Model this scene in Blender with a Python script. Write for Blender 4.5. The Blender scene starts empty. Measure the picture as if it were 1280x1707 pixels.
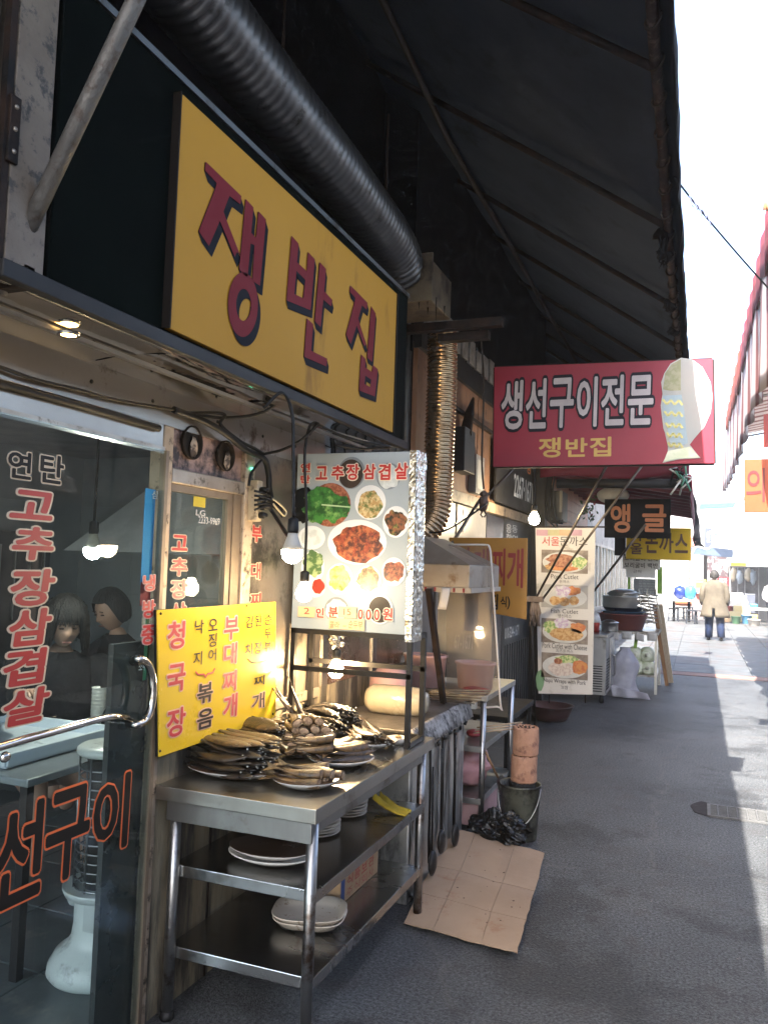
import bpy, bmesh, math, random
from mathutils import Vector, Matrix, noise
random.seed(7)
R=math.radians
S=bpy.context.scene
C=S.collection
# ---------------------------------------------------------------- camera, sky, sun, exposure
cd=bpy.data.cameras.new('camera'); cam=bpy.data.objects.new('camera',cd); C.objects.link(cam)
cd.sensor_fit='VERTICAL'; cd.sensor_height=36; cd.lens=36*1340/1707; cd.clip_start=.05; cd.clip_end=600
CAMR=Matrix(((0.93093918,-0.00509646,0.36513869),(0.36379756,-0.07379893,-0.92854997),(0.03167917,0.99726012,-0.06684824)))
EYE=1.58
cam.matrix_world=Matrix.Translation((0,0,EYE))@CAMR.to_4x4()
S.camera=cam
w=bpy.data.worlds.new("World"); S.world=w; w.use_nodes=True
nt=w.node_tree; bg=nt.nodes['Background']
sky=nt.nodes.new('ShaderNodeTexSky'); sky.sky_type='NISHITA'; sky.sun_disc=False
SUN_EL,SUN_AZ=R(52),R(-172.7)      # azimuth from +Y towards +X
sky.sun_elevation=SUN_EL; sky.sun_rotation=SUN_AZ; sky.air_density=1; sky.dust_density=3.5; sky.ozone_density=1
nt.links.new(sky.outputs[0],bg.inputs[0]); bg.inputs[1].default_value=.15
sl=bpy.data.lights.new('sun','SUN'); sl.energy=4.6; sl.angle=R(.5); sl.color=(1,.95,.87)
so=bpy.data.objects.new('sun',sl); C.objects.link(so)
sd=Vector((math.sin(SUN_AZ)*math.cos(SUN_EL),math.cos(SUN_AZ)*math.cos(SUN_EL),math.sin(SUN_EL)))
so.rotation_euler=sd.to_track_quat('Z','Y').to_euler(); so.location=(0,0,30)
S.view_settings.view_transform='Standard'; S.view_settings.look='None'
S.view_settings.exposure=2.85; S.view_settings.gamma=1; S.view_settings.use_curve_mapping=False
S.render.engine='CYCLES'
cy=S.cycles; cy.use_denoising=True; cy.max_bounces=8; cy.diffuse_bounces=4; cy.glossy_bounces=4
cy.transmission_bounces=6; cy.transparent_max_bounces=12; cy.caustics_reflective=False; cy.caustics_refractive=False
cy.sample_clamp_indirect=6
# ---------------------------------------------------------------- measuring helpers (metres on real planes)
FPX=1340.
def _ray(px,py): return CAMR@Vector((px-640,-(py-853.5),-FPX))
def PX(px,py,X):
    r=_ray(px,py); t=X/r.x; return Vector((X,r.y*t,r.z*t+EYE))
def PY(px,py,Y):
    r=_ray(px,py); t=Y/r.y; return Vector((r.x*t,Y,r.z*t+EYE))
def PZ(px,py,Z):
    r=_ray(px,py); t=(Z-EYE)/r.z; return Vector((r.x*t,r.y*t,Z))
def RX(x0,y0,x1,y1,X):
    xm,ym=(x0+x1)/2,(y0+y1)/2
    return (PX(x0,ym,X).y,PX(x1,ym,X).y,PX(xm,y1,X).z,PX(xm,y0,X).z)
def RY(x0,y0,x1,y1,Y):
    xm,ym=(x0+x1)/2,(y0+y1)/2
    return (PY(x0,ym,Y).x,PY(x1,ym,Y).x,PY(xm,y1,Y).z,PY(xm,y0,Y).z)
# ---------------------------------------------------------------- materials
_mc={}
def _lin(c):
    if isinstance(c,(int,float)): c=(c,c,c)
    return (*c,1)
def M(name,col,rough=.5,metal=0,col2=None,scale=4,contrast=.5,bump=0,bscale=60,stretch=(1,1,1),dirt=None,dscale=7,damt=.5,emit=0,trans=0,alpha=1,spec=.5,coat=0,detail=6,rvar=.12,dstretch=None,translucent=0,ecol=None,sss=0):
    if name in _mc: return _mc[name]
    if spec==.5 and not metal and max(_lin(col)[:3])<.07 and rough>.2: spec=.18
    m=bpy.data.materials.new(name); m.use_nodes=True; n=m.node_tree.nodes; L=m.node_tree.links
    b=n['Principled BSDF']; out=n['Material Output']
    b.inputs['Roughness'].default_value=rough; b.inputs['Metallic'].default_value=metal
    b.inputs['Specular IOR Level'].default_value=spec; b.inputs['Coat Weight'].default_value=coat
    b.inputs['Transmission Weight'].default_value=trans; b.inputs['Alpha'].default_value=alpha
    if sss: b.inputs['Subsurface Weight'].default_value=sss; b.inputs['Subsurface Radius'].default_value=(.02,.01,.006)
    if emit:
        b.inputs['Emission Color'].default_value=_lin(ecol or col); b.inputs['Emission Strength'].default_value=emit
    tc=n.new('ShaderNodeTexCoord'); mp=n.new('ShaderNodeMapping'); L.new(tc.outputs['Object'],mp.inputs[0]); mp.inputs['Scale'].default_value=stretch
    if col2 is None: col2=tuple(x*.75 for x in _lin(col)[:3])
    nz=n.new('ShaderNodeTexNoise'); nz.inputs['Scale'].default_value=scale; nz.inputs['Detail'].default_value=detail; nz.inputs['Roughness'].default_value=.62
    L.new(mp.outputs[0],nz.inputs[0])
    cr=n.new('ShaderNodeValToRGB'); d=.5-.42*contrast; cr.color_ramp.elements[0].position=.5-max(.04,.3*(1-contrast)); cr.color_ramp.elements[1].position=.5+max(.04,.3*(1-contrast))
    cr.color_ramp.elements[0].color=_lin(col); cr.color_ramp.elements[1].color=_lin(col2)
    L.new(nz.outputs[0],cr.inputs[0]); last=cr.outputs[0]
    if dirt is not None:
        mp2=n.new('ShaderNodeMapping'); L.new(tc.outputs['Object'],mp2.inputs[0]); mp2.inputs['Scale'].default_value=dstretch or stretch; mp2.inputs['Location'].default_value=(3.1,1.7,5.2)
        n2=n.new('ShaderNodeTexNoise'); n2.inputs['Scale'].default_value=dscale; n2.inputs['Detail'].default_value=8; n2.inputs['Roughness'].default_value=.7; L.new(mp2.outputs[0],n2.inputs[0])
        c2=n.new('ShaderNodeValToRGB'); c2.color_ramp.elements[0].position=.62-.25*damt; c2.color_ramp.elements[1].position=.70-.18*damt; L.new(n2.outputs[0],c2.inputs[0])
        mx=n.new('ShaderNodeMixRGB'); L.new(c2.outputs[0],mx.inputs[0]); L.new(last,mx.inputs[1]); mx.inputs[2].default_value=_lin(dirt); last=mx.outputs[0]
    L.new(last,b.inputs['Base Color'])
    if rvar:
        mr=n.new('ShaderNodeMapRange'); mr.inputs[3].default_value=max(.02,rough-rvar); mr.inputs[4].default_value=min(1,rough+rvar); L.new(nz.outputs[0],mr.inputs[0]); L.new(mr.outputs[0],b.inputs['Roughness'])
    if bump:
        n3=n.new('ShaderNodeTexNoise'); n3.inputs['Scale'].default_value=bscale; n3.inputs['Detail'].default_value=4; L.new(mp.outputs[0],n3.inputs[0])
        bp=n.new('ShaderNodeBump'); bp.inputs['Strength'].default_value=bump; bp.inputs['Distance'].default_value=.01; L.new(n3.outputs[0],bp.inputs['Height']); L.new(bp.outputs[0],b.inputs['Normal'])
    if translucent:
        tr=n.new('ShaderNodeBsdfTranslucent'); L.new(last,tr.inputs[0]); ms=n.new('ShaderNodeMixShader'); ms.inputs[0].default_value=translucent
        L.new(b.outputs[0],ms.inputs[1]); L.new(tr.outputs[0],ms.inputs[2]); L.new(ms.outputs[0],out.inputs[0])
    _mc[name]=m; return m
def glass(name,tint=(.9,.95,.95),refl=1.5,rough=.0,dust=.04,dustcol=(.5,.5,.5)):
    if name in _mc: return _mc[name]
    m=bpy.data.materials.new(name); m.use_nodes=True; n=m.node_tree.nodes; L=m.node_tree.links; n.remove(n['Principled BSDF'])
    t=n.new('ShaderNodeBsdfTransparent'); t.inputs[0].default_value=_lin(tint)
    g=n.new('ShaderNodeBsdfGlossy'); g.inputs['Roughness'].default_value=rough
    f=n.new('ShaderNodeFresnel'); f.inputs[0].default_value=refl
    a=n.new('ShaderNodeMixShader'); ge=n.new('ShaderNodeNewGeometry'); s1_=n.new('ShaderNodeMath'); s1_.operation='SUBTRACT'; s1_.inputs[0].default_value=1; L.new(ge.outputs['Backfacing'],s1_.inputs[1]); s2_=n.new('ShaderNodeMath'); s2_.operation='MULTIPLY'; L.new(s1_.outputs[0],s2_.inputs[0]); L.new(f.outputs[0],s2_.inputs[1]); L.new(s2_.outputs[0],a.inputs[0]); L.new(t.outputs[0],a.inputs[1]); L.new(g.outputs[0],a.inputs[2])
    d=n.new('ShaderNodeBsdfDiffuse'); d.inputs[0].default_value=_lin(dustcol)
    tc=n.new('ShaderNodeTexCoord'); nz=n.new('ShaderNodeTexNoise'); nz.inputs['Scale'].default_value=3; nz.inputs['Detail'].default_value=8; L.new(tc.outputs['Object'],nz.inputs[0])
    mr=n.new('ShaderNodeMapRange'); mr.inputs[1].default_value=.35; mr.inputs[2].default_value=.75; mr.inputs[3].default_value=dust*.3; mr.inputs[4].default_value=dust*2; L.new(nz.outputs[0],mr.inputs[0])
    b=n.new('ShaderNodeMixShader'); L.new(mr.outputs[0],b.inputs[0]); L.new(a.outputs[0],b.inputs[1]); L.new(d.outputs[0],b.inputs[2]); L.new(b.outputs[0],n['Material Output'].inputs[0])
    _mc[name]=m; return m
# ---------------------------------------------------------------- mesh builder
def wloc(o):
    v=Vector((0,0,0))
    while o is not None: v=v+o.location; o=o.parent
    return v
class MB:
    def __init__(s): s.v=[]; s.f=[]; s.sm=[]; s.marks=[]
    def add(s,vs,fs,sm=False):
        k=len(s.v); s.v+= [Vector(q) for q in vs]; s.f+=[tuple(i+k for i in f) for f in fs]; s.sm+=[sm]*len(fs); return s
    def box(s,x0,x1,y0,y1,z0,z1):
        if x0>x1:x0,x1=x1,x0
        if y0>y1:y0,y1=y1,y0
        if z0>z1:z0,z1=z1,z0
        return s.add([(x0,y0,z0),(x1,y0,z0),(x1,y1,z0),(x0,y1,z0),(x0,y0,z1),(x1,y0,z1),(x1,y1,z1),(x0,y1,z1)],
         [(0,3,2,1),(4,5,6,7),(0,1,5,4),(1,2,6,5),(2,3,7,6),(3,0,4,7)])
    def bar(s,a,b,w,h=None,up=(0,0,1)):
        a=Vector(a);b=Vector(b);h=h or w;d=(b-a).normalized();u=Vector(up)
        if abs(d.dot(u))>.98:u=Vector((1,0,0))
        x=d.cross(u).normalized();y=x.cross(d).normalized()
        q=[]
        for p in(a,b):
            for i,j in((-1,-1),(1,-1),(1,1),(-1,1)): q.append(p+x*i*w/2+y*j*h/2)
        return s.add(q,[(0,1,2,3),(7,6,5,4),(0,4,5,1),(1,5,6,2),(2,6,7,3),(3,7,4,0)])
    def tube(s,pts,r,seg=10,cap=True,smooth=True):
        pts=[Vector(p) for p in pts]; n=len(pts); rr=r if isinstance(r,(list,tuple)) else [r]*n
        vs=[];fs=[];pn=None
        for i,p in enumerate(pts):
            d=(pts[min(i+1,n-1)]-pts[max(i-1,0)])
            if d.length<1e-9:d=Vector((0,0,1))
            d.normalize()
            if pn is None:
                u=Vector((0,0,1)) if abs(d.z)<.9 else Vector((1,0,0)); x=d.cross(u).normalized()
            else:
                x=(pn-d*pn.dot(d)); x=x.normalized() if x.length>1e-6 else d.orthogonal().normalized()
            pn=x;y=d.cross(x)
            for k in range(seg):
                a=2*math.pi*k/seg; vs.append(p+(x*math.cos(a)+y*math.sin(a))*rr[i])
        for i in range(n-1):
            for k in range(seg):
                a=i*seg+k;b=i*seg+(k+1)%seg; fs.append((a,b,b+seg,a+seg))
        s.add(vs,fs,smooth)
        if cap:
            k=len(s.v)-len(vs); s.f+=[tuple(range(k+seg-1,k-1,-1)),tuple(range(k+(n-1)*seg,k+n*seg))]; s.sm+=[False,False]
        return s
    def lathe(s,prof,c=(0,0,0),seg=24,sx=1,sy=1,rot=0,smooth=True,axis=None):
        c=Vector(c);vs=[];fs=[];n=len(prof);cr,sr=math.cos(rot),math.sin(rot)
        for r,z in prof:
            for k in range(seg):
                a=2*math.pi*k/seg; x=r*math.cos(a)*sx;y=r*math.sin(a)*sy
                q=Vector((x*cr-y*sr,x*sr+y*cr,z))
                if axis is not None: q=axis@q
                vs.append(c+q)
        for i in range(n-1):
            for k in range(seg):
                a=i*seg+k;b=i*seg+(k+1)%seg; fs.append((a,b,b+seg,a+seg))
        s.add(vs,fs,smooth); k=len(s.v)-len(vs)
        if prof[0][0]>1e-4: s.f.append(tuple(range(k+seg-1,k-1,-1))); s.sm.append(False)
        if prof[-1][0]>1e-4: s.f.append(tuple(range(k+(n-1)*seg,k+n*seg))); s.sm.append(False)
        return s
    def grid(s,fn,nu,nv,smooth=True):
        vs=[fn(i/nu,j/nv) for j in range(nv+1) for i in range(nu+1)]
        return s.add(vs,[(j*(nu+1)+i,j*(nu+1)+i+1,(j+1)*(nu+1)+i+1,(j+1)*(nu+1)+i) for j in range(nv) for i in range(nu)],smooth)
    def poly(s,pts): return s.add(pts,[tuple(range(len(pts)))])
    def prism(s,pts,d):
        pts=[Vector(p) for p in pts];n=len(pts);d=Vector(d)
        return s.add(pts+[p+d for p in pts],[tuple(range(n-1,-1,-1)),tuple(range(n,2*n))]+[(i,(i+1)%n,n+(i+1)%n,n+i) for i in range(n)])
    def ball(s,c,r,seg=12,rings=8,sx=1,sy=1,sz=1,jit=0,sd=0):
        c=Vector(c);vs=[];fs=[]
        for j in range(rings+1):
            t=math.pi*j/rings
            for k in range(seg):
                a=2*math.pi*k/seg; q=Vector((math.sin(t)*math.cos(a),math.sin(t)*math.sin(a),math.cos(t)))
                rr=r*(1+jit*noise.noise(q*2.3+Vector((sd,sd*1.7,0)))) if jit else r
                vs.append(c+Vector((q.x*sx,q.y*sy,q.z*sz))*rr)
        for j in range(rings):
            for k in range(seg):
                a=j*seg+k;b=j*seg+(k+1)%seg; fs.append((a,a+seg,b+seg,b))
        return s.add(vs,fs,True)
    def build(s,name,mat,parent=None,loc=None,bevel=0,solid=0,sub=0,local=False,rot=None,recalc=True):
        if len(s.marks)>1 and parent is not None:
            o=None;nm='letter' if 'letter' in name or name=='number' else name
            for (v0,f0),(v1,f1) in zip(s.marks,s.marks[1:]+[(len(s.v),len(s.f))]):
                q=MB();q.v=s.v[v0:v1];q.f=[tuple(i-v0 for i in f) for f in s.f[f0:f1]];q.sm=s.sm[f0:f1];o=q.build(nm,mat,parent,recalc=False)
            return o
        me=bpy.data.meshes.new(name)
        off=wloc(parent) if (parent is not None and not local) else Vector((0,0,0))
        if loc is not None and not local: off=off+Vector(loc)
        me.from_pydata([v-off for v in s.v],[],s.f)
        me.polygons.foreach_set('use_smooth',s.sm)
        if recalc:
            bm=bmesh.new(); bm.from_mesh(me); bmesh.ops.remove_doubles(bm,verts=bm.verts,dist=1e-5); bmesh.ops.recalc_face_normals(bm,faces=bm.faces); bm.to_mesh(me); bm.free()
        me.materials.append(mat); o=bpy.data.objects.new(name,me); C.objects.link(o)
        if parent is not None: o.parent=parent
        if loc is not None: o.location=loc
        if rot is not None: o.rotation_euler=rot
        if solid: q=o.modifiers.new('solid','SOLIDIFY'); q.thickness=solid; q.offset=0
        if bevel: q=o.modifiers.new('bevel','BEVEL'); q.width=bevel; q.segments=2; q.limit_method='ANGLE'; q.angle_limit=R(40)
        if sub: q=o.modifiers.new('sub','SUBSURF'); q.levels=sub; q.render_levels=sub
        return o
def thing(name,label,cat,loc=(0,0,0),group=None,rot=None):
    o=bpy.data.objects.new(name,None); C.objects.link(o); o.location=loc; o['label']=label; o['category']=cat
    if group:o['group']=group
    if rot is not None:o.rotation_euler=rot
    return o
def tag(o,label,cat,group=None):
    o['label']=label;o['category']=cat
    if group:o['group']=group
    return o
def dup(root,loc=None,rot=None,label=None,scale=None,group=None):
    r=root.copy();C.objects.link(r)
    if loc is not None:r.location=loc
    if rot is not None:r.rotation_euler=rot
    if scale is not None:r.scale=scale
    if label:r['label']=label
    if group:r['group']=group
    for ch in root.children:
        c=ch.copy();C.objects.link(c);c.parent=r
        for g in ch.children:
            d=g.copy();C.objects.link(d);d.parent=c
    return r
# ---------------------------------------------------------------- lettering
_tc={}
def _glyph(body):
    k=body
    if k in _tc:return _tc[k]
    c=bpy.data.curves.new('t','FONT');c.body=body;c.resolution_u=3
    o=bpy.data.objects.new('t',c)
    me=bpy.data.meshes.new_from_object(o)
    r=([v.co.copy() for v in me.vertices],[tuple(p.vertices) for p in me.polygons])
    bpy.data.objects.remove(o);bpy.data.curves.remove(c);bpy.data.meshes.remove(me)
    _tc[k]=r;return r
def letters(mb,body,plane,val,rect,bold=.02,out=None,proud=.0015,slant=0,warp=None):
    """flat print: body fitted to rect (u0,u1,v0,v1) on the plane; out widens the strokes for an outline layer"""
    vs,fs=_glyph(body)
    if not vs:return
    mb.marks.append((len(mb.v),len(mb.f)))
    x0=min(v.x for v in vs);x1=max(v.x for v in vs);y0=min(v.y for v in vs);y1=max(v.y for v in vs)
    rad=bold*.75+(out*.8 if out is not None else 0)
    n_=0 if rad<.004 else (8 if out is None else 14)
    # the stroke is thickened by shifted copies, each sheet a hair proud of the last
    sh=[(0,0,0)]+[(rad*math.cos(2*math.pi*k/n_),rad*math.sin(2*math.pi*k/n_),(k+1)*.00002) for k in range(n_)]
    if out is None: pad=rad
    else: pad=bold*.75
    x0-=pad;x1+=pad;y0-=pad;y1+=pad
    v_=[];f_=[]
    for dx_,dy_,dz_ in sh:
        k=len(v_);v_+=[(v.x+dx_,v.y+dy_,dz_) for v in vs];f_+=[tuple(i+k for i in f) for f in fs]
    fs=f_
    u0,u1,v0,v1=rect;q=[];base_=proud
    for vx,vy,vz in v_:
        a=(vx-x0)/(x1-x0);b=(vy-y0)/(y1-y0);proud=base_+vz
        u=u0+(u1-u0)*(a+slant*(b-.5));z=v0+(v1-v0)*b
        if warp:u,z=warp(u,z)
        if plane=='X':q.append((val+proud,u,z))
        elif plane=='Y':q.append((u,val-proud,z))
        else:q.append((u,z,val+proud))
    mb.add(q,fs)
# ================================================================ materials used all over
steel=M('brushed_steel',(.52,.52,.51),.32,1,(.44,.44,.43),3,.5,.03,240,(1,1,8),dirt=(.26,.24,.21),dscale=5,damt=.25,dstretch=(1,1,1))
steel_dark=M('dull_steel',(.34,.34,.34),.36,1,(.28,.28,.28),4,.5,.02,160,(4,1,1),dirt=(.16,.14,.12),dscale=4,damt=.4,dstretch=(1,1,1))
chrome=M('chrome',(.62,.6,.58),.14,1,(.45,.43,.41),5,rvar=.08)
mirror=M('mirror_soffit',(.66,.62,.55),.06,1,(.55,.50,.43),1.3,.5,.8,2.2,rvar=.04)
beige=M('beige_metal',(.36,.335,.31),.33,.8,(.30,.275,.25),1.2,.5,.05,60,dirt=(.10,.07,.05),dscale=5,damt=.12)
alu=M('aluminium',(.42,.37,.32),.4,.75,(.32,.27,.22),6,dirt=(.10,.08,.06),dscale=14,damt=.25)
pinkpanel=M('pink_panel',(.42,.27,.23),.5,.1,(.25,.16,.13),4,dirt=(.03,.02,.02),dscale=6,damt=.5,bump=.2)
cream=M('cream_paint',(.17,.13,.095),.6,0,(.12,.088,.062),6,dirt=(.03,.025,.02),dscale=26,damt=.38,bump=.3,bscale=50)
stained=M('stained_panel',(.34,.29,.20),.62,0,(.24,.19,.12),3,.5,.25,30,(6,6,.7),dirt=(.04,.035,.03),dscale=2.2,damt=.75,dstretch=(4,4,.5))
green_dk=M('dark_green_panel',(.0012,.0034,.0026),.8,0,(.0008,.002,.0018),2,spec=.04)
blackpaint=M('black_paint',(.007,.007,.008),.5,0,(.015,.013,.012),9,bump=.1,spec=.25)
rustblack=M('rusty_black',(.009,.008,.008),.7,.1,(.03,.017,.012),12,.6,.3,60,spec=.2)
rubber=M('rubber',(.006,.006,.007),.55,spec=.3)
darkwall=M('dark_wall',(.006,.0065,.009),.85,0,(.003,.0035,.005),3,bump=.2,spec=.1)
woodpk=M('pinkish_plywood',(.22,.115,.065),.7,0,(.16,.08,.045),2.2,.5,.15,30,(2,2,.6),dirt=(.05,.03,.02),dscale=12,damt=.22)
white=M('white_paint',(.72,.72,.70),.45,0,(.62,.61,.58),5)
# ================================================================ ground
m=bpy.data.materials.new('asphalt');m.use_nodes=True;n=m.node_tree.nodes;L=m.node_tree.links;b=n['Principled BSDF']
tc=n.new('ShaderNodeTexCoord')
def N(t,**k):
    q=n.new(t)
    for a,v in k.items(): q.inputs[a].default_value=v
    return q
n1=N('ShaderNodeTexNoise',Scale=.9,Detail=8);n2=N('ShaderNodeTexNoise',Scale=75,Detail=8,Roughness=.85);v1=N('ShaderNodeTexVoronoi',Scale=150);n4=N('ShaderNodeTexNoise',Scale=5,Detail=6)
for q in(n1,n2,v1,n4):L.new(tc.outputs['Object'],q.inputs['Vector'])
r1=n.new('ShaderNodeValToRGB');r1.color_ramp.elements[0].position=.3;r1.color_ramp.elements[0].color=(.026,.0275,.030,1);r1.color_ramp.elements[1].position=.72;r1.color_ramp.elements[1].color=(.058,.061,.066,1);L.new(n1.outputs[0],r1.inputs[0])
r2=n.new('ShaderNodeValToRGB');r2.color_ramp.elements[0].position=.38;r2.color_ramp.elements[0].color=(.22,.22,.22,1);r2.color_ramp.elements[1].position=.66;r2.color_ramp.elements[1].color=(3.4,3.4,3.3,1);L.new(n2.outputs[0],r2.inputs[0])
mm=n.new('ShaderNodeMixRGB');mm.blend_type='MULTIPLY';mm.inputs[0].default_value=1;L.new(r1.outputs[0],mm.inputs[1]);L.new(r2.outputs[0],mm.inputs[2])
r4=n.new('ShaderNodeValToRGB');r4.color_ramp.elements[0].position=.55;r4.color_ramp.elements[1].position=.68;L.new(n4.outputs[0],r4.inputs[0])
m3=n.new('ShaderNodeMixRGB');m3.inputs[2].default_value=(.05,.042,.04,1);L.new(mm.outputs[0],m3.inputs[1]);mt=n.new('ShaderNodeMath');mt.operation='MULTIPLY';mt.inputs[1].default_value=.5;L.new(r4.outputs[0],mt.inputs[0]);L.new(mt.outputs[0],m3.inputs[0])
vc=N('ShaderNodeTexVoronoi',Scale=.55);vc.feature='DISTANCE_TO_EDGE';wp=N('ShaderNodeTexNoise',Scale=2.2,Detail=6);L.new(tc.outputs['Object'],wp.inputs['Vector'])
wa_=n.new('ShaderNodeMixRGB');wa_.inputs[0].default_value=.35;L.new(tc.outputs['Object'],wa_.inputs[1]);L.new(wp.outputs['Color'],wa_.inputs[2]);L.new(wa_.outputs[0],vc.inputs['Vector'])
cr_=n.new('ShaderNodeValToRGB');cr_.color_ramp.elements[0].position=.0;cr_.color_ramp.elements[0].color=(1,1,1,1);cr_.color_ramp.elements[1].position=.009;cr_.color_ramp.elements[1].color=(0,0,0,1);L.new(vc.outputs['Distance'],cr_.inputs[0])
mk=n.new('ShaderNodeMath');mk.operation='MULTIPLY';L.new(cr_.outputs[0],mk.inputs[0]);L.new(n4.outputs[0],mk.inputs[1])
m5=n.new('ShaderNodeMixRGB');L.new(mk.outputs[0],m5.inputs[0]);L.new(m3.outputs[0],m5.inputs[1]);m5.inputs[2].default_value=(.11,.105,.10,1)
st_=N('ShaderNodeTexNoise',Scale=1.6,Detail=7,Roughness=.7);mp_=n.new('ShaderNodeMapping');mp_.inputs['Location'].default_value=(4,2,7);L.new(tc.outputs['Object'],mp_.inputs[0]);L.new(mp_.outputs[0],st_.inputs['Vector'])
sr=n.new('ShaderNodeValToRGB');sr.color_ramp.elements[0].position=.53;sr.color_ramp.elements[1].position=.60;L.new(st_.outputs[0],sr.inputs[0])
sm_=n.new('ShaderNodeMath');sm_.operation='MULTIPLY';sm_.inputs[1].default_value=.55;L.new(sr.outputs[0],sm_.inputs[0])
m6=n.new('ShaderNodeMixRGB');L.new(sm_.outputs[0],m6.inputs[0]);L.new(m5.outputs[0],m6.inputs[1]);m6.inputs[2].default_value=(.012,.011,.011,1)
L.new(m6.outputs[0],b.inputs['Base Color'])
rr=n.new('ShaderNodeMapRange');rr.inputs[1].default_value=.3;rr.inputs[2].default_value=.7;rr.inputs[3].default_value=.85;rr.inputs[4].default_value=.26;b.inputs['Specular IOR Level'].default_value=.42;L.new(n2.outputs[0],rr.inputs[0]);L.new(rr.outputs[0],b.inputs['Roughness'])
ad=n.new('ShaderNodeMath');ad.operation='ADD';L.new(v1.outputs[0],ad.inputs[0]);L.new(n2.outputs[0],ad.inputs[1])
bp=n.new('ShaderNodeBump');bp.inputs['Strength'].default_value=.8;bp.inputs['Distance'].default_value=.006;L.new(ad.outputs[0],bp.inputs['Height']);L.new(bp.outputs[0],b.inputs['Normal'])
asphalt=m
g=MB();g.grid(lambda u,v:(-8+u*28,-10+v*80,.0),28,60);o=g.build('alley_ground',asphalt,recalc=False);o['kind']='structure'
# paler worn strip of paving towards the far end
pav=M('pale_paving',(.075,.080,.082),.6,0,(.05,.054,.056),3,.5,.3,60,dirt=(.07,.05,.045),dscale=1.5,damt=.4)
g=MB()
random.seed(3)
slabs=MB()
for i in range(9):
    for j in range(14):
        x0=-1.6+i*.6;y0=14.2+j*1.25
        slabs.box(x0+.006,x0+.594,y0+.006,y0+1.244,-.02,.008+random.random()*.004)
o=slabs.build('pale_paving_slabs',pav);o['kind']='structure'
g=MB().box(-1.6,3.8,13.75,14.19,-.02,.009);o=g.build('brick_red_paving_strip',M('brickstrip',(.22,.12,.10),.7,0,(.16,.09,.07),6,bump=.3));o['kind']='structure'
# ================================================================ restaurant building
W=-1.75
rb=thing('restaurant_building','dim grill restaurant front with glass sliding door and steel soffit','building',(W,2.0,0))
# fascia box above the door
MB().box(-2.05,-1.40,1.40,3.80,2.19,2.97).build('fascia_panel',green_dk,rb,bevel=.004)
MB().box(-1.401,-1.374,1.25,3.80,2.168,2.208).build('fascia_trim',M('trimgrey',(.03,.028,.028),.5,.2,spec=.2),rb,bevel=.003)
MB().bar((-1.397,1.40,2.965),(-1.397,3.8,2.965),.012,.02).build('fascia_rail',steel_dark,rb)
# mirror-like soffit made of two bent sheets
def sof(y0,y1,k):
    def f(u,v):
        x=-1.75+.35*u; y=y0+(y1-y0)*v
        return (x,y,2.176+.010*math.sin(u*3.1)+.006*noise.noise(Vector((u*3,y*2.2,k)))+(.010 if u>.97 else 0))
    return f
for k,(a,b2) in enumerate(((.2,1.92),(1.925,2.62),(2.625,3.80))):
    MB().grid(sof(a,b2,k),14,14).build('soffit_sheet',mirror,rb)
MB().bar((-1.583,.2,2.172),(-1.583,3.8,2.172),.02,.012).build('soffit_seam',steel,rb)
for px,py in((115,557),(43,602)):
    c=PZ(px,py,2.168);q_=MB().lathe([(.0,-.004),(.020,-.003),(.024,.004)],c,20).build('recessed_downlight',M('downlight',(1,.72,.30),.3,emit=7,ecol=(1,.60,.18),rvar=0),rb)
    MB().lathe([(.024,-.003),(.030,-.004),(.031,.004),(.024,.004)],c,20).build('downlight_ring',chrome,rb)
# header above door
MB().box(-1.80,-1.752,.2,3.62,2.05,2.19).build('header_panel',beige,rb)
for y in (1.0,1.5,1.95,2.25,2.65,3.0,3.3):
    MB().lathe([(.0,.004),(.006,.003),(.007,0)],(-1.751,y,2.12),10,axis=Matrix.Rotation(R(90),3,'Y')).build('rivet',rubber,rb)
MB().tube([PX(-200,598,-1.735),PX(0,640,-1.735),PX(120,672,-1.735),PX(265,714,-1.735)],.013,10).build('conduit',rubber,rb)
MB().box(-1.80,-1.745,.2,2.312,1.958,2.05).build('door_head_beam',beige,rb,bevel=.003)
MB().bar((-1.742,.2,1.962),(-1.742,2.312,1.962),.012,.016).build('door_head_lip',alu,rb)
# post between door and window
MB().box(-1.80,-1.742,2.313,2.368,.0,2.05).build('door_post',cream if False else M('postpaint',(.50,.40,.30),.5,.3,(.40,.30,.21),8,.5,.15,60,dirt=(.06,.045,.03),dscale=22,damt=.35),rb,bevel=.004)
# fan panel + beams + window
g=MB();g.box(-1.80,-1.765,2.369,2.935,1.90,2.05);g.build('fan_panel',pinkpanel,rb)
for k,(px,py,rr) in enumerate(((318,738,.062),(374,760,.060))):
    c=PX(px,py,-1.76);ax=Matrix.Rotation(R(90),3,'Y')
    h=MB().lathe([(rr,.0),(rr*1.03,.012),(rr*.93,.014),(rr*.9,-.004),(.0,-.006)],c,28,axis=ax).build('exhaust_hole',M('soot',(.010,.008,.007),.8,0,(.03,.02,.015),9),rb)
    MB().ball(c+Vector((.008,.012,-.018)),.032,10,8,.15,.7,1.2,.5,k).build('grease_patch',M('greasep',(.5,.38,.28),.6,0,(.06,.04,.03),16,.9),h)
MB().box(-1.80,-1.742,2.369,2.862,1.852,1.905).build('window_head_beam',alu,rb,bevel=.004)
MB().box(-1.80,-1.742,2.862,2.935,.95,2.05).build('window_post',M('postpaint',(.5,.4,.3)),rb,bevel=.004)
wf=MB();wf.box(-1.79,-1.755,2.369,2.385,.97,1.852);wf.box(-1.79,-1.755,2.80,2.861,.97,1.852);wf.box(-1.785,-1.76,2.765,2.799,.97,1.852);wf.box(-1.79,-1.755,2.386,2.764,1.825,1.852)
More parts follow.
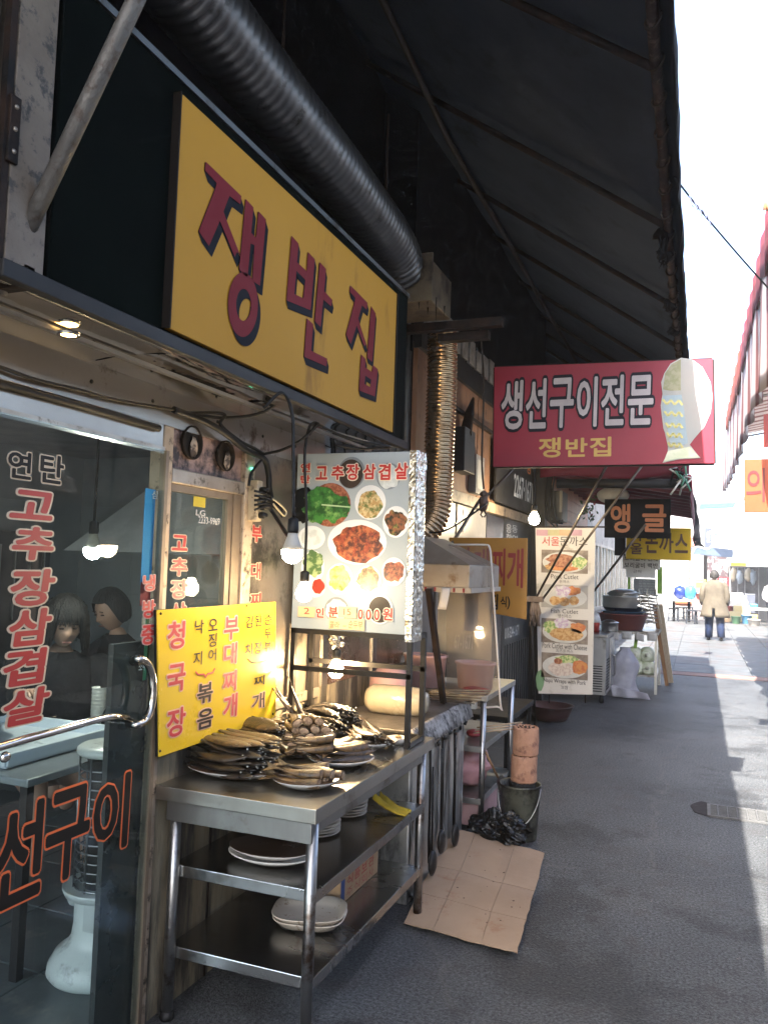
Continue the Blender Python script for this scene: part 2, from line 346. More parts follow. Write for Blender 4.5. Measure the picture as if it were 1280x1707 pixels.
win=wf.build('side_window',M('brownalu',(.28,.22,.16),.45,.6,(.2,.15,.11),7),rb)
MB().box(-1.775,-1.771,2.386,2.764,.97,1.824).build('pane',glass('window_glass',(.8,.88,.88),1.45,.02,.03,(.35,.4,.4)),win)
# beige sill band and stained skirting below
MB().box(-1.80,-1.75,2.369,5.02,.0,.97).build('stained_wall_panel',stained,rb)
for y in(2.72,3.25): MB().box(-1.751,-1.746,y,y+.012,.0,.80).build('panel_joint',M('soot',(.01,.01,.01)),rb)
# metal wall right of window, behind the menu board
MB().box(-1.80,-1.75,2.936,3.64,.972,2.05).build('grey_wall_panel',M('greywall',(.20,.17,.14),.4,.6,(.13,.11,.09),2,.6,.1,60,dirt=(.03,.025,.02),dscale=3,damt=.5),rb)
MB().box(-1.752,-1.735,2.94,3.62,.93,.975).build('wall_rail',alu,rb,bevel=.003)
# steel splash panel behind the stove
MB().box(-1.80,-1.75,3.641,5.02,.972,2.0).build('steel_splash_panel',M('splash',(.42,.36,.31),.26,.9,(.32,.26,.22),2.2,.6,.1,50,dirt=(.12,.08,.05),dscale=4,damt=.5),rb)
for y in(3.66,4.32,4.98): MB().box(-1.75,-1.741,y,y+.06,.8,2.0).build('panel_strip',steel_dark,rb)
# dark upper wall
g=MB();g.box(-2.25,-1.80,3.81,5.0,2.0,3.02)
for i in range(9): g.box(-1.8,-1.79,3.83+i*.13,3.83+i*.13+.06,2.0,3.2)
g.build('dark_corrugated_wall',M('corr',(.05,.055,.055),.5,.3,(.03,.03,.032),4,dirt=(.01,.01,.01)),rb)
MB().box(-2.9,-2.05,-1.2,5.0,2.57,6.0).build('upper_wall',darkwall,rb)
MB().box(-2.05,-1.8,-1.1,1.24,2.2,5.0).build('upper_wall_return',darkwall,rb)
# rusty cream post with hinge at far left, rusty sheet beside it
MB().box(-1.50,-1.40,1.275,1.385,2.2,3.45).build('cream_post',cream,rb,bevel=.003)
MB().box(-1.50,-1.43,.6,1.25,2.2,3.45).build('rusty_sheet',M('rustsheet',(.16,.12,.08),.7,.2,(.07,.045,.03),5,.7,.4,30,dirt=(.02,.015,.012),dscale=9,damt=.7),rb)
h=MB();c=PX(23,215,-1.395);h.box(-1.401,-1.392,c.y-.012,c.y+.016,c.z-.075,c.z+.075);ho=h.build('hinge_plate',rustblack,rb,bevel=.002)
for k in(-.05,0,.05): MB().lathe([(0,.004),(.005,.003),(.006,0)],(-1.392,c.y+.002,c.z+k),8,axis=Matrix.Rotation(R(90),3,'Y')).build('bolt',alu,ho)
MB().bar((-1.41,1.262,2.2),(-1.41,1.262,3.4),.018).build('dark_rail',rustblack,rb)
# door threshold
MB().box(-1.83,-1.70,.2,2.31,.0,.03).build('threshold',steel_dark,rb)
# ---------------------------------------------------------------- sliding door
GX=-1.722
sd_=thing('sliding_glass_door','large glass sliding door with red and orange lettering and a chrome handle','door',(GX,1.6,.03))
MB().box(GX-.004,GX,.3,2.305,.03,1.955).build('glass_pane',glass('door_glass',(.84,.92,.93),1.42,.0,.010,(.3,.35,.35)),sd_)
MB().box(GX-.05,GX-.03,2.12,2.30,.03,1.30).build('dark_stile',M('stile',(.03,.035,.035),.25,.5,(.05,.055,.055),3),sd_)
MB().box(GX-.02,GX+.006,2.295,2.312,.03,1.955).build('door_edge',M('brownalu',(.2,.2,.2)),sd_)
hx=GX+.055
p=[PX(222,1102,GX),PX(232,1098,hx),PX(246,1106,hx),PX(254,1126,hx),PX(256,1150,hx),PX(253,1178,hx),PX(243,1200,hx),PX(228,1208,hx),PX(214,1206,GX)]
def smooth(p,n=6):
    p=[Vector(q) for q in p];q=[p[0]*2-p[1]]+p+[p[-1]*2-p[-2]];o=[]
    for i in range(1,len(q)-2):
        for k in range(n):
            t=k/n;o.append(.5*((2*q[i])+(q[i+1]-q[i-1])*t+(2*q[i-1]-5*q[i]+4*q[i+1]-q[i+2])*t*t+(3*q[i]-q[i-1]-3*q[i+1]+q[i+2])*t**3))
    return o+[p[-1]]
hd=MB().tube(smooth(p),.0125,14).build('handle',chrome,sd_)
MB().lathe([(.016,0),(.017,.006),(.014,.010),(.013,.03)],PX(222,1102,GX),16,axis=Matrix.Rotation(R(90),3,'Y')).build('collar',rubber,hd)
MB().lathe([(.016,0),(.017,.006),(.014,.010),(.013,.03)],PX(216,1206,GX),16,axis=Matrix.Rotation(R(90),3,'Y')).build('collar',rubber,hd)
pb=MB().tube(smooth([PX(212,1196,GX),PX(190,1194,hx),PX(160,1200,hx),PX(100,1217,hx),PX(40,1233,hx),PX(4,1244,hx),PX(-60,1262,hx)],5),.011,14).build('push_bar',chrome,sd_)
MB().lathe([(0,.012),(.010,.012),(.014,.006),(.015,0)],PX(8,1262,GX),14,axis=Matrix.Rotation(R(90),3,'Y')).build('bolt_cap',chrome,pb)
# lettering on the glass
red_l=M('sticker_red',(.42,.035,.03),.45,0,(.36,.03,.03));cream_l=M('sticker_cream',(.62,.50,.36),.5,0,(.55,.43,.3));blk_l=M('sticker_black',(.015,.013,.012),.45);org_l=M('sticker_orange',(.75,.16,.05),.45,0,(.62,.13,.04))
a,b2,c3=MB(),MB(),MB()
for ch,r in(('연',(12,752,52,798)),('탄',(66,758,106,806))):
    rc=RX(*r,GX);letters(a,ch,'X',GX,rc,.03,.055,.002);letters(b2,ch,'X',GX,rc,.03,None,.0035)
for ch,r in(('고',(18,818,90,866)),('추',(20,878,90,934)),('장',(16,948,90,1010)),('삼',(14,1014,84,1076)),('겹',(4,1082,74,1142)),('살',(4,1148,80,1206))):
    rc=RX(*r,GX);letters(a,ch,'X',GX,rc,.045,.055,.002,slant=.08);letters(c3,ch,'X',GX,rc,.045,None,.0035,slant=.08)
a.build('letter_outline',cream_l,sd_,recalc=False);b2.build('black_lettering',blk_l,sd_,recalc=False);c3.build('red_lettering',red_l,sd_,recalc=False)
a,b2=MB(),MB()
for ch,r in(('냉',(238,958,258,985)),('방',(237,1000,258,1030)),('중',(235,1042,257,1074))):
    rc=RX(*r,GX);letters(a,ch,'X',GX,rc,.04,.06,.002);letters(b2,ch,'X',GX,rc,.04,None,.0035)
a.build('small_letter_outline',M('pinkwhite',(.5,.33,.33),.5),sd_,recalc=False);b2.build('small_red_lettering',red_l,sd_,recalc=False)
# big orange outlined word near the bottom: 생선구이 running past the left edge
a,b2=MB(),MB()
for ch,r in(('이',(155,1290,214,1428)),('구',(76,1309,148,1470)),('선',(-14,1338,70,1512)),('생',(-130,1366,-26,1560))):
    x0,y0,x1,y1=r
    w0=PX((x0+x1)/2,(y0+y1)/2,GX)
    rc=(PX(x0,(y0+y1)/2,GX).y,PX(x1,(y0+y1)/2,GX).y,PX((x0+x1)/2,y1-6,GX).z,PX((x0+x1)/2,y0+6,GX).z)
    letters(a,ch,'X',GX,rc,.035,.03,.002,slant=.02);letters(b2,ch,'X',GX,rc,.035,None,.0035,slant=.02)
a.build('orange_letter_outline',org_l,sd_,recalc=False);b2.build('dark_lettering',blk_l,sd_,recalc=False)
# blue and green poster strip behind the glass
po=MB();po.box(GX-.03,GX-.028,*[PX(238,900,GX-.03).y,2.29],PX(250,975,GX-.03).z,PX(250,815,GX-.03).z)
t=tag(po.build('blue_poster',M('posterblue',(.02,.25,.55),.5,0,(.03,.32,.6),2),loc=(GX-.03,2.25,1.5)),'tall bright blue poster strip behind the door glass','poster')
q=MB();letters(q,'삼','X',GX-.028,RX(253,818,264,832,GX-.028),.03,None,.002);q.build('lettering',white,t,recalc=False)
q=MB();q.box(GX-.0275,GX-.027,2.235,2.29,1.42,1.50);q.build('printed_picture',M('sticker_red',(.4,.03,.03)),t)
po=MB();po.box(GX-.03,GX-.028,*[PX(245,1000,GX-.03).y,2.29],PX(250,1132,GX-.03).z,PX(250,984,GX-.03).z)
t=tag(po.build('green_poster',M('postergreen',(.04,.30,.12),.5,0,(.03,.22,.10),2),loc=(GX-.03,2.25,1.2)),'green poster below the blue strip behind the door glass','poster')
q=MB();letters(q,'소주','X',GX-.028,(2.245,2.285,1.20,1.23),.03,None,.002);q.build('lettering',white,t,recalc=False)
# lettering on window and wall
ws=MB();wo=MB()
for ch,r in(('고',(286,892,312,918)),('추',(284,930,312,960)),('장',(284,966,312,998)),('삼',(284,1004,310,1034))):
    rc=RX(*r,-1.768);letters(wo,ch,'X',-1.768,rc,.045,.055,.002);letters(ws,ch,'X',-1.768,rc,.045,None,.0035)
for ch,r in(('부',(418,876,436,904)),('대',(417,938,434,966)),('찌',(416,988,434,1012))):
    rc=RX(*r,-1.748);letters(wo,ch,'X',-1.748,rc,.045,.055,.002);letters(ws,ch,'X',-1.748,rc,.045,None,.0035)
wo.build('window_letter_outline',cream_l,rb,recalc=False);ws.build('window_lettering',red_l,rb,recalc=False)
ws=MB();letters(ws,'2233-9969','X',-1.77,RX(330,862,366,874,-1.77),.02,None,.002);letters(ws,'LG','X',-1.77,RX(326,850,342,860,-1.77),.02,None,.002);ws.build('phone_number_sticker',M('greyst',(.45,.45,.45),.5),rb,recalc=False)
MB().box(-1.769,-1.768,*sorted((PX(322,840,-1.77).y,PX(342,840,-1.77).y)),PX(330,845,-1.77).z,PX(330,828,-1.77).z).build('yellow_sticker',M('yelst',(.5,.4,.03),.5),rb)
# ================================================================ dining room
fl=M('floor_tile',(.085,.10,.105),.38,0,(.045,.055,.06),1.6,.7,.05,30,dirt=(.16,.15,.14),dscale=4,damt=.25)
gr=MB().box(-5.4,-1.84,-1.2,6.0,-.06,-.004).build('dining_room_floor',M('grout',(.02,.02,.02),.8));gr['kind']='structure'
tm=None;random.seed(5)
for i in range(8):
    for j in range(16):
        x0=-5.35+i*.435;y0=-1.0+j*.435
        if tm is None:
            o=MB().box(0,.427,0,.427,0,.010).build('floor_tile',fl,bevel=.002,local=True);tm=o
        else: o=tm.copy();C.objects.link(o)
        o.parent=gr;o.location=(x0,y0,-.005+random.uniform(0,.0015))
rm=thing('dining_room','dim tiled dining room seen through the sliding glass door','room',(-4,2,0));rm['kind']='structure'
MB().box(-5.5,-5.42,-1.2,6.0,0,2.6).build('back_wall',M('roomwall',(.36,.39,.42),.5,0,(.3,.32,.35),2),rm)
MB().box(-5.42,-1.84,6.0,6.06,0,2.6).build('far_wall',M('roomwall2',(.36,.39,.42),.5),rm)
g=MB();g.box(-5.42,-1.84,-1.26,-1.2,0,.7);g.box(-5.42,-1.84,-1.26,-1.2,2.3,2.6);g.box(-5.42,-5.2,-1.26,-1.2,.7,2.3);g.box(-2.1,-1.84,-1.26,-1.2,.7,2.3);g.build('near_wall',M('roomwall2',(.4,.4,.4)),rm)  # opening is an added, unseen window that lets daylight into the room
g=MB();
for x in(-5.2,-4.2,-3.2,-2.15): g.box(x,x+.05,-1.25,-1.21,.7,2.3)
g.build('added_window_frame',alu,rm)  # frame of the added window in the near wall
MB().box(-5.5,-1.81,-1.2,6.0,2.5,2.56).build('ceiling',M('roomceil',(.3,.31,.33),.6),rm)
MB().box(-1.90,-1.81,2.95,6,0,2.5).build('inner_wall',M('roomwall2',(.4,.4,.4)),rm)
MB().box(-1.90,-1.83,-1.2,.25,0,2.5).build('inner_wall',M('roomwall2',(.4,.4,.4)),rm)
tl=M('wall_tile',(.40,.43,.46),.22,0,(.34,.37,.40),1.3);pm=None
for i in range(6):
    for j in range(5):
        if pm is None:o=MB().box(0,.592,-.006,0,0,.392).build('wall_tile',tl,bevel=.002,local=True);pm=o
        else:o=pm.copy();C.objects.link(o)
        o.parent=rm;o.location=Vector((-5.4+i*.6,5.998,.05+j*.4))-Vector((-4,2,0))
pm=None
for i in range(11):
    for j in range(5):
        if pm is None:o=MB().box(0,.006,0,.592,0,.392).build('wall_tile',tl,bevel=.002,local=True);pm=o
        else:o=pm.copy();C.objects.link(o)
        o.parent=rm;o.location=Vector((-5.418,-1.1+i*.6,.05+j*.4))-Vector((-4,2,0))
# ================================================================ big yellow shop sign 쟁반집
SX=-1.378
s1=thing('shop_sign','big yellow sign with three large dark red letters above the soffit','sign',(SX,2.7,2.2))
y0,y1=1.825,3.585
MB().box(-1.399,SX,y0,y1,2.222,2.905).build('sign_board',M('sign_yellow',(.48,.235,.022),.6,0,(.43,.205,.018),.8,.4,spec=.25,dirt=(.27,.12,.014),dscale=1.6,damt=.12,dstretch=(1,1,.3)),s1,bevel=.002)
MB().box(-1.399,-1.372,y0-.006,y0,2.222,2.905).build('sign_edge',M('dark_edge',(.012,.008,.006),.6),s1)
MB().box(-1.399,-1.372,y1,y1+.01,2.222,2.905).build('sign_edge',M('dark_edge',(.1,.05,.03)),s1)
A=lambda pts:[PX(320+x/5.171,260+y/5.171,SX) for x,y in pts]
B=lambda pts:[PX(460+x/5.69,380+y/5.69,SX) for x,y in pts]
def ell(cx,cy,rx,ry,n=40,ph=0): return [(cx+rx*math.cos(2*math.pi*k/n+ph),cy+ry*math.sin(2*math.pi*k/n+ph)) for k in range(n)]
def tris(outer,hole=None):
    bm=bmesh.new()
    def loop(p):
        v=[bm.verts.new(q) for q in p];return [bm.edges.new((v[i],v[(i+1)%len(v)])) for i in range(len(v))]
    e=loop(outer)
    if hole:e+=loop(hole)
    r=bmesh.ops.triangle_fill(bm,edges=e,use_beauty=True,use_dissolve=False)
    bm.verts.ensure_lookup_table();bm.verts.index_update()
    vs=[v.co.copy() for v in bm.verts];fs=[tuple(v.index for v in f.verts) for f in bm.faces];bm.free();return vs,fs
redm,shm=MB(),MB();cnt=[0]
def nextchar(): redm.marks.append((len(redm.v),len(redm.f)));shm.marks.append((len(shm.v),len(shm.f)))
def stroke(outer,off,hole=None):
    d=Vector((.004,0,0));vs,fs=tris([Vector((0,p.y,p.z)) for p in outer],[Vector((0,p.y,p.z)) for p in hole] if hole else None)
    redm.add([Vector((SX+.0045,v.y,v.z)) for v in vs],fs)
    oy,oz=off
    # shadow: the stroke swept down and right, each sheet a hair above the last
    for lp in ([outer]+([hole] if hole else [])):
        for i in range(len(lp)):
            a,b=lp[i],lp[(i+1)%len(lp)];cnt[0]+=1;x=SX+.0008+(cnt[0]%60)*.00005
            shm.poly([(x,a.y,a.z),(x,b.y,b.z),(x,b.y+oy,b.z+oz),(x,a.y+oy,a.z+oz)])
    cnt[0]+=1;x=SX+.0008+(cnt[0]%60)*.00005
    shm.add([Vector((x,v.y+oy,v.z+oz)) for v in vs],fs)
def offs(f,x,y,dx,dy):
    a=f([(x,y)])[0];b=f([(x+dx,y+dy)])[0];return (b.y-a.y,b.z-a.z)
nextchar();stroke(A([(110,50),(418,348),(408,418),(315,345),(262,480),(290,556),(408,858),(380,828),(360,872),(232,560),(138,778),(50,650),(190,290),(205,235),(103,125)]),offs(A,200,500,30,95))
stroke(A([(455,372),(522,445),(502,665),(543,705),(565,478),(630,548),(578,1120),(512,1078),(530,770),(497,755),(470,1050),(398,978)]),offs(A,500,700,26,90))
stroke(A(ell(431,1282,129,279)),offs(A,430,1280,28,82),A(ell(436,1284,64,138)))
nextchar();stroke(B([(140,75),(206,150),(190,325),(282,410),(295,228),(360,298),(320,782),(90,688)]),offs(B,200,400,18,78),B([(185,408),(270,495),(250,668),(165,627)]))
stroke(B([(407,325),(467,390),(448,600),(528,685),(515,745),(440,680),(415,940),(358,885)]),offs(B,440,600,18,76))
stroke(B([(285,858),(345,915),(325,1165),(478,1240),(470,1315),(258,1222)]),offs(B,350,1150,22,76))
nextchar();stroke(B([(697,545),(862,712),(850,775),(807,735),(772,860),(785,905),(857,1130),(840,1105),(828,1125),(757,925),(702,1102),(655,1010),(738,700),(745,665),(690,605)]),offs(B,750,800,16,66))
stroke(B([(895,742),(938,812),(905,1270),(855,1232)]),offs(B,900,1000,12,52))
stroke(B([(800,1200),(843,1245),(838,1322),(902,1368),(912,1300),(958,1340),(930,1600),(778,1540)]),offs(B,860,1400,14,56),B([(838,1400),(895,1440),(886,1510),(830,1480)]))
shm.build('letter_shadow',M('letter_navy',(.004,.0045,.009),.6,spec=.15),s1,recalc=False)
redm.build('lettering',M('letter_maroon',(.17,.009,.016),.6,0,(.15,.008,.013),spec=.2),s1,recalc=False)
# ================================================================ yellow menu board on the wall behind the fish
BX=-1.70
mbd=thing('menu_board','yellow menu board with handwritten red and black dishes standing behind the fish','menu board',(BX,2.7,.95))
c=[PX(263,1017,BX),PX(460,1003,BX),PX(460,1195,BX),PX(266,1262,BX)]
MB().prism([v-Vector((.006,0,0)) for v in c],(.006,0,0)).build('board',M('board_yellow',(.72,.50,.03),.25,0,(.66,.44,.025),1.5,coat=.4),mbd,bevel=.001)
MB().prism([v-Vector((.016,0,0)) for v in c],(.009,0,0)).build('backing',rubber,mbd)
def stk(mb,pts,wd=.006,X=BX):
    P=[PX(x,y,X) for x,y in pts]
    for i in range(len(P)-1): mb.bar(P[i]+Vector((.003,0,0)),P[i+1]+Vector((.003,0,0)),wd,.001,up=(1,0,0))
pk,rd,bk=MB(),MB(),MB()
fz=lambda x,y:(250+x*230/1280,990+y*280/1558)
def bl(ch,r,mb,o=True,bold=.02):
    p0=fz(r[0],r[1]);p1=fz(r[2],r[3]);rc=RX(*p0,*p1,BX)
    letters(mb,ch,'X',BX,rc,bold,None,.0028)
    if o:letters(pk,ch,'X',BX,rc,bold,.06,.0012)
for ch,r in(('청',(160,255,320,510)),('국',(158,650,325,905)),('장',(155,1060,325,1320)),('부',(685,210,820,425)),('대',(685,455,805,650)),('찌',(675,715,800,900)),('개',(680,930,805,1145))): bl(ch,r,rd,True,.028)
for ch,r in(('낙',(415,240,495,370)),('오',(540,230,625,340)),('징',(540,365,615,490)),('어',(540,510,612,620)),('지',(400,535,480,660)),('김',(885,205,950,315)),('된',(970,195,1035,300)),('순',(1060,190,1130,285)),('두',(1060,320,1125,415)),('부',(1058,440,1120,540)),('치',(880,460,945,570)),('장',(965,445,1035,560)),('찌',(960,760,1060,850)),('개',(945,920,1060,1065))): bl(ch,r,bk,ch=='개' and r[0]>900,.012)
for ch,r in(('볶',(435,825,580,1010)),('음',(435,1065,582,1245))): bl(ch,r,bk,True,.03)
for pts in([(420,720),(440,748),(495,745),(512,770),(530,742),(580,728),(598,690)],):stk(rd,[fz(*p) for p in pts])
for pts in([(905,600),(940,635),(1000,640),(1080,618),(1105,585)],):stk(bk,[fz(*p) for p in pts],.003)
pk.build('letter_halo',M('halo_pink',(.78,.48,.35),.5),mbd,recalc=False);rd.build('red_lettering',M('board_red',(.50,.03,.05),.5),mbd,recalc=False);bk.build('black_lettering',M('board_black',(.03,.02,.02),.5),mbd,recalc=False)
for x,y in((268,1023),(411,1010),(267,1252),(455,1190)):
    MB().lathe([(0,.004),(.004,.003),(.005,0)],PX(x,y,BX),8,axis=Matrix.Rotation(R(90),3,'Y')).build('nail',rustblack,mbd)
# ================================================================ picture menu box on its frame
LY=3.30
lb=thing('picture_menu_box','foil edged picture menu box showing red pork among side dishes','menu box',(-1.44,LY,.80))
x0,x1,z0,z1=-1.735,-1.15,1.285,2.085
MB().box(x0,x1,LY,LY+.12,z0,z1).build('box_body',M('menu_white',(.36,.41,.45),.35,0,(.29,.34,.38),1.2,.5,dirt=(.4,.4,.38),dscale=2,damt=.15),lb,bevel=.002)
foil=M('foil',(.8,.78,.74),.22,.9,(.6,.55,.45),14,.6,.9,26,dirt=(.4,.3,.16),dscale=18,damt=.3)
def fo(u,v):
    a=u*.16;y=LY-.004+max(0,a-.035);x=x1+.002-max(0,.035-a);z=z0-.03+(z1-z0+.035)*v
    k=noise.noise(Vector((u*9,v*31,2)))*.006
    return (x+abs(k),y-(abs(k) if a<.035 else 0),z)
MB().grid(fo,16,70,False).build('foil_edge',foil,lb)
# wire-thin black frame the box stands in
fr=M('black_frame',(.014,.013,.013),.38,.3)
for (x,y) in((x0+.01,LY+.012),(x1-.012,LY+.012),(x0+.01,LY+.20),(x1-.012,LY+.20)):
    MB().bar((x,y,.80),(x,y,z0),.022).build('frame_post',fr,lb)
for a,b in(((x0,LY+.012,z0-.012),(x1,LY+.012,z0-.012)),((x0,LY+.012,1.105),(x1,LY+.012,1.105)),((x0,LY+.20,1.12),(x1,LY+.20,1.12)),((x1-.012,LY,.815),(x1-.012,LY+.2,.815)),((x0,LY+.20,.815),(x1,LY+.20,.815)),((x1-.012,LY,z0-.012),(x1-.012,LY+.2,z0-.012))):
    MB().bar(a,b,.022).build('frame_rail',fr,lb)
# flat print of the dishes
ms=lambda x,y:(470+x*260/1280,740+y*340/1674)
def disc(cx,cy,rx,ry,mat,pr,name='printed_dish',ir=0,n=30,seed=None,jag=0):
    p=ms(cx,cy);c=PY(*p,LY);rxm=(PY(*ms(cx+rx,cy),LY)-c).length;rym=(PY(*ms(cx,cy+ry),LY)-c).length
    q=[]
    for k in range(n):
        a=2*math.pi*k/n;j=1+(jag*noise.noise(Vector((math.cos(a)*2.2,math.sin(a)*2.2,seed or 0))) if jag else 0)
        q.append((c.x+rxm*math.cos(a)*j,LY-pr,c.z+rym*math.sin(a)*j))
    return MB().poly(q).build(name,mat,lb,recalc=False)
wd=M('print_plate',(.68,.70,.72),.35,0,(.60,.63,.66));sh=M('print_shade',(.20,.23,.26),.35)
dk=M('print_soup',(.03,.025,.022),.35,0,(.06,.04,.03),12)
meat=M('print_meat',(.26,.045,.018),.35,0,(.42,.13,.05),26,.85,0,10,dirt=(.06,.012,.008),dscale=34,damt=.7)
leafm=M('print_leaf',(.05,.20,.04),.35,0,(.015,.07,.015),14,.8,dirt=(.18,.36,.10),dscale=20,damt=.4)
rice=M('print_rice',(.62,.66,.66),.35,0,(.5,.54,.55),30,.8)
mix=M('print_sprouts',(.40,.25,.10),.35,0,(.60,.48,.26),40,.9,dirt=(.10,.13,.03),dscale=44,damt=.6)
blackg=M('print_blackgreen',(.03,.03,.02),.35,0,(.25,.10,.05),30,.8,dirt=(.25,.3,.08),dscale=22,damt=.4)
ylw=M('print_yellow',(.50,.55,.10),.35,0,(.62,.66,.25),20,.8,dirt=(.15,.2,.04),dscale=30,damt=.4)
grn=M('print_greens',(.06,.13,.04),.35,0,(.30,.38,.18),28,.85)
jam=M('print_brown',(.22,.12,.04),.35,0,(.36,.27,.12),30,.85,dirt=(.06,.04,.015),dscale=30,damt=.6)
bask=M('print_basket',(.20,.06,.03),.4,0,(.32,.12,.07),60,.9)
dsh=[(570,238,112,132,sh,0),(565,245,100,118,dk,0),(875,265,100,110,sh,0),(875,270,88,96,rice,.2),
(395,500,170,180,bask,0),(725,480,128,142,wd,0),(722,495,100,112,mix,.25),(935,640,108,130,wd,0),(930,645,84,104,blackg,.4),
(615,805,245,185,wd,0),(628,822,200,155,meat,.22),(245,770,112,98,wd,0),(240,770,85,74,rice,.2),(255,1010,95,135,wd,0),(255,985,88,110,grn,.35),(270,1190,85,70,wd,0),(300,1170,52,60,M('print_paste',(.32,.03,.015),.35),.2),
(475,1108,108,128,wd,0),(470,1100,90,102,ylw,.25),(713,1120,104,122,wd,0),(710,1110,88,100,jam,.25),(918,1050,98,118,wd,0),(922,1050,80,92,meat,.35),
(450,1360,98,105,sh,0),(450,1365,86,90,rice,.2),(805,1355,105,125,wd,0),(805,1360,92,108,dk,0)]
for k,(cx,cy,rx,ry,mt_,jg) in enumerate(dsh): disc(cx,cy,rx,ry,mt_,.0012+k*.00012,seed=k*3.3,jag=jg)
disc(190,500,90,150,M('print_black',(.006,.007,.008),.3),.0050,jag=.35,seed=9)
for k,(cx,cy,rx,ry) in enumerate(((330,470,140,120),(400,530,120,110),(470,520,105,90),(290,560,100,90))): disc(cx,cy,rx,ry,leafm,.0052+k*.0001,'printed_leaf',jag=.45,seed=k*2.1)
a=MB();P0=PY(*ms(330,500),LY);P1=PY(*ms(570,520),LY);a.bar(P0-Vector((0,.0061,0)),P1-Vector((0,.0061,0)),.006,.0002,up=(0,1,0));a.build('printed_leaf_vein',M('print_vein',(.45,.6,.35),.4),lb)
o1,t1=MB(),MB()
def ml(ch,r,bold=.04,out=.075):
    rc=RY(*ms(r[0],r[1]),*ms(r[2],r[3]),LY);letters(t1,ch,'Y',LY,rc,bold,None,.0085)
    if out:letters(o1,ch,'Y',LY,rc,bold,out,.0070)
for ch,r in(('연',(160,160,240,235)),('탄',(160,258,240,325)),('고',(285,185,380,295)),('추',(412,178,515,298)),('장',(535,165,640,298)),('삼',(672,165,775,292)),('겹',(798,165,895,298)),('살',(930,155,1040,292)),('인',(285,1345,350,1425)),('분',(388,1335,465,1430)),('0',(628,1355,672,1440)),('0',(692,1355,740,1445)),('0',(760,1355,808,1448)),('원',(832,1345,912,1448))): ml(ch,r)
o1.build('letter_outline',M('print_cream',(.80,.74,.62),.4),lb,recalc=False);t1.build('lettering',M('print_red',(.50,.03,.025),.4),lb,recalc=False)
note=M('note_paper',(.72,.50,.28),.6,0,(.66,.44,.24),3)
nt2=MB()
for r in((140,1335,280,1420),(470,1335,618,1425),(392,1432,685,1522)):
    rc=RY(*ms(r[0],r[1]),*ms(r[2],r[3]),LY);q=MB();q.box(rc[0],rc[1],LY-.0105,LY-.0092,rc[2],rc[3]);q.build('paper_note',note,lb)
for ch,r in(('2',(190,1345,235,1395)),('15',(515,1350,575,1405)),('콜라',(400,1455,480,1510)),('or',(510,1488,540,1502)),('순두부',(555,1450,670,1515))):
    rc=RY(*ms(r[0],r[1]),*ms(r[2],r[3]),LY);letters(nt2,ch,'Y',LY,rc,.0,None,.0115)
nt2.build('note_lettering',M('marker_red',(.42,.04,.03),.5),lb,recalc=False)
# ================================================================ stainless table
tb=thing('stainless_table','stainless steel three tier table carrying the grilled fish platters','table',(-1.44,2.98,0))
MB().box(-1.742,-1.128,2.362,3.60,.752,.80).build('table_top',M('tabletop',(.46,.45,.43),.3,1,(.38,.37,.35),2,.5,.02,180,(3,1,1),dirt=(.22,.19,.16),dscale=4,damt=.3,dstretch=(1,1,1)),tb,bevel=.003)
MB().box(-1.72,-1.16,2.40,2.42,.675,.752).build('end_apron',steel_dark,tb,bevel=.002)
MB().box(-1.18,-1.16,2.42,3.56,.70,.752).build('side_apron',steel_dark,tb)
legs=((-1.70,2.43),(-1.17,2.43),(-1.17,3.54),(-1.70,3.54))
for x,y in legs:
    l=MB().tube([(x,y,.012),(x,y,.752)],.0195,16).build('leg',M('leg_steel',(.40,.40,.41),.34,1,(.32,.32,.32),4,dirt=(.12,.08,.06),dscale=6,damt=.4),tb)
    MB().lathe([(.024,0),(.026,.010),(.02,.03)],(x,y,.0),14).build('foot',rubber,l)
for z in(.475,.200):
    MB().box(-1.715,-1.155,2.44,3.53,z,z+.04).build('shelf',M('shelf_steel',(.42,.42,.42),.25,1,(.36,.36,.36),1.2,.5,.01,160,(1,2,1),dirt=(.24,.22,.20),dscale=4,damt=.25,dstretch=(1,1,1)),tb,bevel=.003)
# ================================================================ platters
cer=M('white_ceramic',(.70,.68,.64),.16,0,(.64,.61,.57),3,coat=.3,rvar=.05)
rim=M('platter_rim_line',(.05,.03,.02),.3)
def platter_mesh():
    pr=[(.0,.004),(.55,.004),(.62,.006),(.80,.016),(1.0,.030),(1.005,.033),(.985,.034),(.80,.021),(.6,.011),(.0,.009)]
    return pr
def oval_platter(name,label,c,rx,ry,rot=0,line=False,group=None,cat='platter'):
    pr=[(r*rx,z) for r,z in platter_mesh()]
    o=MB().lathe(pr,(0,0,0),40,1,ry/rx).build(name,cer,None,loc=c,local=True,rot=(0,0,rot));tag(o,label,cat,group)
    if line: MB().lathe([(rx*1.006,.0325),(rx*1.004,.0345),(rx*.987,.0352),(rx*.984,.0345)],(0,0,0),40,1,ry/rx).build('rim_line',rim,o,local=True)
    return o
T=.80
oval_platter('platter','white oval platter under the dark mackerel heap at the table corner by the glass door',(-1.575,2.60,T),.185,.125,R(4),line=True)
oval_platter('platter','white brown rimmed platter at the front corner of the table',(-1.275,2.585,T),.118,.105,R(25),line=True)
oval_platter('platter','white platter under the tall stack of cut croakers in the middle',(-1.48,3.06,T),.17,.14,R(20))
oval_platter('platter','white platter at the alley edge with slanting brown fish',(-1.30,2.93,T),.13,.125,R(40))
oval_platter('platter','white platter under the shiny black fish at the back',(-1.575,3.40,T),.15,.12,R(20))
oval_platter('platter','white platter with reddish fish nearest the frame post',(-1.315,3.26,T),.125,.105,R(50))
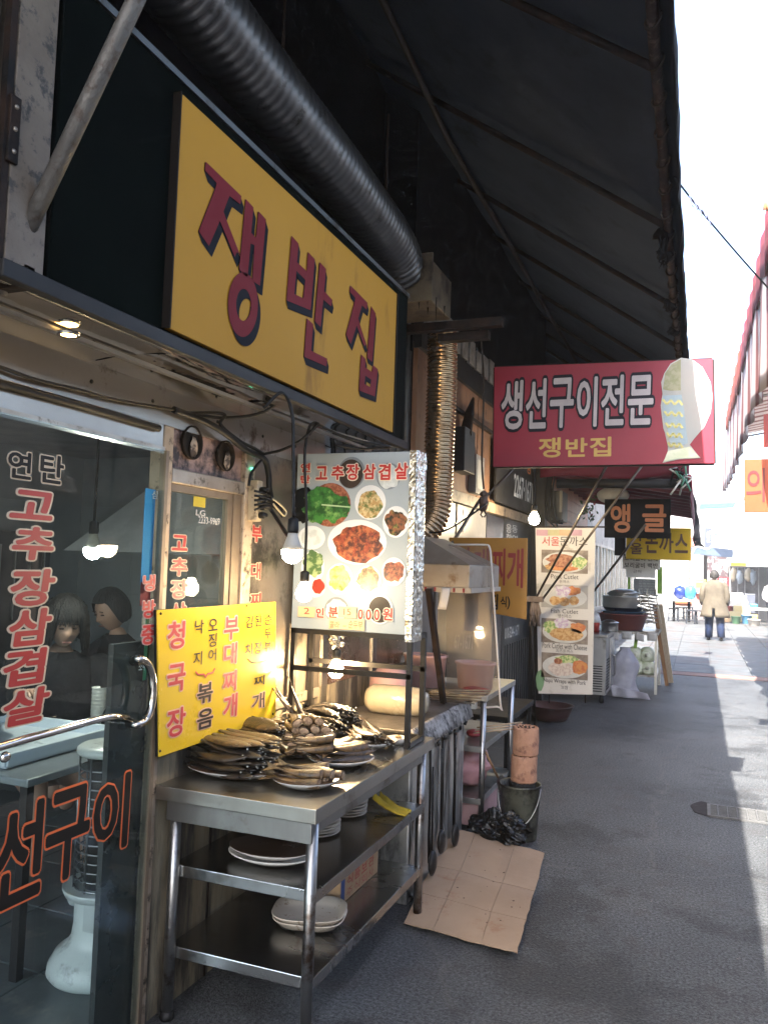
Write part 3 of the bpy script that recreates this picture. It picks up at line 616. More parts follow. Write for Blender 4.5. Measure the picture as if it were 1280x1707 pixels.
# ---------------------------------------------------------------- fish
def fishmat(name,back,mid,belly,rough=.38,metallic=0,bar=0):
    m=bpy.data.materials.new(name);m.use_nodes=True;n=m.node_tree.nodes;L=m.node_tree.links;b=n['Principled BSDF']
    tc=n.new('ShaderNodeTexCoord');sp=n.new('ShaderNodeSeparateXYZ');L.new(tc.outputs['Object'],sp.inputs[0])
    nz=n.new('ShaderNodeTexNoise');nz.inputs['Scale'].default_value=30;nz.inputs['Detail'].default_value=8;nz.inputs['Roughness'].default_value=.75;L.new(tc.outputs['Object'],nz.inputs[0])
    nb=n.new('ShaderNodeTexNoise');nb.inputs['Scale'].default_value=7;nb.inputs['Detail'].default_value=5
    oi=n.new('ShaderNodeObjectInfo');va=n.new('ShaderNodeVectorMath');va.operation='SCALE';va.inputs[3].default_value=1
    cb=n.new('ShaderNodeCombineXYZ');L.new(oi.outputs['Random'],cb.inputs[0]);ml_=n.new('ShaderNodeVectorMath');ml_.operation='SCALE';ml_.inputs[3].default_value=20;L.new(cb.outputs[0],ml_.inputs[0])
    va2=n.new('ShaderNodeVectorMath');va2.operation='ADD';L.new(tc.outputs['Object'],va2.inputs[0]);L.new(ml_.outputs[0],va2.inputs[1]);L.new(va2.outputs[0],nb.inputs[0])
    mr=n.new('ShaderNodeMapRange');mr.inputs[1].default_value=-.024;mr.inputs[2].default_value=.024;L.new(sp.outputs[1],mr.inputs[0])
    a=n.new('ShaderNodeMath');a.operation='MULTIPLY_ADD';a.inputs[1].default_value=1.1;L.new(nb.outputs[0],a.inputs[0]);L.new(mr.outputs[0],a.inputs[2])
    s_=n.new('ShaderNodeMath');s_.operation='SUBTRACT';s_.inputs[1].default_value=.55;L.new(a.outputs[0],s_.inputs[0])
    cr=n.new('ShaderNodeValToRGB');e=cr.color_ramp.elements;e[0].position=.15;e[0].color=_lin(belly);e[1].position=.75;e[1].color=_lin(back);k=e.new(.45);k.color=_lin(mid);L.new(s_.outputs[0],cr.inputs[0])
    c2=n.new('ShaderNodeValToRGB');c2.color_ramp.elements[0].position=.47;c2.color_ramp.elements[1].position=.60;L.new(nz.outputs[0],c2.inputs[0])
    mx=n.new('ShaderNodeMixRGB');mf=n.new('ShaderNodeMath');mf.operation='MULTIPLY';mf.inputs[1].default_value=.85;L.new(c2.outputs[0],mf.inputs[0]);L.new(mf.outputs[0],mx.inputs[0]);L.new(cr.outputs[0],mx.inputs[1]);mx.inputs[2].default_value=(.006,.004,.003,1)
    L.new(mx.outputs[0],b.inputs['Base Color']);b.inputs['Roughness'].default_value=rough;b.inputs['Metallic'].default_value=metallic;b.inputs['Coat Weight'].default_value=.35;b.inputs['Coat Roughness'].default_value=.25
    bp=n.new('ShaderNodeBump');bp.inputs['Strength'].default_value=1.0;bp.inputs['Distance'].default_value=.006;L.new(nz.outputs[0],bp.inputs['Height']);L.new(bp.outputs[0],b.inputs['Normal'])
    return m
fm_dark=fishmat('fish_dark',(.004,.0045,.006),(.009,.008,.007),(.040,.023,.011))
fm_gold=fishmat('fish_golden',(.022,.013,.006),(.06,.032,.011),(.15,.085,.032))
fm_black=fishmat('fish_glossy_black',(.0025,.0025,.003),(.004,.004,.004),(.010,.008,.007),.16)
fm_brown=fishmat('fish_brown',(.012,.009,.007),(.038,.022,.012),(.15,.088,.042))
fm_flesh=M('fish_flesh',(.42,.30,.19),.45,0,(.22,.14,.08),40,.7,.6,70)
fm_eye=M('fish_eye',(.5,.5,.45),.15)
def fish_bm(L=.30,h=.030,t=.020,bend=.0,cut=False,seed=0,curl=0):
    """lies on its side: length along x, back towards +y, thickness z"""
    n=16;seg=12;vs=[];fs=[]
    prof=[.06,.34,.60,.80,.94,1.0,1.0,.96,.90,.82,.72,.60,.48,.36,.25,.16,.12]
    if cut: prof=[.92,.97,1,1,.99,.96,.92,.86,.79,.71,.62,.52,.42,.32,.24,.17,.13]
    for i in range(n+1):
        u=i/n;x=L*(.5-u);hh=h*prof[i];tt=t*(prof[i]**.9)
        by=bend*math.sin(math.pi*u)*L;cz=curl*(u-.4)**2*L
        for k in range(seg):
            a=2*math.pi*k/seg;w_=1+.13*noise.noise(Vector((u*7,math.cos(a)*1.6,math.sin(a)*1.6+seed*5)))+.09*noise.noise(Vector((u*19,math.cos(a)*3,math.sin(a)*3+seed*5)))
            vs.append(Vector((x,by+hh*math.sin(a)*w_,cz+tt*math.cos(a)*w_)))
    for i in range(n):
        for k in range(seg):
            a=i*seg+k;b=i*seg+(k+1)%seg;fs.append((a,b,b+seg,a+seg))
    m=MB();m.add(vs,fs,True);m.f.append(tuple(range(seg-1,-1,-1)));m.sm.append(False)
    # tail fin
    x=-L/2;cz=curl*.36*L;q=[(x+.012,0,cz+.003),(x-.012,.010,cz+.002),(x-.062,.040,cz+.006),(x-.040,.004,cz+.001),(x-.056,-.034,cz+.004),(x-.012,-.008,cz+.002)]
    m.prism([Vector(p)-Vector((0,0,.0015)) for p in q],(0,0,.002))
    # back and belly fins
    m.prism([(.01*L,h*.9+bend*L,0),(-.10*L,h*.72+bend*L,0),(-.14*L,h*.95+bend*L,.001)],(0,0,.0015))
    m.prism([(-.08*L,-h*.80+bend*L,0),(-.22*L,-h*.5+bend*L,0),(-.20*L,-h*.85+bend*L,.001)],(0,0,.0015))
    return m
protos={}
def proto(key,mat,L,h,t,bend,cut,curl):
    o=fish_bm(L,h,t,bend,cut,len(protos),curl).build('grilled_fish',mat,local=True)
    xs=L/2
    if cut: MB().lathe([(0,.004),(.55,.0035),(.9,.001),(.97,-.001)],(xs-.0005,0,0),14,t*.92,h*.92,axis=Matrix(((0,0,1),(0,1,0),(1,0,0)))).build('cut_flesh',fm_flesh,o,local=True)
    else:
        for s in(-1,1): MB().ball((xs*.84,h*.16,s*t*.58),.0035,8,6).build('eye',fm_eye,o,local=True)
        MB().prism([(xs*.70,-h*.62,t*.52),(xs*.74,h*.45,t*.56),(xs*.69,h*.5,t*.60),(xs*.64,-h*.6,t*.62)],(0,0,.0012)).build('gill_cover',mat,o,local=True)
    protos[key]=o;o['used']=0;return o
proto('dark',fm_dark,.32,.0275,.011,.03,False,.15);proto('dark2',fm_dark,.29,.026,.0115,-.05,False,.1)
proto('gold',fm_gold,.32,.038,.0115,.04,False,.12);proto('black',fm_black,.29,.021,.014,.06,False,-.25)
proto('cut',fm_brown,.20,.026,.018,.04,True,.1);proto('cutg',fm_gold,.17,.023,.018,-.04,True,.1);proto('brown',fm_brown,.24,.025,.012,.04,False,.15)
def fish(key,x,y,z,rz,rx=0,ry=0,sc=1,label='',group=''):
    p=protos[key]
    if not p['used']: o=p;p['used']=1;o.location=(x,y,z);o.rotation_euler=(rx,ry,rz);o.scale=(sc,)*3
    else: o=dup(p,(x,y,z),(rx,ry,rz),scale=(sc,)*3)
    o['label']=label;o['category']='fish';o['group']=group;return o
rnd=random.Random(11);u=rnd.uniform
g1='dark mackerel heaped on the platter by the glass door'
def heap(cx,cy,z0,rz,rows,dy,dz,keys,label,group,rj=.08,xj=.02,tilt=.15,sc=1,dx=0):
    for r_,nn in enumerate(rows):
        for k in range(nn):
            a=rz+u(-rj,rj);off=(k-(nn-1)/2)*dy+u(-.004,.004);al=u(-xj,xj)+dx*r_
            x=cx+al*math.cos(rz)-off*math.sin(rz);y=cy+al*math.sin(rz)+off*math.cos(rz)
            fish(keys[rnd.randrange(len(keys))],x,y,z0+r_*dz+u(-.002,.003),a,u(-tilt,tilt)*1.8+(off/dy)*-.16,u(-.07,.07),sc*u(.93,1.05),(['bottom layer ','second layer ','third layer ','fourth layer ','uppermost '][r_] if r_<len(rows)-1 else 'top layer ')+label if len(rows)>1 else label,group)
heap(-1.575,2.60,T+.030,R(-12),(6,6,5,5,4),.038,.018,['dark','dark','dark2'],'dark grilled mackerel in the heap by the glass door',g1)
heap(-1.60,2.63,T+.122,R(-14),(4,),.046,.026,['gold'],'golden backed fish on top of the dark mackerel heap','golden fish topping the heap by the door',sc=1.12)
heap(-1.275,2.585,T+.032,R(8),(4,3),.040,.026,['cut','cutg'],'brown fish piece on the front corner platter','fish pieces on the front corner platter',sc=.92)
heap(-1.51,3.02,T+.030,R(-48),(5,5,5,4,3),.040,.027,['cut','cutg','cut'],'cut croaker in the tall middle stack','cut croakers stacked in the middle',xj=.015,tilt=.3,rj=.08,sc=1.0)
heap(-1.66,2.90,T+.090,R(-20),(5,4,3),.036,.020,['gold','brown'],'golden brown fish laid at the left of the middle stack','golden brown fish against the yellow board')
heap(-1.30,2.93,T+.033,R(62),(6,5,4),.032,.019,['brown','cutg','brown'],'brown fish slanting on the alley side platter','slanting fish on the alley side platter',sc=.98)
heap(-1.37,2.80,T+.085,R(40),(3,2),.036,.026,['cutg'],'pale golden fish piece bridging the two front platters','pale fish pieces between platters',sc=.85)
heap(-1.575,3.40,T+.045,R(-20),(7,7,6,5,3),.028,.021,['black'],'shiny black fish in the rear heap','shiny black fish heaped at the back',rj=.06,xj=.01,tilt=.4,sc=1.05)
heap(-1.32,3.26,T+.032,R(-48),(6,5,3),.028,.019,['brown','dark2','brown'],'reddish brown fish on the platter by the frame post','reddish fish by the frame post',sc=.9)
# raised tails sticking up from the back heap
for k,(x,y,a) in enumerate(((-1.66,3.16,.9),(-1.63,3.12,.75),(-1.60,3.15,1.1))): fish('brown',x,y,T+.15,R(25),0,-a*-1,1.0,'brown fish with its tail pointing up over the stack','fish standing tail up')
# small bowl with sauce
bw=MB().lathe([(.0,.004),(.024,.004),(.026,.0),(.030,.0),(.041,.016),(.043,.030),(.040,.031),(.036,.018),(.02,.010),(0,.010)],(0,0,0),28).build('sauce_bowl',cer,None,loc=(-1.235,3.385,T),local=True);tag(bw,'small white bowl holding a brown lump beside the frame post','bowl')
MB().ball((.008,.0,.026),.014,10,8,1.2,1,.8,.5,3).build('brown_lump',M('print_brown',(.1,.05,.02)),bw,local=True)
# stacked plates on the shelves
SZ=.515
pp=None
def plate(x,y,z,r,label,group,mat=cer):
    global pp
    if pp is None:
        pp=MB().lathe([(0,.003),(.06,.003),(.064,0),(.07,0),(.090,.009),(.105,.012),(.106,.015),(.09,.0125),(.07,.006),(0,.006)],(0,0,0),36).build('plate',M('stoneware',(.52,.45,.38),.3,0,(.46,.39,.32),4),None,loc=(x,y,z),local=True);o=pp
    else:o=dup(pp,(x,y,z))
    o.scale=(r/.106,)*2+(1,);o.rotation_euler=(0,0,u(0,3));tag(o,label,'plate',group)
for k in range(12): plate(-1.425+u(-.003,.003),2.965+u(-.003,.003),SZ+k*.0115,.108,'stoneware plate in the nearer round stack on the middle shelf','plates in the nearer stack')
for k in range(11): plate(-1.40+u(-.003,.003),3.235+u(-.003,.003),SZ+k*.0125,.088,'stoneware plate in the farther round stack beside the yellow cloth','plates in the farther stack')
oval_platter('platter','lower white oval platter of the pair on the middle shelf',(-1.42,2.615,SZ),.160,.112,R(3))
o=oval_platter('platter','upper dark rimmed oval platter of the pair on the middle shelf',(-1.425,2.62,SZ+.017),.155,.108,R(3),line=True)
def sqplate(name,label,c,a,b,rot):
    def f(sc,z):
        return [(math.copysign(abs(math.cos(t))**.62,math.cos(t))*a*sc,math.copysign(abs(math.sin(t))**.62,math.sin(t))*b*sc,z) for t in[2*math.pi*k/40 for k in range(40)]]
    pr=[(.01,.005),(.7,.005),(.8,.010),(.98,.034),(1.0,.037),(.98,.039),(.82,.018),(.68,.010),(.01,.010)]
    m=MB();vs=[]
    for sc,z in pr: vs+=f(sc,z)
    m.add(vs,[(i*40+k,i*40+(k+1)%40,(i+1)*40+(k+1)%40,(i+1)*40+k) for i in range(len(pr)-1) for k in range(40)],True)
    o=m.build(name,M('stoneware2',(.60,.53,.44),.25,0,(.54,.46,.37),5,dirt=(.2,.12,.06),dscale=24,damt=.1),None,loc=c,rot=(0,0,rot),local=True);return tag(o,label,'platter')
sqplate('platter','lower of two rounded square dishes on the bottom shelf',(-1.345,2.80,.242),.135,.118,R(14))
sqplate('platter','upper stained rounded square dish on the bottom shelf',(-1.35,2.805,.256),.138,.120,R(18))
# yellow cloth
def clo(u_,v_):
    x=-1.32+.16*u_;y=3.33+.09*v_-.03*u_;z=SZ+.006+.045*(1-u_)**2*(1+.4*math.sin(v_*7))+.008*noise.noise(Vector((u_*6,v_*6,1)))
    return (x,y,z)
tag(MB().grid(clo,14,10).build('yellow_cloth',M('cloth_yellow',(.55,.38,.02),.75,0,(.45,.30,.02),20,bump=.3),None,loc=(-1.3,3.35,SZ),solid=.006),'crumpled yellow cloth beside the farther plate stack','cloth')
# printed carton on the bottom shelf
ct=thing('carton','cardboard carton with red and blue print on the bottom shelf','box',(-1.45,3.17,.24))
MB().box(-1.56,-1.305,2.98,3.38,.241,.345).build('carton_body',M('kraft_light',(.46,.30,.17),.8,0,(.38,.24,.13),6),ct,bevel=.003)
MB().box(-1.3045,-1.3035,2.985,3.02,.245,.34).build('blue_label',M('labblue',(.03,.06,.2),.6),ct)
q=MB()
for i in range(4):
    letters(q,'식품보관냉동'[i],'X',-1.3045,(3.04+i*.075,3.10+i*.075,.295,.335),.03,None,.001);letters(q,'주식회사유통'[i],'X',-1.3045,(3.04+i*.075,3.10+i*.075,.25,.285),.0,None,.001)
q.build('lettering',M('labred',(.4,.06,.03),.6),ct,recalc=False)
# ================================================================ big sloping canopy over the alley
aw=thing('canvas_canopy','big dark canvas canopy with a rusty edge pipe sloping over the alley','canopy',(-.2,3,3.5))
SL=.72
def azz(y): return 3.52+(.20 if y<3.0 else max(0,.20-(y-3.0)*.10) if y<5 else 0)+.01*math.sin(y*2)
def canv(x0,x1,y0,y1):
    def f(a,b2):
        x=x0+(x1-x0)*a;y=y0+(y1-y0)*b2
        sag=-.035*math.sin(math.pi*((y-.7)/1.3%1))*(math.sin(math.pi*min(1,max(0,a))))
        return (x,y,azz(y)+SL*(-.17-x)+sag+.035+.008*noise.noise(Vector((x*3,y*3,0))))
    return f
canvas=M('canopy_canvas',(.050,.064,.095),.85,0,(.030,.040,.062),1.2,.5,.3,8,spec=.15,dirt=(.022,.028,.042),dscale=1.2,damt=.25)
MB().grid(canv(-.17,-2.95,-3.0,12.6),26,110).build('canvas_sheet',canvas,aw,solid=.006)
for y in(-1.2,.1,1.4,2.35,3.35,4.65,5.95,7.1,8.3,9.5,10.7,12.0):
    MB().tube([(-.19,y,azz(y)-.02),(-2.65,y,azz(y)+SL*2.46-.02)],.019,8).build('rafter',rustblack,aw)
for x in(-1.60,-2.35):
    MB().tube([(x,y,azz(y)+SL*(-.19-x)-.05) for y in[-2+.5*i for i in range(30)]],.021,8).build('purlin',M('purlin_rust',(.018,.012,.010),.7,.1,(.008,.007,.007),9),aw)
edge=[(-.175+.006*noise.noise(Vector((0,y*2,0))),y,azz(y)-.015) for y in[-2+.25*i for i in range(59)]]
MB().tube(edge,.024,12).build('edge_pipe',M('edge_pipe',(.045,.026,.02),.7,.0,(.018,.013,.012),14,.6,.5,50,dirt=(.11,.085,.075),dscale=20,damt=.25,spec=.2),aw)
# rope lacing wound round the edge pipe, each loop a ring
for i in range(50):
    y=.2+i*.24;c=Vector((-.175,y,azz(y)-.015));q=[]
    for k in range(13):
        a=2*math.pi*k/12;q.append(c+Vector((math.cos(a)*.031,.05*math.sin(a*.5)-.02,math.sin(a)*.031)))
    MB().tube(q,.006,5).build('lacing_rope',M('oldrope',(.05,.04,.035),.9),aw)
# torn canvas hem hanging outside the pipe
def hem(a,b2):
    y=-2+14.6*b2;w_=.10+.12*abs(noise.noise(Vector((y*1.1,3,1))))+.05*noise.noise(Vector((y*6,1,1)))+.03*noise.noise(Vector((y*21,1,1)))
    return (-.175+.075*min(1,a*2.2)+.015*noise.noise(Vector((y*5,a*2,0))),y,azz(y)+.045-w_*1.4*a*a)
MB().grid(hem,5,230).build('torn_hem',M('hem',(.005,.005,.007),.85,0,(.012,.011,.012),12),aw,solid=.004)
# a rag caught on the wire and shreds hanging from the pipe
for k,(y,l) in enumerate(((4.72,.16),(4.95,.10),(2.6,.06),(5.9,.07),(6.6,.05))):
    m=MB()
    for j in range(7):
        a=Vector((-.20+u(-.03,.03),y+u(-.04,.04),azz(y)-.03));m.tube([a,a+Vector((u(-.02,.02),u(-.02,.02),-l*.5)),a+Vector((u(-.03,.03),u(-.03,.03),-l*u(.7,1)))],[.008,.005,.001],5)
    m.ball((-.20,y,azz(y)-.03),.045,9,7,1,1.4,.8,.8,k)
    m.build('hanging_shred',M('hem',(.02,.02,.02)),aw)
wr=MB().tube(smooth([(-.13,4.25,3.62),(.03,4.6,3.53),(.35,5.1,3.30),(.8,6.2,3.2),(1.6,8,3.3)],8),.0055,5).build('overhead_wire',rubber,loc=(.3,5,3.4));tag(wr,'thin sagging wire with a torn rag leaving the canopy edge','wire')
m=MB()
for k in range(5):
    a=Vector((-.06+k*.022,4.40+.03*k,3.58-.015*k));m.bar(a,a+Vector((.02,0,-.05-.04*rnd.random())),.018,.004)
m.build('rag',M('ragblue',(.10,.11,.2),.8),wr)
# slanting pipe struts
MB().grid(lambda a,b2:(-3.1+2.85*a,12.5+.02*math.sin(a*20),3.0+(azz(12.5)+SL*(2.93-2.85*a)+.05-3.0)*b2),20,8).build('end_sheet',canvas,aw,solid=.006)
stt=MB().tube([(-1.49,1.345,2.175),(-1.155,1.36,2.81),(-.80,1.375,3.47),(-.45,1.39,4.12)],.0195,14).build('canopy_strut',M('strut_paint',(.15,.14,.13),.5,.3,(.10,.092,.086),8,.5,.4,50,dirt=(.08,.06,.05),dscale=30,damt=.35),loc=(-1.49,1.345,2.175));tag(stt,'pale galvanised pipe strut slanting across the dark green fascia','pole')
MB().bar((-1.53,1.345,2.20),(-1.40,1.345,2.20),.03,.05).build('strut_foot',rustblack,stt)
m=MB().tube([PY(892,1228,7.9),PY(884,1000,7.75)],.014,8);po=m.build('black_pole',blackpaint,loc=tuple(PY(892,1228,7.9)));tag(po,'thin black pole standing beside the pork cutlet banner with a mop hanging from it','pole')
for a,b2,r_ in((PY(893,997,7.75),PY(1030,740,6.6),.011),(PY(903,1000,7.78),PY(1070,775,7.2),.011),(PY(990,985,9.2),PY(1075,875,8.6),.013),(PY(800,833,5.6),PY(728,945,5.3),.013),(PY(806,832,5.6),PY(868,768,5.9),.010)):
    k=MB().tube([a,b2],r_,8).build('slanting_rod',M('rod',(.05,.04,.035),.4,.5,(.12,.10,.08),8),loc=tuple(a));tag(k,'thin slanting rod propping the awnings among the signs','rod','slanting rods under the awnings')
k['label']='short rod rising right from the knotted cloth behind the red fish sign'
# rope with knotted cloth
rp=MB().tube(smooth([PY(800,540,5.35),PY(806,640,5.35),PY(803,760,5.35),PY(806,815,5.35)]),.007,6).build('hanging_rope',M('oldrope',(.05,.04,.035)),loc=tuple(PY(806,815,5.35)));tag(rp,'dark rope hanging past the duct with a knotted brown cloth','rope')
c=PY(806,838,5.35);m=MB().ball(c,.05,12,10,.62,.5,1.35,.5,4);m.ball(c+Vector((0,0,.06)),.03,9,7,.9,.7,.7,.5,5)
for s in(-1,1):m.tube([c+Vector((0,0,-.05)),c+Vector((s*.02,0,-.08)),c+Vector((s*.005,0,-.10))],.006,5)
m.build('knotted_cloth',M('brown_cloth',(.13,.08,.06),.9,0,(.07,.045,.035),14,bump=.5),rp)
# ================================================================ exhaust ducts
def corr(pts,r,pitch,amp,seg=22):
    pts=[Vector(p) for p in pts];L_=[0]
    for i in range(1,len(pts)):L_.append(L_[-1]+(pts[i]-pts[i-1]).length)
    n=int(L_[-1]/pitch*4);P=[];rr=[]
    j=0
    for k in range(n+1):
        s_=L_[-1]*k/n
        while j<len(pts)-2 and L_[j+1]<s_:j+=1
        t=(s_-L_[j])/max(1e-9,L_[j+1]-L_[j]);P.append(pts[j].lerp(pts[j+1],t));rr.append(r+amp*math.sin(k*math.pi/2))
    return MB().tube(P,rr,seg)
ductm=M('duct_metal',(.34,.33,.32),.22,.95,(.20,.18,.16),6,.5,.15,40,dirt=(.06,.045,.03),dscale=9,damt=.45)
d1=thing('exhaust_duct','large ribbed metal exhaust duct running above the yellow shop sign','duct',(-1.5,2.5,3.32))
corr(smooth([(-1.44,.3,3.38),(-1.47,1.4,3.36),(-1.50,2.4,3.33),(-1.52,3.2,3.32),(-1.55,3.9,3.30),(-1.57,4.13,3.24)],8),.128,.042,.010,28).build('ribbed_tube',M('duct_dark',(.15,.15,.16),.38,.85,(.09,.09,.10),5,dirt=(.05,.048,.048),dscale=8,damt=.2),d1)
for y in(1.2,2.6,3.7):
    MB().tube([(-1.50,y,3.50),(-1.50,y,3.9)],.006,6).build('hanger_rod',rustblack,d1)
bx=thing('duct_box','greasy beige sheet metal box joining the two ducts','duct box',(-1.55,4.3,3.1))
MB().box(-1.78,-1.40,4.14,4.55,3.07,3.30).build('box_body',M('greasebox',(.15,.12,.08),.45,.2,(.08,.06,.04),5,.5,.1,30,dirt=(.03,.02,.015),dscale=7,damt=.55),bx,bevel=.004)
MB().box(-1.80,-1.38,4.12,4.14,3.05,3.32).build('box_flange',M('greasebox',(.3,.2,.1)),bx)
MB().box(-1.82,-1.10,4.60,4.66,3.03,3.08).build('box_bracket',rustblack,bx)
MB().box(-1.52,-1.20,4.68,4.74,2.98,3.03).build('box_bracket',rustblack,bx)
for k in range(8):
    y=4.15+.06*k;MB().tube([(-1.36-.05*(k%3),4.145 if k<4 else 4.3,3.07),(-1.36-.05*(k%3),4.145 if k<4 else 4.3,3.07-.02-.02*(k%4))],[.005,.001],5).build('grease_drip',M('soot',(.01,.01,.01)),bx)
dx,dy=-1.60,5.03
d2=thing('flexible_duct','ribbed golden brown flexible duct hanging down and curling into the hood','duct',(dx,dy,3.1))
corr(smooth([(dx,dy,3.17),(dx+.005,dy,2.8),(dx,dy,2.4),(dx-.005,dy,2.08),(dx-.015,dy-.02,1.93),(dx-.06,dy-.06,1.82),(dx-.13,dy-.10,1.74),(dx-.16,dy-.12,1.68)],8),.097,.026,.0065,26).build('ribbed_tube',M('duct_gold',(.50,.38,.24),.26,.95,(.36,.22,.12),5,.5,.1,30,dirt=(.16,.09,.05),dscale=14,damt=.3),d2)
MB().lathe([(.097,-.02),(.099,0),(.097,.02),(.085,.02)],(dx,dy,3.17),26).build('duct_clamp',M('clamp',(.3,.25,.2),.4,.8),d2)
# ================================================================ upper facade beyond the fascia
nb=thing('neighbour_building','next shop front with pinkish plywood upper panels and dark doors','building',(-1.8,7,0))
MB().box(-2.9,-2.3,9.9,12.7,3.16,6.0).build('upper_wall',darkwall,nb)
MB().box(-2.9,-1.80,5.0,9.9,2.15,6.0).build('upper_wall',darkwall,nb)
for a,b2 in((5.02,5.62),(5.64,6.60),(6.62,7.28)):
    MB().box(-1.80,-1.765,a,b2,2.17,3.10).build('plywood_panel',woodpk,nb,bevel=.003)
MB().box(-1.79,-1.745,5.60,5.70,2.15,3.25).build('dark_batten',rustblack,nb)
MB().box(-1.79,-1.735,5.0,7.3,3.05,3.22).build('top_batten',blackpaint,nb)
MB().box(-1.80,-1.71,5.0,9.9,2.08,2.17).build('lintel_beam',M('lintel',(.26,.20,.14),.6,.1,(.16,.12,.08),6,.6,.3,40,dirt=(.05,.04,.03),dscale=10,damt=.4),nb,bevel=.004)
for i in range(12):
    y=5.1+.22*i;MB().box(-1.76,-1.735,y,y+.16,3.24,3.40+.02*(i%3)).build('corrugated_strip',M('whitestrip',(.28,.29,.30),.6,0,(.12,.12,.12),9),nb)
# doors
doorg=M('door_grey',(.19,.19,.20),.35,.3,(.13,.13,.135),2,dirt=(.06,.06,.06),dscale=3,damt=.2)
MB().box(-1.80,-1.76,5.03,6.95,.0,2.08).build('grey_door',doorg,nb)
MB().box(-1.762,-1.752,6.0,6.03,.0,2.08).build('door_seam',rubber,nb);MB().box(-1.762,-1.752,5.5,5.53,.0,2.08).build('door_seam',rubber,nb)
MB().box(-1.80,-1.755,6.96,7.62,.0,2.08).build('black_door',M('doorblk',(.012,.014,.02),.25,.2,(.02,.02,.025),2),nb,bevel=.003)
g=MB();g.box(-1.80,-1.75,7.63,9.35,.0,2.08);
for i in range(14): g.box(-1.752,-1.742,7.75+i*.11,7.75+i*.11+.05,.05,.85)
g.build('panelled_black_door',M('doorblk2',(.022,.024,.028),.4,.2,(.035,.037,.04),3),nb)
a=MB();letters(a,'서','X',-1.752,RX(759,846,775,886,-1.752),.0,None,.002);a.build('green_lettering',M('green_let',(.06,.55,.22),.4),nb,recalc=False)
q=MB();yy=(PX(843,850,-1.74).y,PX(868,850,-1.74).y)
for p0,p1 in(((841,846),(868,856)),((868,856),(868,925)),((840,925),(866,932))): q.bar(PX(*p0,-1.741),PX(*p1,-1.741),.006,.002,up=(1,0,0))
letters(q,'응','X',-1.742,RX(843,874,852,888,-1.742),.0,None,.002);letters(q,'향','X',-1.742,RX(843,890,852,904,-1.742),.0,None,.002);letters(q,'동','X',-1.742,RX(853,876,862,888,-1.742),.0,None,.002);letters(q,'영','X',-1.742,RX(853,892,862,906,-1.742),.0,None,.002)
letters(q,'010-5244-1671','X',-1.742,RX(841,1044,864,1062,-1.742),.02,None,.002)
q.build('white_lettering',M('whitelet',(.75,.75,.72),.5),nb,recalc=False)
# outdoor fan unit / meter under the plywood
fu=thing('meter_box','grey meter box with paper notices under the plywood panels','meter box',(-1.7,6.4,2.3))
MB().box(-1.765,-1.66,5.85,6.15,2.32,2.66).build('black_speaker',blackpaint,fu,bevel=.006)
MB().box(-1.765,-1.70,6.35,6.62,2.20,2.52).build('grey_box',M('greybox',(.22,.22,.22),.5),fu,bevel=.004)
MB().box(-1.70,-1.697,6.38,6.58,2.24,2.48).build('notice',M('notice',(.4,.4,.38),.6),fu)
MB().bar((-1.74,5.7,2.80),(-1.74,7.0,2.80),.03).build('black_bar',rustblack,fu)
MB().tube([(-1.70,6.0,2.62),(-1.70,6.10,2.8),(-1.70,6.2,2.95)],[.05,.04,.01],8).build('black_brush',rustblack,fu)
# dark sign 2267-1671 along the wall
s2=thing('phone_sign','black slanted board with orange characters and the number 2267-1671','sign',(-1.72,8.2,2.3))
BXs=-1.70
c=[PX(820,775,BXs),PX(893,775,BXs),PX(889,845,BXs),PX(826,826,BXs)]
MB().box(-1.72,BXs,c[3].y,c[1].y+.02,2.19,2.78).build('board',M('boardblk',(.025,.024,.024),.5),s2,bevel=.003)
a=MB();letters(a,'2267·1671','X',BXs,RX(856,797,887,834,BXs),.02,None,.002,warp=lambda uu,z:(uu,z));a.build('number',M('whitelet',(.7,.7,.7)),s2,recalc=False)
a=MB();letters(a,'앵','X',BXs,RX(877,768,884,790,BXs),.03,None,.002);letters(a,'글','X',BXs,RX(893,768,903,802,BXs),.03,None,.002);a.build('orange_lettering',M('orange_let',(.65,.17,.03),.5),s2,recalc=False)
MB().box(-1.78,-1.74,9.36,9.9,.0,2.08).build('cream_jamb',M('creamj',(.5,.42,.33),.6),nb)
MB().box(-1.77,-1.72,9.0,9.9,2.18,3.0).build('cream_panel',M('creamj',(.5,.42,.33)),nb,bevel=.003)
# ================================================================ red fish sign facing the camera
RY_=5.5
rs=thing('red_fish_sign','crimson hanging sign with white brush lettering and a pale fish','sign',(-.64,RY_,2.3))
redv=M('sign_crimson',(.31,.020,.045),.45,0,(.26,.016,.036),1.5,translucent=.12)
C4=[PY(824,612,RY_),PY(1187,598,RY_),PY(1190,772,RY_),PY(822,778,RY_)]
MB().prism([v+Vector((0,.0,0)) for v in C4],(0,.012,0)).build('sign_panel',redv,rs)
m=MB();ins=[v+Vector((0,.022,0)) for v in C4]
for i in range(4): m.bar(ins[i],ins[(i+1)%4],.02)
m.build('sign_frame',rustblack,rs)
zc=lambda x,y:(820+x/3.368,590+y/3.368)
wl,nl,gl=MB(),MB(),MB()
for ch,r in(('생',(52,150,172,425)),('선',(190,140,305,420)),('구',(325,135,458,415)),('이',(475,130,590,410)),('전',(612,120,740,402)),('문',(762,120,905,398))):
    rc=RY(*zc(r[0],r[1]),*zc(r[2],r[3]),RY_);letters(wl,ch,'Y',RY_,rc,.03,None,.004,slant=.04);letters(nl,ch,'Y',RY_,rc,.03,.075,.002,slant=.04)
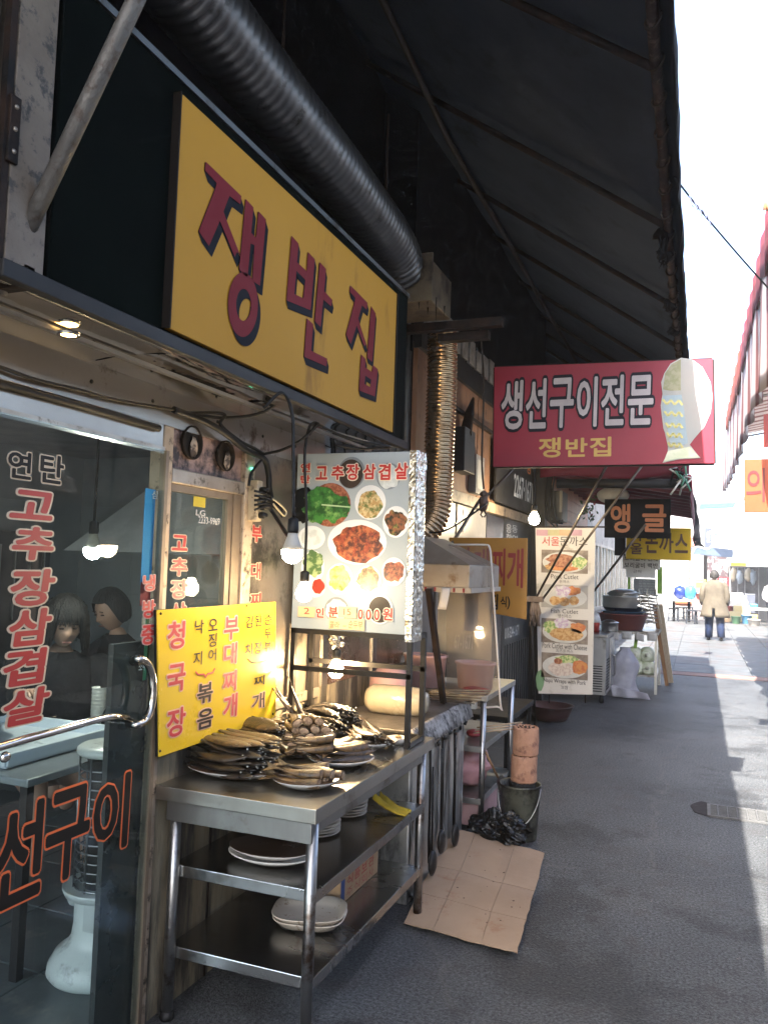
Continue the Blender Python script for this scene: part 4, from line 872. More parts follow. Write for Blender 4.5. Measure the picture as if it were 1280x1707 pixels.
for ch,r in(('쟁',(262,470,385,582)),('반',(412,472,535,578)),('집',(548,466,668,576))):
    rc=RY(*zc(r[0],r[1]),*zc(r[2],r[3]),RY_);letters(gl,ch,'Y',RY_,rc,.03,None,.003)
nl.build('letter_outline',M('navy_out',(.012,.012,.02),.5),rs,recalc=False);wl.build('white_lettering',M('letwhite',(.50,.44,.44),.5),rs,recalc=False);gl.build('gold_lettering',M('gold_let',(.62,.38,.10),.5),rs,recalc=False)
fo_=[(955,225),(948,160),(965,110),(1000,55),(1060,22),(1120,30),(1180,75),(1225,160),(1236,240),(1225,330),(1190,410),(1130,480),(1108,510),(1168,585),(1050,592),(955,612),(985,560),(985,520),(968,440),(960,420),(950,340),(945,290)]
fp=[PY(*zc(*p),RY_)-Vector((0,.003,0)) for p in fo_]
vs,fs=tris(fp);q=MB();q.add(vs,fs);q.build('printed_fish',M('fish_sunlit_print',(.70,.73,.66),.4,0,(.62,.68,.66),3,translucent=.5),rs,recalc=False)  # pale base also paints the sunlit half; coloured parts stop at the canopy shadow
def flat(pts,mat,name,pr):
    vs,fs=tris([PY(*zc(*p),RY_)-Vector((0,pr,0)) for p in pts]);q=MB();q.add(vs,fs);return q.build(name,mat,rs,recalc=False)
flat([(958,200),(970,110),(1005,60),(1058,30),(1058,205),(1000,208)],M('khaki',(.36,.36,.20),.5,0,(.48,.46,.30),18,.8,translucent=.3),'printed_fish_head',.0042)
flat([(958,235),(1062,230),(1075,300),(1085,400),(1098,500),(1040,530),(1000,500),(985,430),(965,380),(955,300)],M('fblue',(.38,.50,.58),.5,0,(.48,.58,.60),10,translucent=.3),'printed_fish_body',.0042)  # right edge follows the canopy's shadow line
q=MB()
for yb in(265,330,395,450,505):
    z_=[PY(*zc(958+(yb-265)*.12+i*22*(1-(yb-265)/900),yb+(18 if i%2 else -8)+5*i*.2),RY_)-Vector((0,.0055,0)) for i in range(6)]
    for i in range(5): q.bar(z_[i],z_[i+1],.014,.0004,up=(0,1,0))
q.build('printed_zigzag',M('zig',(.72,.66,.25),.5),rs)
flat([(985,545),(1060,530),(1110,520),(1160,582),(1050,588),(962,606)],M('ftail',(.55,.60,.42),.5,0,(.66,.68,.52),14,.7),'printed_fish_tail',.0048)
# ================================================================ stove unit with drip-stained steel sides
sv=thing('grill_stove','drip blackened galvanised grill stove with hanging tongs between table and cart','stove',(-1.5,4.1,0))
galv=M('galvanised',(.40,.41,.41),.34,.75,(.56,.56,.54),2.4,.6,.2,9,(1,3,.6),dirt=(.05,.045,.04),dscale=3,damt=.45,dstretch=(1,3,.5))
MB().box(-1.73,-1.265,3.66,4.60,.0,.70).build('stove_body',galv,sv,bevel=.006)
for i,y in enumerate((3.78,3.98,4.2,4.42)):
    MB().grid(lambda a,b2,y=y,i=i:(-1.262+.018*math.sin(a*math.pi)+.010*noise.noise(Vector((a*3,b2*4,i))),y-.10+.2*a,.03+.64*b2),8,12).build('bulging_panel',galv,sv)
MB().grid(lambda a,b2:(-1.27+.05*a-.0*b2,3.64+.98*b2,.81-.09*a*a+.010*noise.noise(Vector((a*4,b2*9,2)))),6,24).build('ash_edge',M('ashy',(.20,.19,.18),.7,.2,(.38,.37,.36),14,.7,.6,60,dirt=(.03,.03,.03),dscale=18,damt=.5),sv,solid=.006)
MB().box(-1.73,-1.27,3.63,4.62,.70,.81).build('stove_top',M('stovetop',(.10,.09,.085),.5,.6,(.2,.18,.16),9,.6,.3,40),sv,bevel=.005)
for i,y in enumerate((3.88,4.09,4.31)):
    p=[Vector((-1.238,y,.70)),Vector((-1.236,y+.01,.45)),Vector((-1.238,y+.015,.25)),Vector((-1.235,y+.03,.12))]
    MB().tube(p,[.008,.006,.007,.012],6).build('black_drip_line',M('tar',(.008,.007,.007),.3),sv)
for i in range(9):
    y=3.70+i*.10;MB().ball((-1.232,y,.685+.01*(i%3)),.016,8,6,.5,1.6,.8,.6,i).build('tar_blob',M('tar',(.01,.01,.01)),sv)
# hanging utensils at the foot
for k,(y,z,col) in enumerate(((3.86,.20,'tar'),(4.0,.26,'tar'),(4.25,.22,'tar'))):
    t_=thing('hanging_ladle',['blackened ladle hanging nearest on the stove side','blackened ladle in the middle of the stove side','blackened ladle farthest on the stove side'][k],'ladle',(-1.21,y,z))
    MB().tube([(-1.215,y,z+.40),(-1.21,y,z)],.005,6).build('handle',M('tar',(.01,.01,.01)),t_)
    MB().ball((-1.205,y,z-.06),.055,12,8,.35,.8,1.1,.15,k).build('bowl',M('ladle_black',(.03,.028,.028),.4,.5),t_)
# things on the stove: plastic wrapped bundle, tongs, splash sheets
pw=MB().lathe([(.0,-.17),(.05,-.165),(.075,-.13),(.078,0),(.074,.12),(.05,.165),(0,.17)],(-1.46,3.98,.885),24,1,.9,axis=Matrix.Rotation(R(90),3,'Y')@Matrix.Rotation(R(0),3,'X')).build('wrapped_bundle',M('milky_plastic',(.42,.36,.26),.25,0,(.33,.28,.2),4,bump=.5,bscale=18),loc=(-1.46,3.98,.82));tag(pw,'milky plastic wrapped bundle lying on the stove behind the frame','bundle')
pbg=MB().lathe([(.0,0),(.10,.0),(.12,.05),(.115,.16),(.05,.22),(0,.23)],(-1.60,4.25,.81),20).build('pink_bundle',M('pink_plastic',(.60,.36,.34),.4,0,(.5,.3,.28),4,bump=.3,bscale=14,sss=.1),loc=(-1.60,4.25,.81));tag(pbg,'round pinkish plastic tub glowing behind the frame on the stove','tub')
for k in range(6):
    a=Vector((-1.62+.03*k,4.45+.02*k,.825+.008*k));b2=Vector((-1.16+.008*k,4.42+.04*k,.83+.010*k))
    t_=MB().bar(a,b2,.016,.006).build('metal_tongs',M('tongs',(.10,.08,.06),.35,.8,(.2,.17,.13),20),loc=tuple(a));tag(t_,'blackened steel tongs lying across the stove edge','tongs','tongs piled on the stove edge')
t_=MB().box(-1.18,-1.155,4.42,4.46,.80,.835).build('tongs_grip',steel,loc=(-1.17,4.44,.8));tag(t_,'bright square end of a tongs at the stove corner','tongs')
# hood above the stove
hd=thing('range_hood','pale steel range hood glowing under the curled duct','hood',(-1.5,4.6,1.45))
hm=M('hood_steel',(.40,.35,.29),.38,.6,(.30,.25,.20),3,dirt=(.2,.13,.08),dscale=6,damt=.25)
hx0,hx1,hy0,hy1=-1.74,-1.175,4.30,5.0
MB().box(hx0,hx1,hy0,hy1,1.47,1.60).build('hood_skirt',hm,hd,bevel=.004)
top=[(-1.74,4.45,1.76),(-1.50,4.45,1.76),(-1.50,4.9,1.76),(-1.74,4.9,1.76)];bot=[(hx0,hy0,1.601),(hx1,hy0,1.601),(hx1,hy1,1.601),(hx0,hy1,1.601)]
MB().add(bot+top,[(0,1,5,4),(1,2,6,5),(2,3,7,6),(3,0,4,7),(4,5,6,7)]).build('hood_cone',hm,hd)
MB().box(-1.72,hx1+.008,hy0-.006,hy0,1.445,1.472).build('hood_gutter',M('gutter',(.5,.46,.42),.3,.8),hd)
MB().box(hx1+.002,hx1+.012,hy0,hy1,1.445,1.472).build('hood_gutter',M('gutter',(.5,.46,.42)),hd)
MB().grid(lambda a,b2:(-1.33+.05*a-.02*b2*b2,hy0-.012-.01*math.sin(b2*3),1.47-.12*b2),4,8).build('hanging_tape',M('tape',(.7,.66,.62),.5),hd,solid=.002)
for k in range(5): MB().box(-1.43+.055*k,-1.418+.055*k,hy0-.009,hy0-.006,1.447,1.470).build('red_tape_mark',M('tapered',(.3,.02,.03),.5),hd)
MB().bar((-1.40,4.27,1.46),(-1.335,4.40,.82),.035,.02).build('hood_leg',rustblack,hd)
# clear acrylic screen with a white rounded frame beside the hood
AY=4.72
sc_=thing('acrylic_screen','clear acrylic splash screen with rounded white rim beside the hood','screen',(-1.2,AY,.8))
scp=[PY(741,908,AY),PY(808,908,AY),PY(816,914,AY),PY(820,960,AY),PY(833,1165,AY),PY(828,1178,AY),PY(745,1180,AY)]
MB().prism(scp,(0,.004,0)).build('clear_sheet',glass('acrylic',(.86,.84,.82),1.4,.05,.10,(.6,.52,.46)),sc_)
MB().tube(smooth(scp[:2],2)+smooth(scp[1:],4),.006,8).build('white_rim',M('rimwhite',(.72,.64,.56),.4),sc_)
# white paper leaflets hanging behind the screen
for k,(r) in enumerate(((774,966,797,1052),)):
    rc=RY(*r,4.78);t_=MB().box(rc[0],rc[1],4.78,4.782,rc[2],rc[3]).build('paper_sheet',M('papr',(.60,.54,.50),.7),loc=(rc[0],4.78,rc[2]));tag(t_,'blank pale paper sheet hanging behind the acrylic screen','paper')
q=MB();letters(q,'67-1671','Y',5.15,RY(757,1058,788,1082,5.15),.02,None,.002)
t_=q.build('number_sticker',M('whitelet',(.7,.7,.7)),loc=(0,0,0),recalc=False);tag(t_,'pale number 67-1671 showing through the acrylic screen','lettering')
gp=MB().box(-1.62,-1.25,5.155,5.165,.86,1.55).build('grey_sheet',M('greysheet',(.20,.21,.21),.3,.3,(.28,.28,.27),2),loc=(-1.4,5.16,.86));tag(gp,'grey reflective sheet standing behind the acrylic screen','panel')
# ================================================================ orange yellow stew sign
OY=5.4
os_=thing('stew_sign','ochre sign with red stew lettering hanging behind the acrylic screen','sign',(-1.35,OY,1.25))
C5=[PY(748,896,OY),PY(879,897,OY),PY(877,1033,OY),PY(752,1010,OY)]
MB().prism(C5,(0,.012,0)).build('board',M('ochre',(.42,.20,.03),.35,0,(.34,.15,.022),1.5),os_,bevel=.004)
a,b2=MB(),MB()
for ch,r in(('부',(764,912,784,970)),('대',(790,914,814,972)),('찌',(820,914,842,976)),('개',(845,914,872,980))): letters(a,ch,'Y',OY,RY(*r,OY),.03,None,.003)
for ch,r in(('뎅',(796,988,812,1012)),('집',(816,990,830,1016)),('식',(834,994,844,1012)),(')',(845,994,850,1016))): letters(b2,ch,'Y',OY,RY(*r,OY),.03,None,.003)
a.build('red_lettering',M('ochre_red',(.28,.02,.02),.5),os_,recalc=False);b2.build('black_lettering',blk_l,os_,recalc=False)
# ================================================================ steel cart with three shelves
cr_=thing('steel_cart','narrow stainless three shelf cart holding pink tubs and bags','cart',(-1.4,5.1,0))
cx0,cx1,cy0,cy1=-1.66,-1.165,4.70,5.50
for x,y in((cx0+.02,cy0+.02),(cx1-.02,cy0+.02),(cx1-.02,cy1-.02),(cx0+.02,cy1-.02)): MB().tube([(x,y,0),(x,y,.80)],.018,12).build('leg',M('leg_steel',(.3,.3,.3)),cr_)
for k,z in enumerate((.80,.50,.20)): MB().box(cx0,cx1+(.005 if k==0 else -.02),cy0,cy1,z,z+.035).build('shelf',steel,cr_,bevel=.003)
pkp=M('pink_tub',(.66,.40,.37),.35,0,(.60,.36,.33),3,sss=.15)
def tub(c,a,b2,h,label,mat=pkp,lid=True):
    o=MB().lathe([(.0,.0),(.80,.0),(.86,.02),(.97,.9),(1.04,.93),(1.04,1.0),(.98,1.0),(.94,.94),(.80,.06),(0,.05)] if False else [(0,.0),(.80*a,0),(.86*a,.02*h),(.97*a,.9*h),(1.04*a,.92*h),(1.04*a,h),(.97*a,h),(.93*a,.9*h),(.8*a,.08*h),(0,.06*h)],(0,0,0),30,1,b2/a).build('plastic_tub',mat,None,loc=c,local=True);return tag(o,label,'tub')
tub((-1.30,4.95,.835),.125,.10,.165,'pink oval plastic tub on the cart behind the acrylic screen')
tub((-1.60,4.86,.835),.14,.10,.20,'larger pink tub at the wall end of the cart top')
tag(MB().ball((-1.26,4.82,.85),.05,12,8,1.7,.8,.32,.3,2).build('red_bag',M('redplastic',(.45,.05,.06),.3),loc=(-1.26,4.82,.84)),'flat red plastic bag under the pink tub','bag')
pg=M('pink_bag',(.62,.34,.36),.4,0,(.5,.26,.28),5,bump=.8,bscale=12,sss=.1)
tag(MB().ball((-1.38,4.95,.36),.15,22,16,1.2,1.0,.85,.35,4).build('pink_plastic_bag',pg,loc=(-1.38,4.95,.24)),'crumpled pink plastic bag on the lowest cart shelf','bag')
tag(MB().box(-1.62,-1.20,4.74,5.2,.06,.19).build('pink_crate',M('pinkcrate',(.55,.33,.33),.5),loc=(-1.4,4.9,.06),bevel=.01),'pink plastic box under the lowest cart shelf','box')
tag(MB().box(-1.44,-1.37,4.73,4.80,.54,.72).build('orange_box',M('orbox',(.45,.20,.09),.6),loc=(-1.4,4.76,.54),bevel=.004),'small orange box standing on the middle cart shelf','box')
tag(MB().bar((-1.40,4.74,.66),(-1.45,4.72,.95),.03,.012).build('wooden_paddle',M('wood',(.30,.17,.08),.6),loc=(-1.40,4.74,.54)),'wooden paddle leaning against the cart by the stove','paddle')
tag(MB().ball((-1.30,4.95,.56),.05,10,8,1,1,.5).build('red_bundle',M('redplastic',(.4,.04,.05)),loc=(-1.3,4.95,.54)),'red bundle on the middle cart shelf','bundle')
pn=thing('frying_pan','small pan hanging off the cart leg toward the alley','pan',(-1.13,4.9,.30))
MB().lathe([(0,0),(.05,0),(.065,.02),(.067,.025),(.05,.008),(0,.006)],(-1.12,4.90,.27),20,axis=Matrix.Rotation(R(75),3,'Y')).build('pan_bowl',steel_dark,pn)
MB().tube([(-1.12,4.86,.33),(-1.17,4.74,.50)],.007,6).build('pan_handle',M('wood',(.3,.2,.1)),pn)
for k in range(3): tag(MB().tube([(-1.25,4.75+.04*k,.60+.01*k),(-1.0,4.9+.03*k,.63+.012*k)],.005,6).build('skewer',M('skew',(.45,.33,.22),.5),loc=(-1.25,4.8,.6)),'skewer sticking out of the cart shelf','skewer','skewers on the cart')
tbk=MB().box(-1.72,-1.22,5.62,6.5,.52,.555)
tt=thing('black_side_table','low black table behind the cart','table',(-1.45,6,0));tbk.build('table_top',blackpaint,tt,bevel=.004)
for x,y in((-1.69,5.65),(-1.25,5.65),(-1.25,6.46),(-1.69,6.46)):MB().bar((x,y,0),(x,y,.52),.025).build('leg',blackpaint,tt)
# ================================================================ bucket with spent coal briquettes
bk_=thing('ash_bucket','dented dull green metal bucket holding a column of coal briquettes','bucket',(-.985,4.86,0))
bmt=M('bucket_metal',(.17,.17,.13),.5,.5,(.09,.09,.07),5,.6,.3,30,dirt=(.02,.018,.016),dscale=5,damt=.6)
MB().lathe([(0,.004),(.095,.004),(.10,.0),(.102,.015),(.118,.30),(.124,.305),(.124,.318),(.114,.312),(.096,.02),(0,.015)],(-.985,4.86,0),32).build('bucket_body',bmt,bk_)
MB().tube([Vector((-.985+.125*math.cos(t),4.86-.02-.115*math.sin(t),.30-.24*math.sin(t)*.85)) for t in[math.pi*i/16 for i in range(17)]],.003,6).build('wire_handle',steel,bk_)
tan=M('ash_briquette',(.50,.27,.17),.95,0,(.40,.20,.12),9,.6,.5,70,dirt=(.22,.10,.07),dscale=14,damt=.3);cb_=M('coal_briquette',(.012,.012,.013),.8,0,(.03,.03,.03),30,bump=.4)
def briq(c,mat,label,sd,h=.155):
    o=MB();seg=36;vs=[];fs=[]
    for j,(r_,z) in enumerate(((0,.0),(.07,.0),(.0765,.008),(.0765,h*.5),(.0765,h-.008),(.07,h),(.068,h-.004),(0,h-.012))):
        for k in range(seg):
            a=2*math.pi*k/seg;rr_=r_*(1+.035*noise.noise(Vector((math.cos(a)*3,math.sin(a)*3,z*22+sd))));zz=z+(.010*noise.noise(Vector((math.cos(a)*4+sd,math.sin(a)*4,j))) if j>=4 else 0)
            vs.append((rr_*math.cos(a),rr_*math.sin(a),zz))
    n_=8
    for i in range(n_-1):
        for k in range(seg): fs.append((i*seg+k,i*seg+(k+1)%seg,(i+1)*seg+(k+1)%seg,(i+1)*seg+k))
    o.add(vs,fs,False);ob=o.build('coal_briquette',mat,None,loc=c,local=True);tag(ob,label,'briquette')
    h_=MB()
    for i in range(19):
        a=i*2.4;q=.013*math.sqrt(i)*1.05;h_.lathe([(.0055,-.004),(.0055,.002)],(q*math.cos(a),q*math.sin(a),h-.004),8)
    h_.build('air_holes',M('soot',(.01,.01,.01)),ob,local=True)
    return ob
briq((-.975,4.87,.165),cb_,'black unburnt briquette at the bottom of the column in the bucket',1,.16)
briq((-.968,4.875,.325),tan,'lower tan burnt briquette on the black one',2)
briq((-.962,4.88,.482),tan,'topmost tan burnt briquette with a crumbled rim',3,.165)
bgm=M('black_bag',(.003,.003,.003),.16,0,(.004,.004,.004),8,bump=1.0,bscale=30,spec=.35)
m=MB();rnd2=random.Random(4)
def crump(a,b2):
    t=math.pi*b2;p=2*math.pi*a;q=Vector((math.sin(t)*math.cos(p),math.sin(t)*math.sin(p),math.cos(t)))
    r_=1+.35*noise.noise(q*2.1)+.18*noise.noise(q*6.1)+.10*noise.noise(q*14)
    return (-1.06+q.x*.16*r_,4.60+q.y*.11*r_,max(.004,.10+q.z*.11*r_))
m.grid(crump,44,26,False);tag(m.build('black_plastic_bag',bgm,loc=(-1.06,4.60,0)),'glossy black plastic bag slumped against the bucket','bag')
# ================================================================ flattened cardboard on the ground
kb=M('cardboard',(.38,.265,.175),.85,0,(.31,.21,.135),3,.4,.2,30,dirt=(.30,.17,.10),dscale=6,damt=.12)
cbx=thing('flattened_carton','creased flattened cardboard box leaning from the stove to the ground','cardboard',(-1.0,4.0,0))
K=[PZ(754,1393,.0),PZ(907,1432,0),PZ(862,1598,0),PZ(673,1546,0)]
K[0].z=.10;K[0]=PX(754,1393,-1.27);K[0]=Vector((-1.30,K[0].y+.05,max(.03,K[0].z)))
def kk(a,b2):
    p=K[3].lerp(K[2],a).lerp(K[0].lerp(K[1],a),b2)
    z=p.z+.010+.016*abs(math.sin(b2*math.pi*1.5+.4))+.006*abs(math.sin(a*math.pi*1.5+.2))+.006*noise.noise(Vector((a*3,b2*3,1)))
    e=.004*noise.noise(Vector((a*9,b2*9,5)))+(.008*noise.noise(Vector((a*30,b2*30,5))) if a in(0,1) or b2 in (0,1) else 0)
    return Vector((p.x+e,p.y+e,z))
for i,(a0,a1) in enumerate(((0,.27),(.274,.69),(.693,1))):
    for j,(b0,b1) in enumerate(((0,.25),(.253,.56),(.564,1))):
        ex=.02 if (i+j)%2 else 0
        MB().grid(lambda a,b2,a0=a0,a1=a1,b0=b0,b1=b1:kk(a0+(a1-a0)*a,b0+(b1-b0)*b2),6,6,False).build('cardboard_panel',kb,cbx,solid=.004)
q=MB()
for i in range(26):
    p=kk(u(.05,.95),u(.05,.95))+Vector((0,0,.0035));q.lathe([(0,.0006),(u(.002,.006),.0003)],p,7)
st=q.build('dark_specks',M('specks',(.10,.05,.03),.9),cbx);st['kind']='stuff'
# ================================================================ drain
dr=thing('drain_grate','cast iron drain grate set in the asphalt','drain',(.4,6.0,0))
D0,D1=PZ(1184,1340,0),PZ(1180,1360,0)
dx0,dx1,dya,dyb=.07,.98,5.86,6.13
MB().box(dx0,dx1,dya,dyb,-.03,.0045).build('drain_pit',M('pitblack',(.002,.002,.002),.9,spec=.0),dr)
g=MB();irn=M('iron',(.11,.11,.11),.6,.0,(.08,.08,.08),20,bump=.2)
g.box(dx0-.012,dx1,dya-.012,dya+.008,0,.010);g.box(dx0-.012,dx1,dyb-.008,dyb+.012,0,.010);g.box(dx0-.012,dx0+.008,dya,dyb,0,.010);g.build('grate_frame',irn,dr)
for i in range(15):
    x=dx0+.055+i*.06
    MB().box(x-.004,x+.004,dya,dyb,.004,.010).build('grate_bar',irn,dr)
q=MB()
for i in range(15):
    x=dx0+.025+i*.06
    for j in range(9):
        y=dya+.03+j*.026;s=1 if i%2 else -1;q.bar((x-.024,y-.008*s,.0075),(x+.024,y+.008*s,.0075),.009,.004)
g=q.build('grate_slats',irn,dr);g['kind']='stuff'
pt=[(PZ(1157+ (36*math.cos(t)),1348+(20*math.sin(t)),.0)) for t in[2*math.pi*i/20 for i in range(20)]]
pp_=MB().prism([Vector((.045+.09*math.cos(t)*(1+.08*math.sin(5*t)),6.02+.17*math.sin(t)*(1+.08*math.sin(4*t)),.0005)) for t in[2*math.pi*i/24 for i in range(24)]],(0,0,.003)).build('concrete_patch',M('patchc',(.034,.031,.033),.8,0,(.024,.022,.024),8,bump=.3));pp_['kind']='structure'
# litter / pebbles specks on the ground
q=MB()
for i in range(260):
    x=u(-1.2,1.6);y=u(1.6,11);r_=u(.0015,.005);q.ball((x,y,.001),r_,5,3,1,1,.5,.5,i)
o=q.build('grit',M('grit',(.3,.29,.27),.8));o['kind']='stuff'
# ================================================================ lamps
def bulb(name,label,base,rr,kind,cab,strength,col,cat='lamp'):
    """base = centre of the glowing globe"""
    t=thing(name,label,cat,base)
    gm=M('glow_'+kind+str(int(strength)),col,.3,emit=strength,ecol=col,rvar=0)
    if kind=='led':
        MB().lathe([(0,-rr),(rr*.5,-rr*.87),(rr*.87,-rr*.5),(rr,0),(rr*.97,rr*.3)],base,20).build('glowing_globe',gm,t)
        MB().lathe([(rr*.97,rr*.3),(rr*.75,rr*.95),(rr*.55,rr*1.5),(rr*.45,rr*1.9),(0,rr*1.9)],base,20).build('lamp_collar',M('lampgrey',(.5,.47,.42),.5),t)
        MB().lathe([(rr*.5,rr*1.9),(rr*.55,rr*2.2),(rr*.5,rr*3.2),(rr*.2,rr*3.4),(0,rr*3.4)],base,16).build('socket',rubber,t)
    else:
        MB().lathe([(0,-rr),(rr*.5,-rr*.87),(rr*.87,-rr*.5),(rr,0),(rr*.9,rr*.45),(rr*.62,rr*.95),(rr*.42,rr*1.4),(0,rr*1.4)],base,20).build('glowing_globe',gm,t)
        MB().lathe([(rr*.45,rr*1.4),(rr*.55,rr*1.6),(rr*.55,rr*2.6),(rr*.2,rr*2.8),(0,rr*2.8)],base,16).build('socket',rubber,t)
    if cab: MB().tube(smooth(cab,6),.006,8).build('cable',rubber,t)
    return t
wm=(1,.78,.48)
b1=PY(487,922,2.50);bulb('hanging_lamp','larger glowing lamp left of the picture menu box','x' and b1,.037,'led',[b1+Vector((0,0,.12)),PY(489,760,2.5),PY(487,690,2.5),PY(470,655,2.45),PY(440,680,2.4)],34,wm)
b2_=PY(507,990,2.95);bulb('hanging_lamp','smaller glowing lamp in front of the lower left of the menu print',b2_,.034,'inc',[b2_+Vector((0,0,.09)),PY(511,860,2.95),PY(508,760,2.95),PY(516,712,2.95),PY(528,706,2.95),PY(515,725,2.95)],34,wm)
b3=PY(560,1118,3.42);t=bulb('hanging_lamp','glowing lamp under the menu box over the black fish',b3,.036,'inc',None,110,(1,.70,.36))
m=MB()
for k in range(16): m.ball(b3+Vector((u(-.02,.03),u(-.02,.02),.11+.011*k*.6)),.020,6,4,u(.5,1.3),u(.4,1),u(.4,1),.9,k)
m.build('foil_wrap',foil,t)
b4=PY(890,866,6.9);bulb('hanging_lamp','bare glowing lamp hanging below the black phone number board',b4,.075*.62,'inc',[b4+Vector((0,0,.12)),PY(890,800,6.9),PY(889,770,6.9)],90,(1,.80,.5))
b5=PX(155,918,-2.55);bulb('hanging_lamp','white lamp hanging inside the dining room behind the glass',b5,.040,'led',[b5+Vector((0,0,.12)),b5+Vector((0,0,.5)),b5+Vector((0,0,.88))],95,(1,.92,.78))
# ================================================================ cables, power strip
ps=thing('power_strip','cream power strip with black plugs on the window post','power strip',(-1.74,2.93,1.9))
c=PX(421,835,-1.735)
MB().box(-1.745,-1.70,c.y-.022,c.y+.022,c.z-.085,c.z+.085).build('strip_body',M('ivory',(.55,.45,.31),.5,0,(.45,.35,.22),12,dirt=(.1,.06,.03),dscale=20,damt=.3),ps,bevel=.005)
for k in range(4):
    z=c.z-.06+.035*k;MB().lathe([(.013,0),(.014,.02),(.008,.035),(0,.035)],(-1.70,c.y+.004,z),12,axis=Matrix.Rotation(R(90),3,'Y')).build('plug',rubber,ps)
MB().box(-1.748,-1.745,c.y-.03,c.y-.018,c.z-.1,c.z+.16).build('strip_cable_cover',rubber,ps)
MB().box(-1.74,-1.73,c.y-.015,c.y+.0,c.z+.13,c.z+.138).build('green_light',M('greenled',(.1,.8,.5),.4,emit=1.2,ecol=(.1,.9,.5)),ps)
CB=MB
def cable(pts,r,label,grp=None):
    o=MB().tube(smooth(pts,8),r,8).build('cable',rubber,loc=tuple(pts[0]));tag(o,label,'cable',grp);return o
X1=-1.70
cable([PX(-60,600,-1.73),PX(0,612,-1.73),PX(60,633,-1.73),PX(135,651,-1.73),PX(200,668,-1.73),PX(290,683,-1.73),PX(365,696,-1.72),PX(430,690,-1.6),PX(468,668,-1.5),PX(486,650,-1.42)],.006,'thin black cable running along the header above the door')
cable([PX(290,683,-1.73),PX(340,702,-1.72),PX(375,722,X1),PX(410,750,X1),PX(440,765,X1),PX(448,790,X1),PX(449,812,X1),PX(452,830,X1)],.013,'thick taped cable bundle curving down to the power strip')
cable([PX(300,688,-1.73),PX(372,690,-1.70),PX(368,708,X1),PX(400,735,X1),PX(425,748,X1),PX(440,757,X1)],.007,'cable loop beside the taped bundle above the exhaust holes')
cable([PX(440,757,X1),PX(470,750,-1.6),PX(500,735,-1.5),PX(520,718,-1.45),PX(532,705,-1.42)],.006,'cable crossing from the bundle to the small lamp hook')
cable([PX(440,762,X1),PX(425,780,X1),PX(418,792,X1),PX(415,810,X1)],.006,'short cable down to the power strip')
for k in range(5):
    cable([PX(424,818+8*k,-1.69),PX(438,822+6*k,-1.66),PX(450,828+4*k,-1.66),PX(462,838+3*k,-1.66),PX(470,850+3*k,-1.66)],.005,'looped black lead plugged into the power strip','leads at the power strip')
rp=cable([PX(455,832,-1.65),PX(466,840,-1.65),PX(477,852,-1.65),PX(474,860,-1.65),PX(464,850,-1.65),PX(456,840,-1.65)],.004,'coil of pale rope tied to the leads');rp.data.materials[0]=M('ropepale',(.45,.38,.24),.8)
cable([PX(440,836,-1.66),PX(452,850,-1.66),PX(465,870,-1.6),PX(478,890,-1.5),PX(486,898,-1.45)],.008,'black lead falling from the power strip to the larger lamp')
cable([PY(528,706,2.95),PY(560,722,2.98),PY(600,735,3.0),PY(650,745,3.1),PY(600,748,3.12),PY(560,742,3.1)],.005,'black cable sagging under the right end of the soffit')
cable([PY(700,888,4.9),PY(740,885,4.9),PY(780,862,5.1),PY(812,838,5.3)],.006,'black cable running from the curled duct to the knotted cloth')
# ================================================================ next eatery: cutlet banner, freezer, red awning
bn=thing('cutlet_banner','tall white menu banner with four cutlet dishes in a hanging frame','banner',(-1.25,8.0,.37))
BY=8.0
bc=[PY(892,880,BY),PY(992,880,BY),PY(987,1158,BY),PY(897,1156,BY)]
MB().prism(bc,(0,.01,0)).build('banner_sheet',M('banner_white',(.66,.62,.58),.55,0,(.60,.56,.51),2,dirt=(.4,.36,.3),dscale=3,damt=.15),bn)
zb=lambda x,y:(860+x/4,860+y/4)
def bprint(x0_,y0_,x1_,y1_,mat,pr,name='printed_photo'):
    rc=RY(*zb(x0_,y0_),*zb(x1_,y1_),BY);return MB().box(rc[0],rc[1],BY-pr-.0005,BY-pr,rc[2],rc[3]).build(name,mat,bn)
def bell(cx,cy,rx,ry,mat,pr,sd=0,jag=0,name='printed_food'):
    c=PY(*zb(cx,cy),BY);ax=(PY(*zb(cx+rx,cy),BY)-c).length;ay=(PY(*zb(cx,cy+ry),BY)-c).length
    return MB().poly([(c.x+ax*math.cos(t)*(1+jag*noise.noise(Vector((math.cos(t)*2,math.sin(t)*2,sd)))),BY-pr,c.z+ay*math.sin(t)*(1+jag*noise.noise(Vector((math.cos(t)*2,math.sin(t)*2,sd+4))))) for t in[2*math.pi*k/26 for k in range(26)]]).build(name,mat,bn,recalc=False)
for i,cl in enumerate(((.6,.35,.42),(.55,.5,.28),(.62,.42,.25),(.55,.33,.40))): bprint(135+i*76,92,211+i*76,132,M('pastel%d'%i,cl,.6),.002,'printed_tint')
dkp=M('print_table',(.14,.10,.08),.5,0,(.3,.25,.2),10);cut=M('print_cutlet',(.45,.22,.07),.5,0,(.62,.40,.18),30,.8);sau=M('print_sauce',(.25,.07,.03),.5,0,(.45,.2,.1),30,.8);sal=M('print_salad',(.22,.36,.10),.5,0,(.6,.6,.3),30,.9);crm=M('print_cream_dish',(.66,.64,.60),.5);prk=M('print_pork',(.55,.42,.36),.5,0,(.68,.58,.50),40,.9);pur=M('print_purple',(.5,.35,.5),.5,0,(.65,.62,.62),30,.8);orf=M('print_orange',(.6,.25,.08),.5,0,(.5,.15,.05),20,.8)
rows=((228,382),(460,615),(688,850),(918,1085))
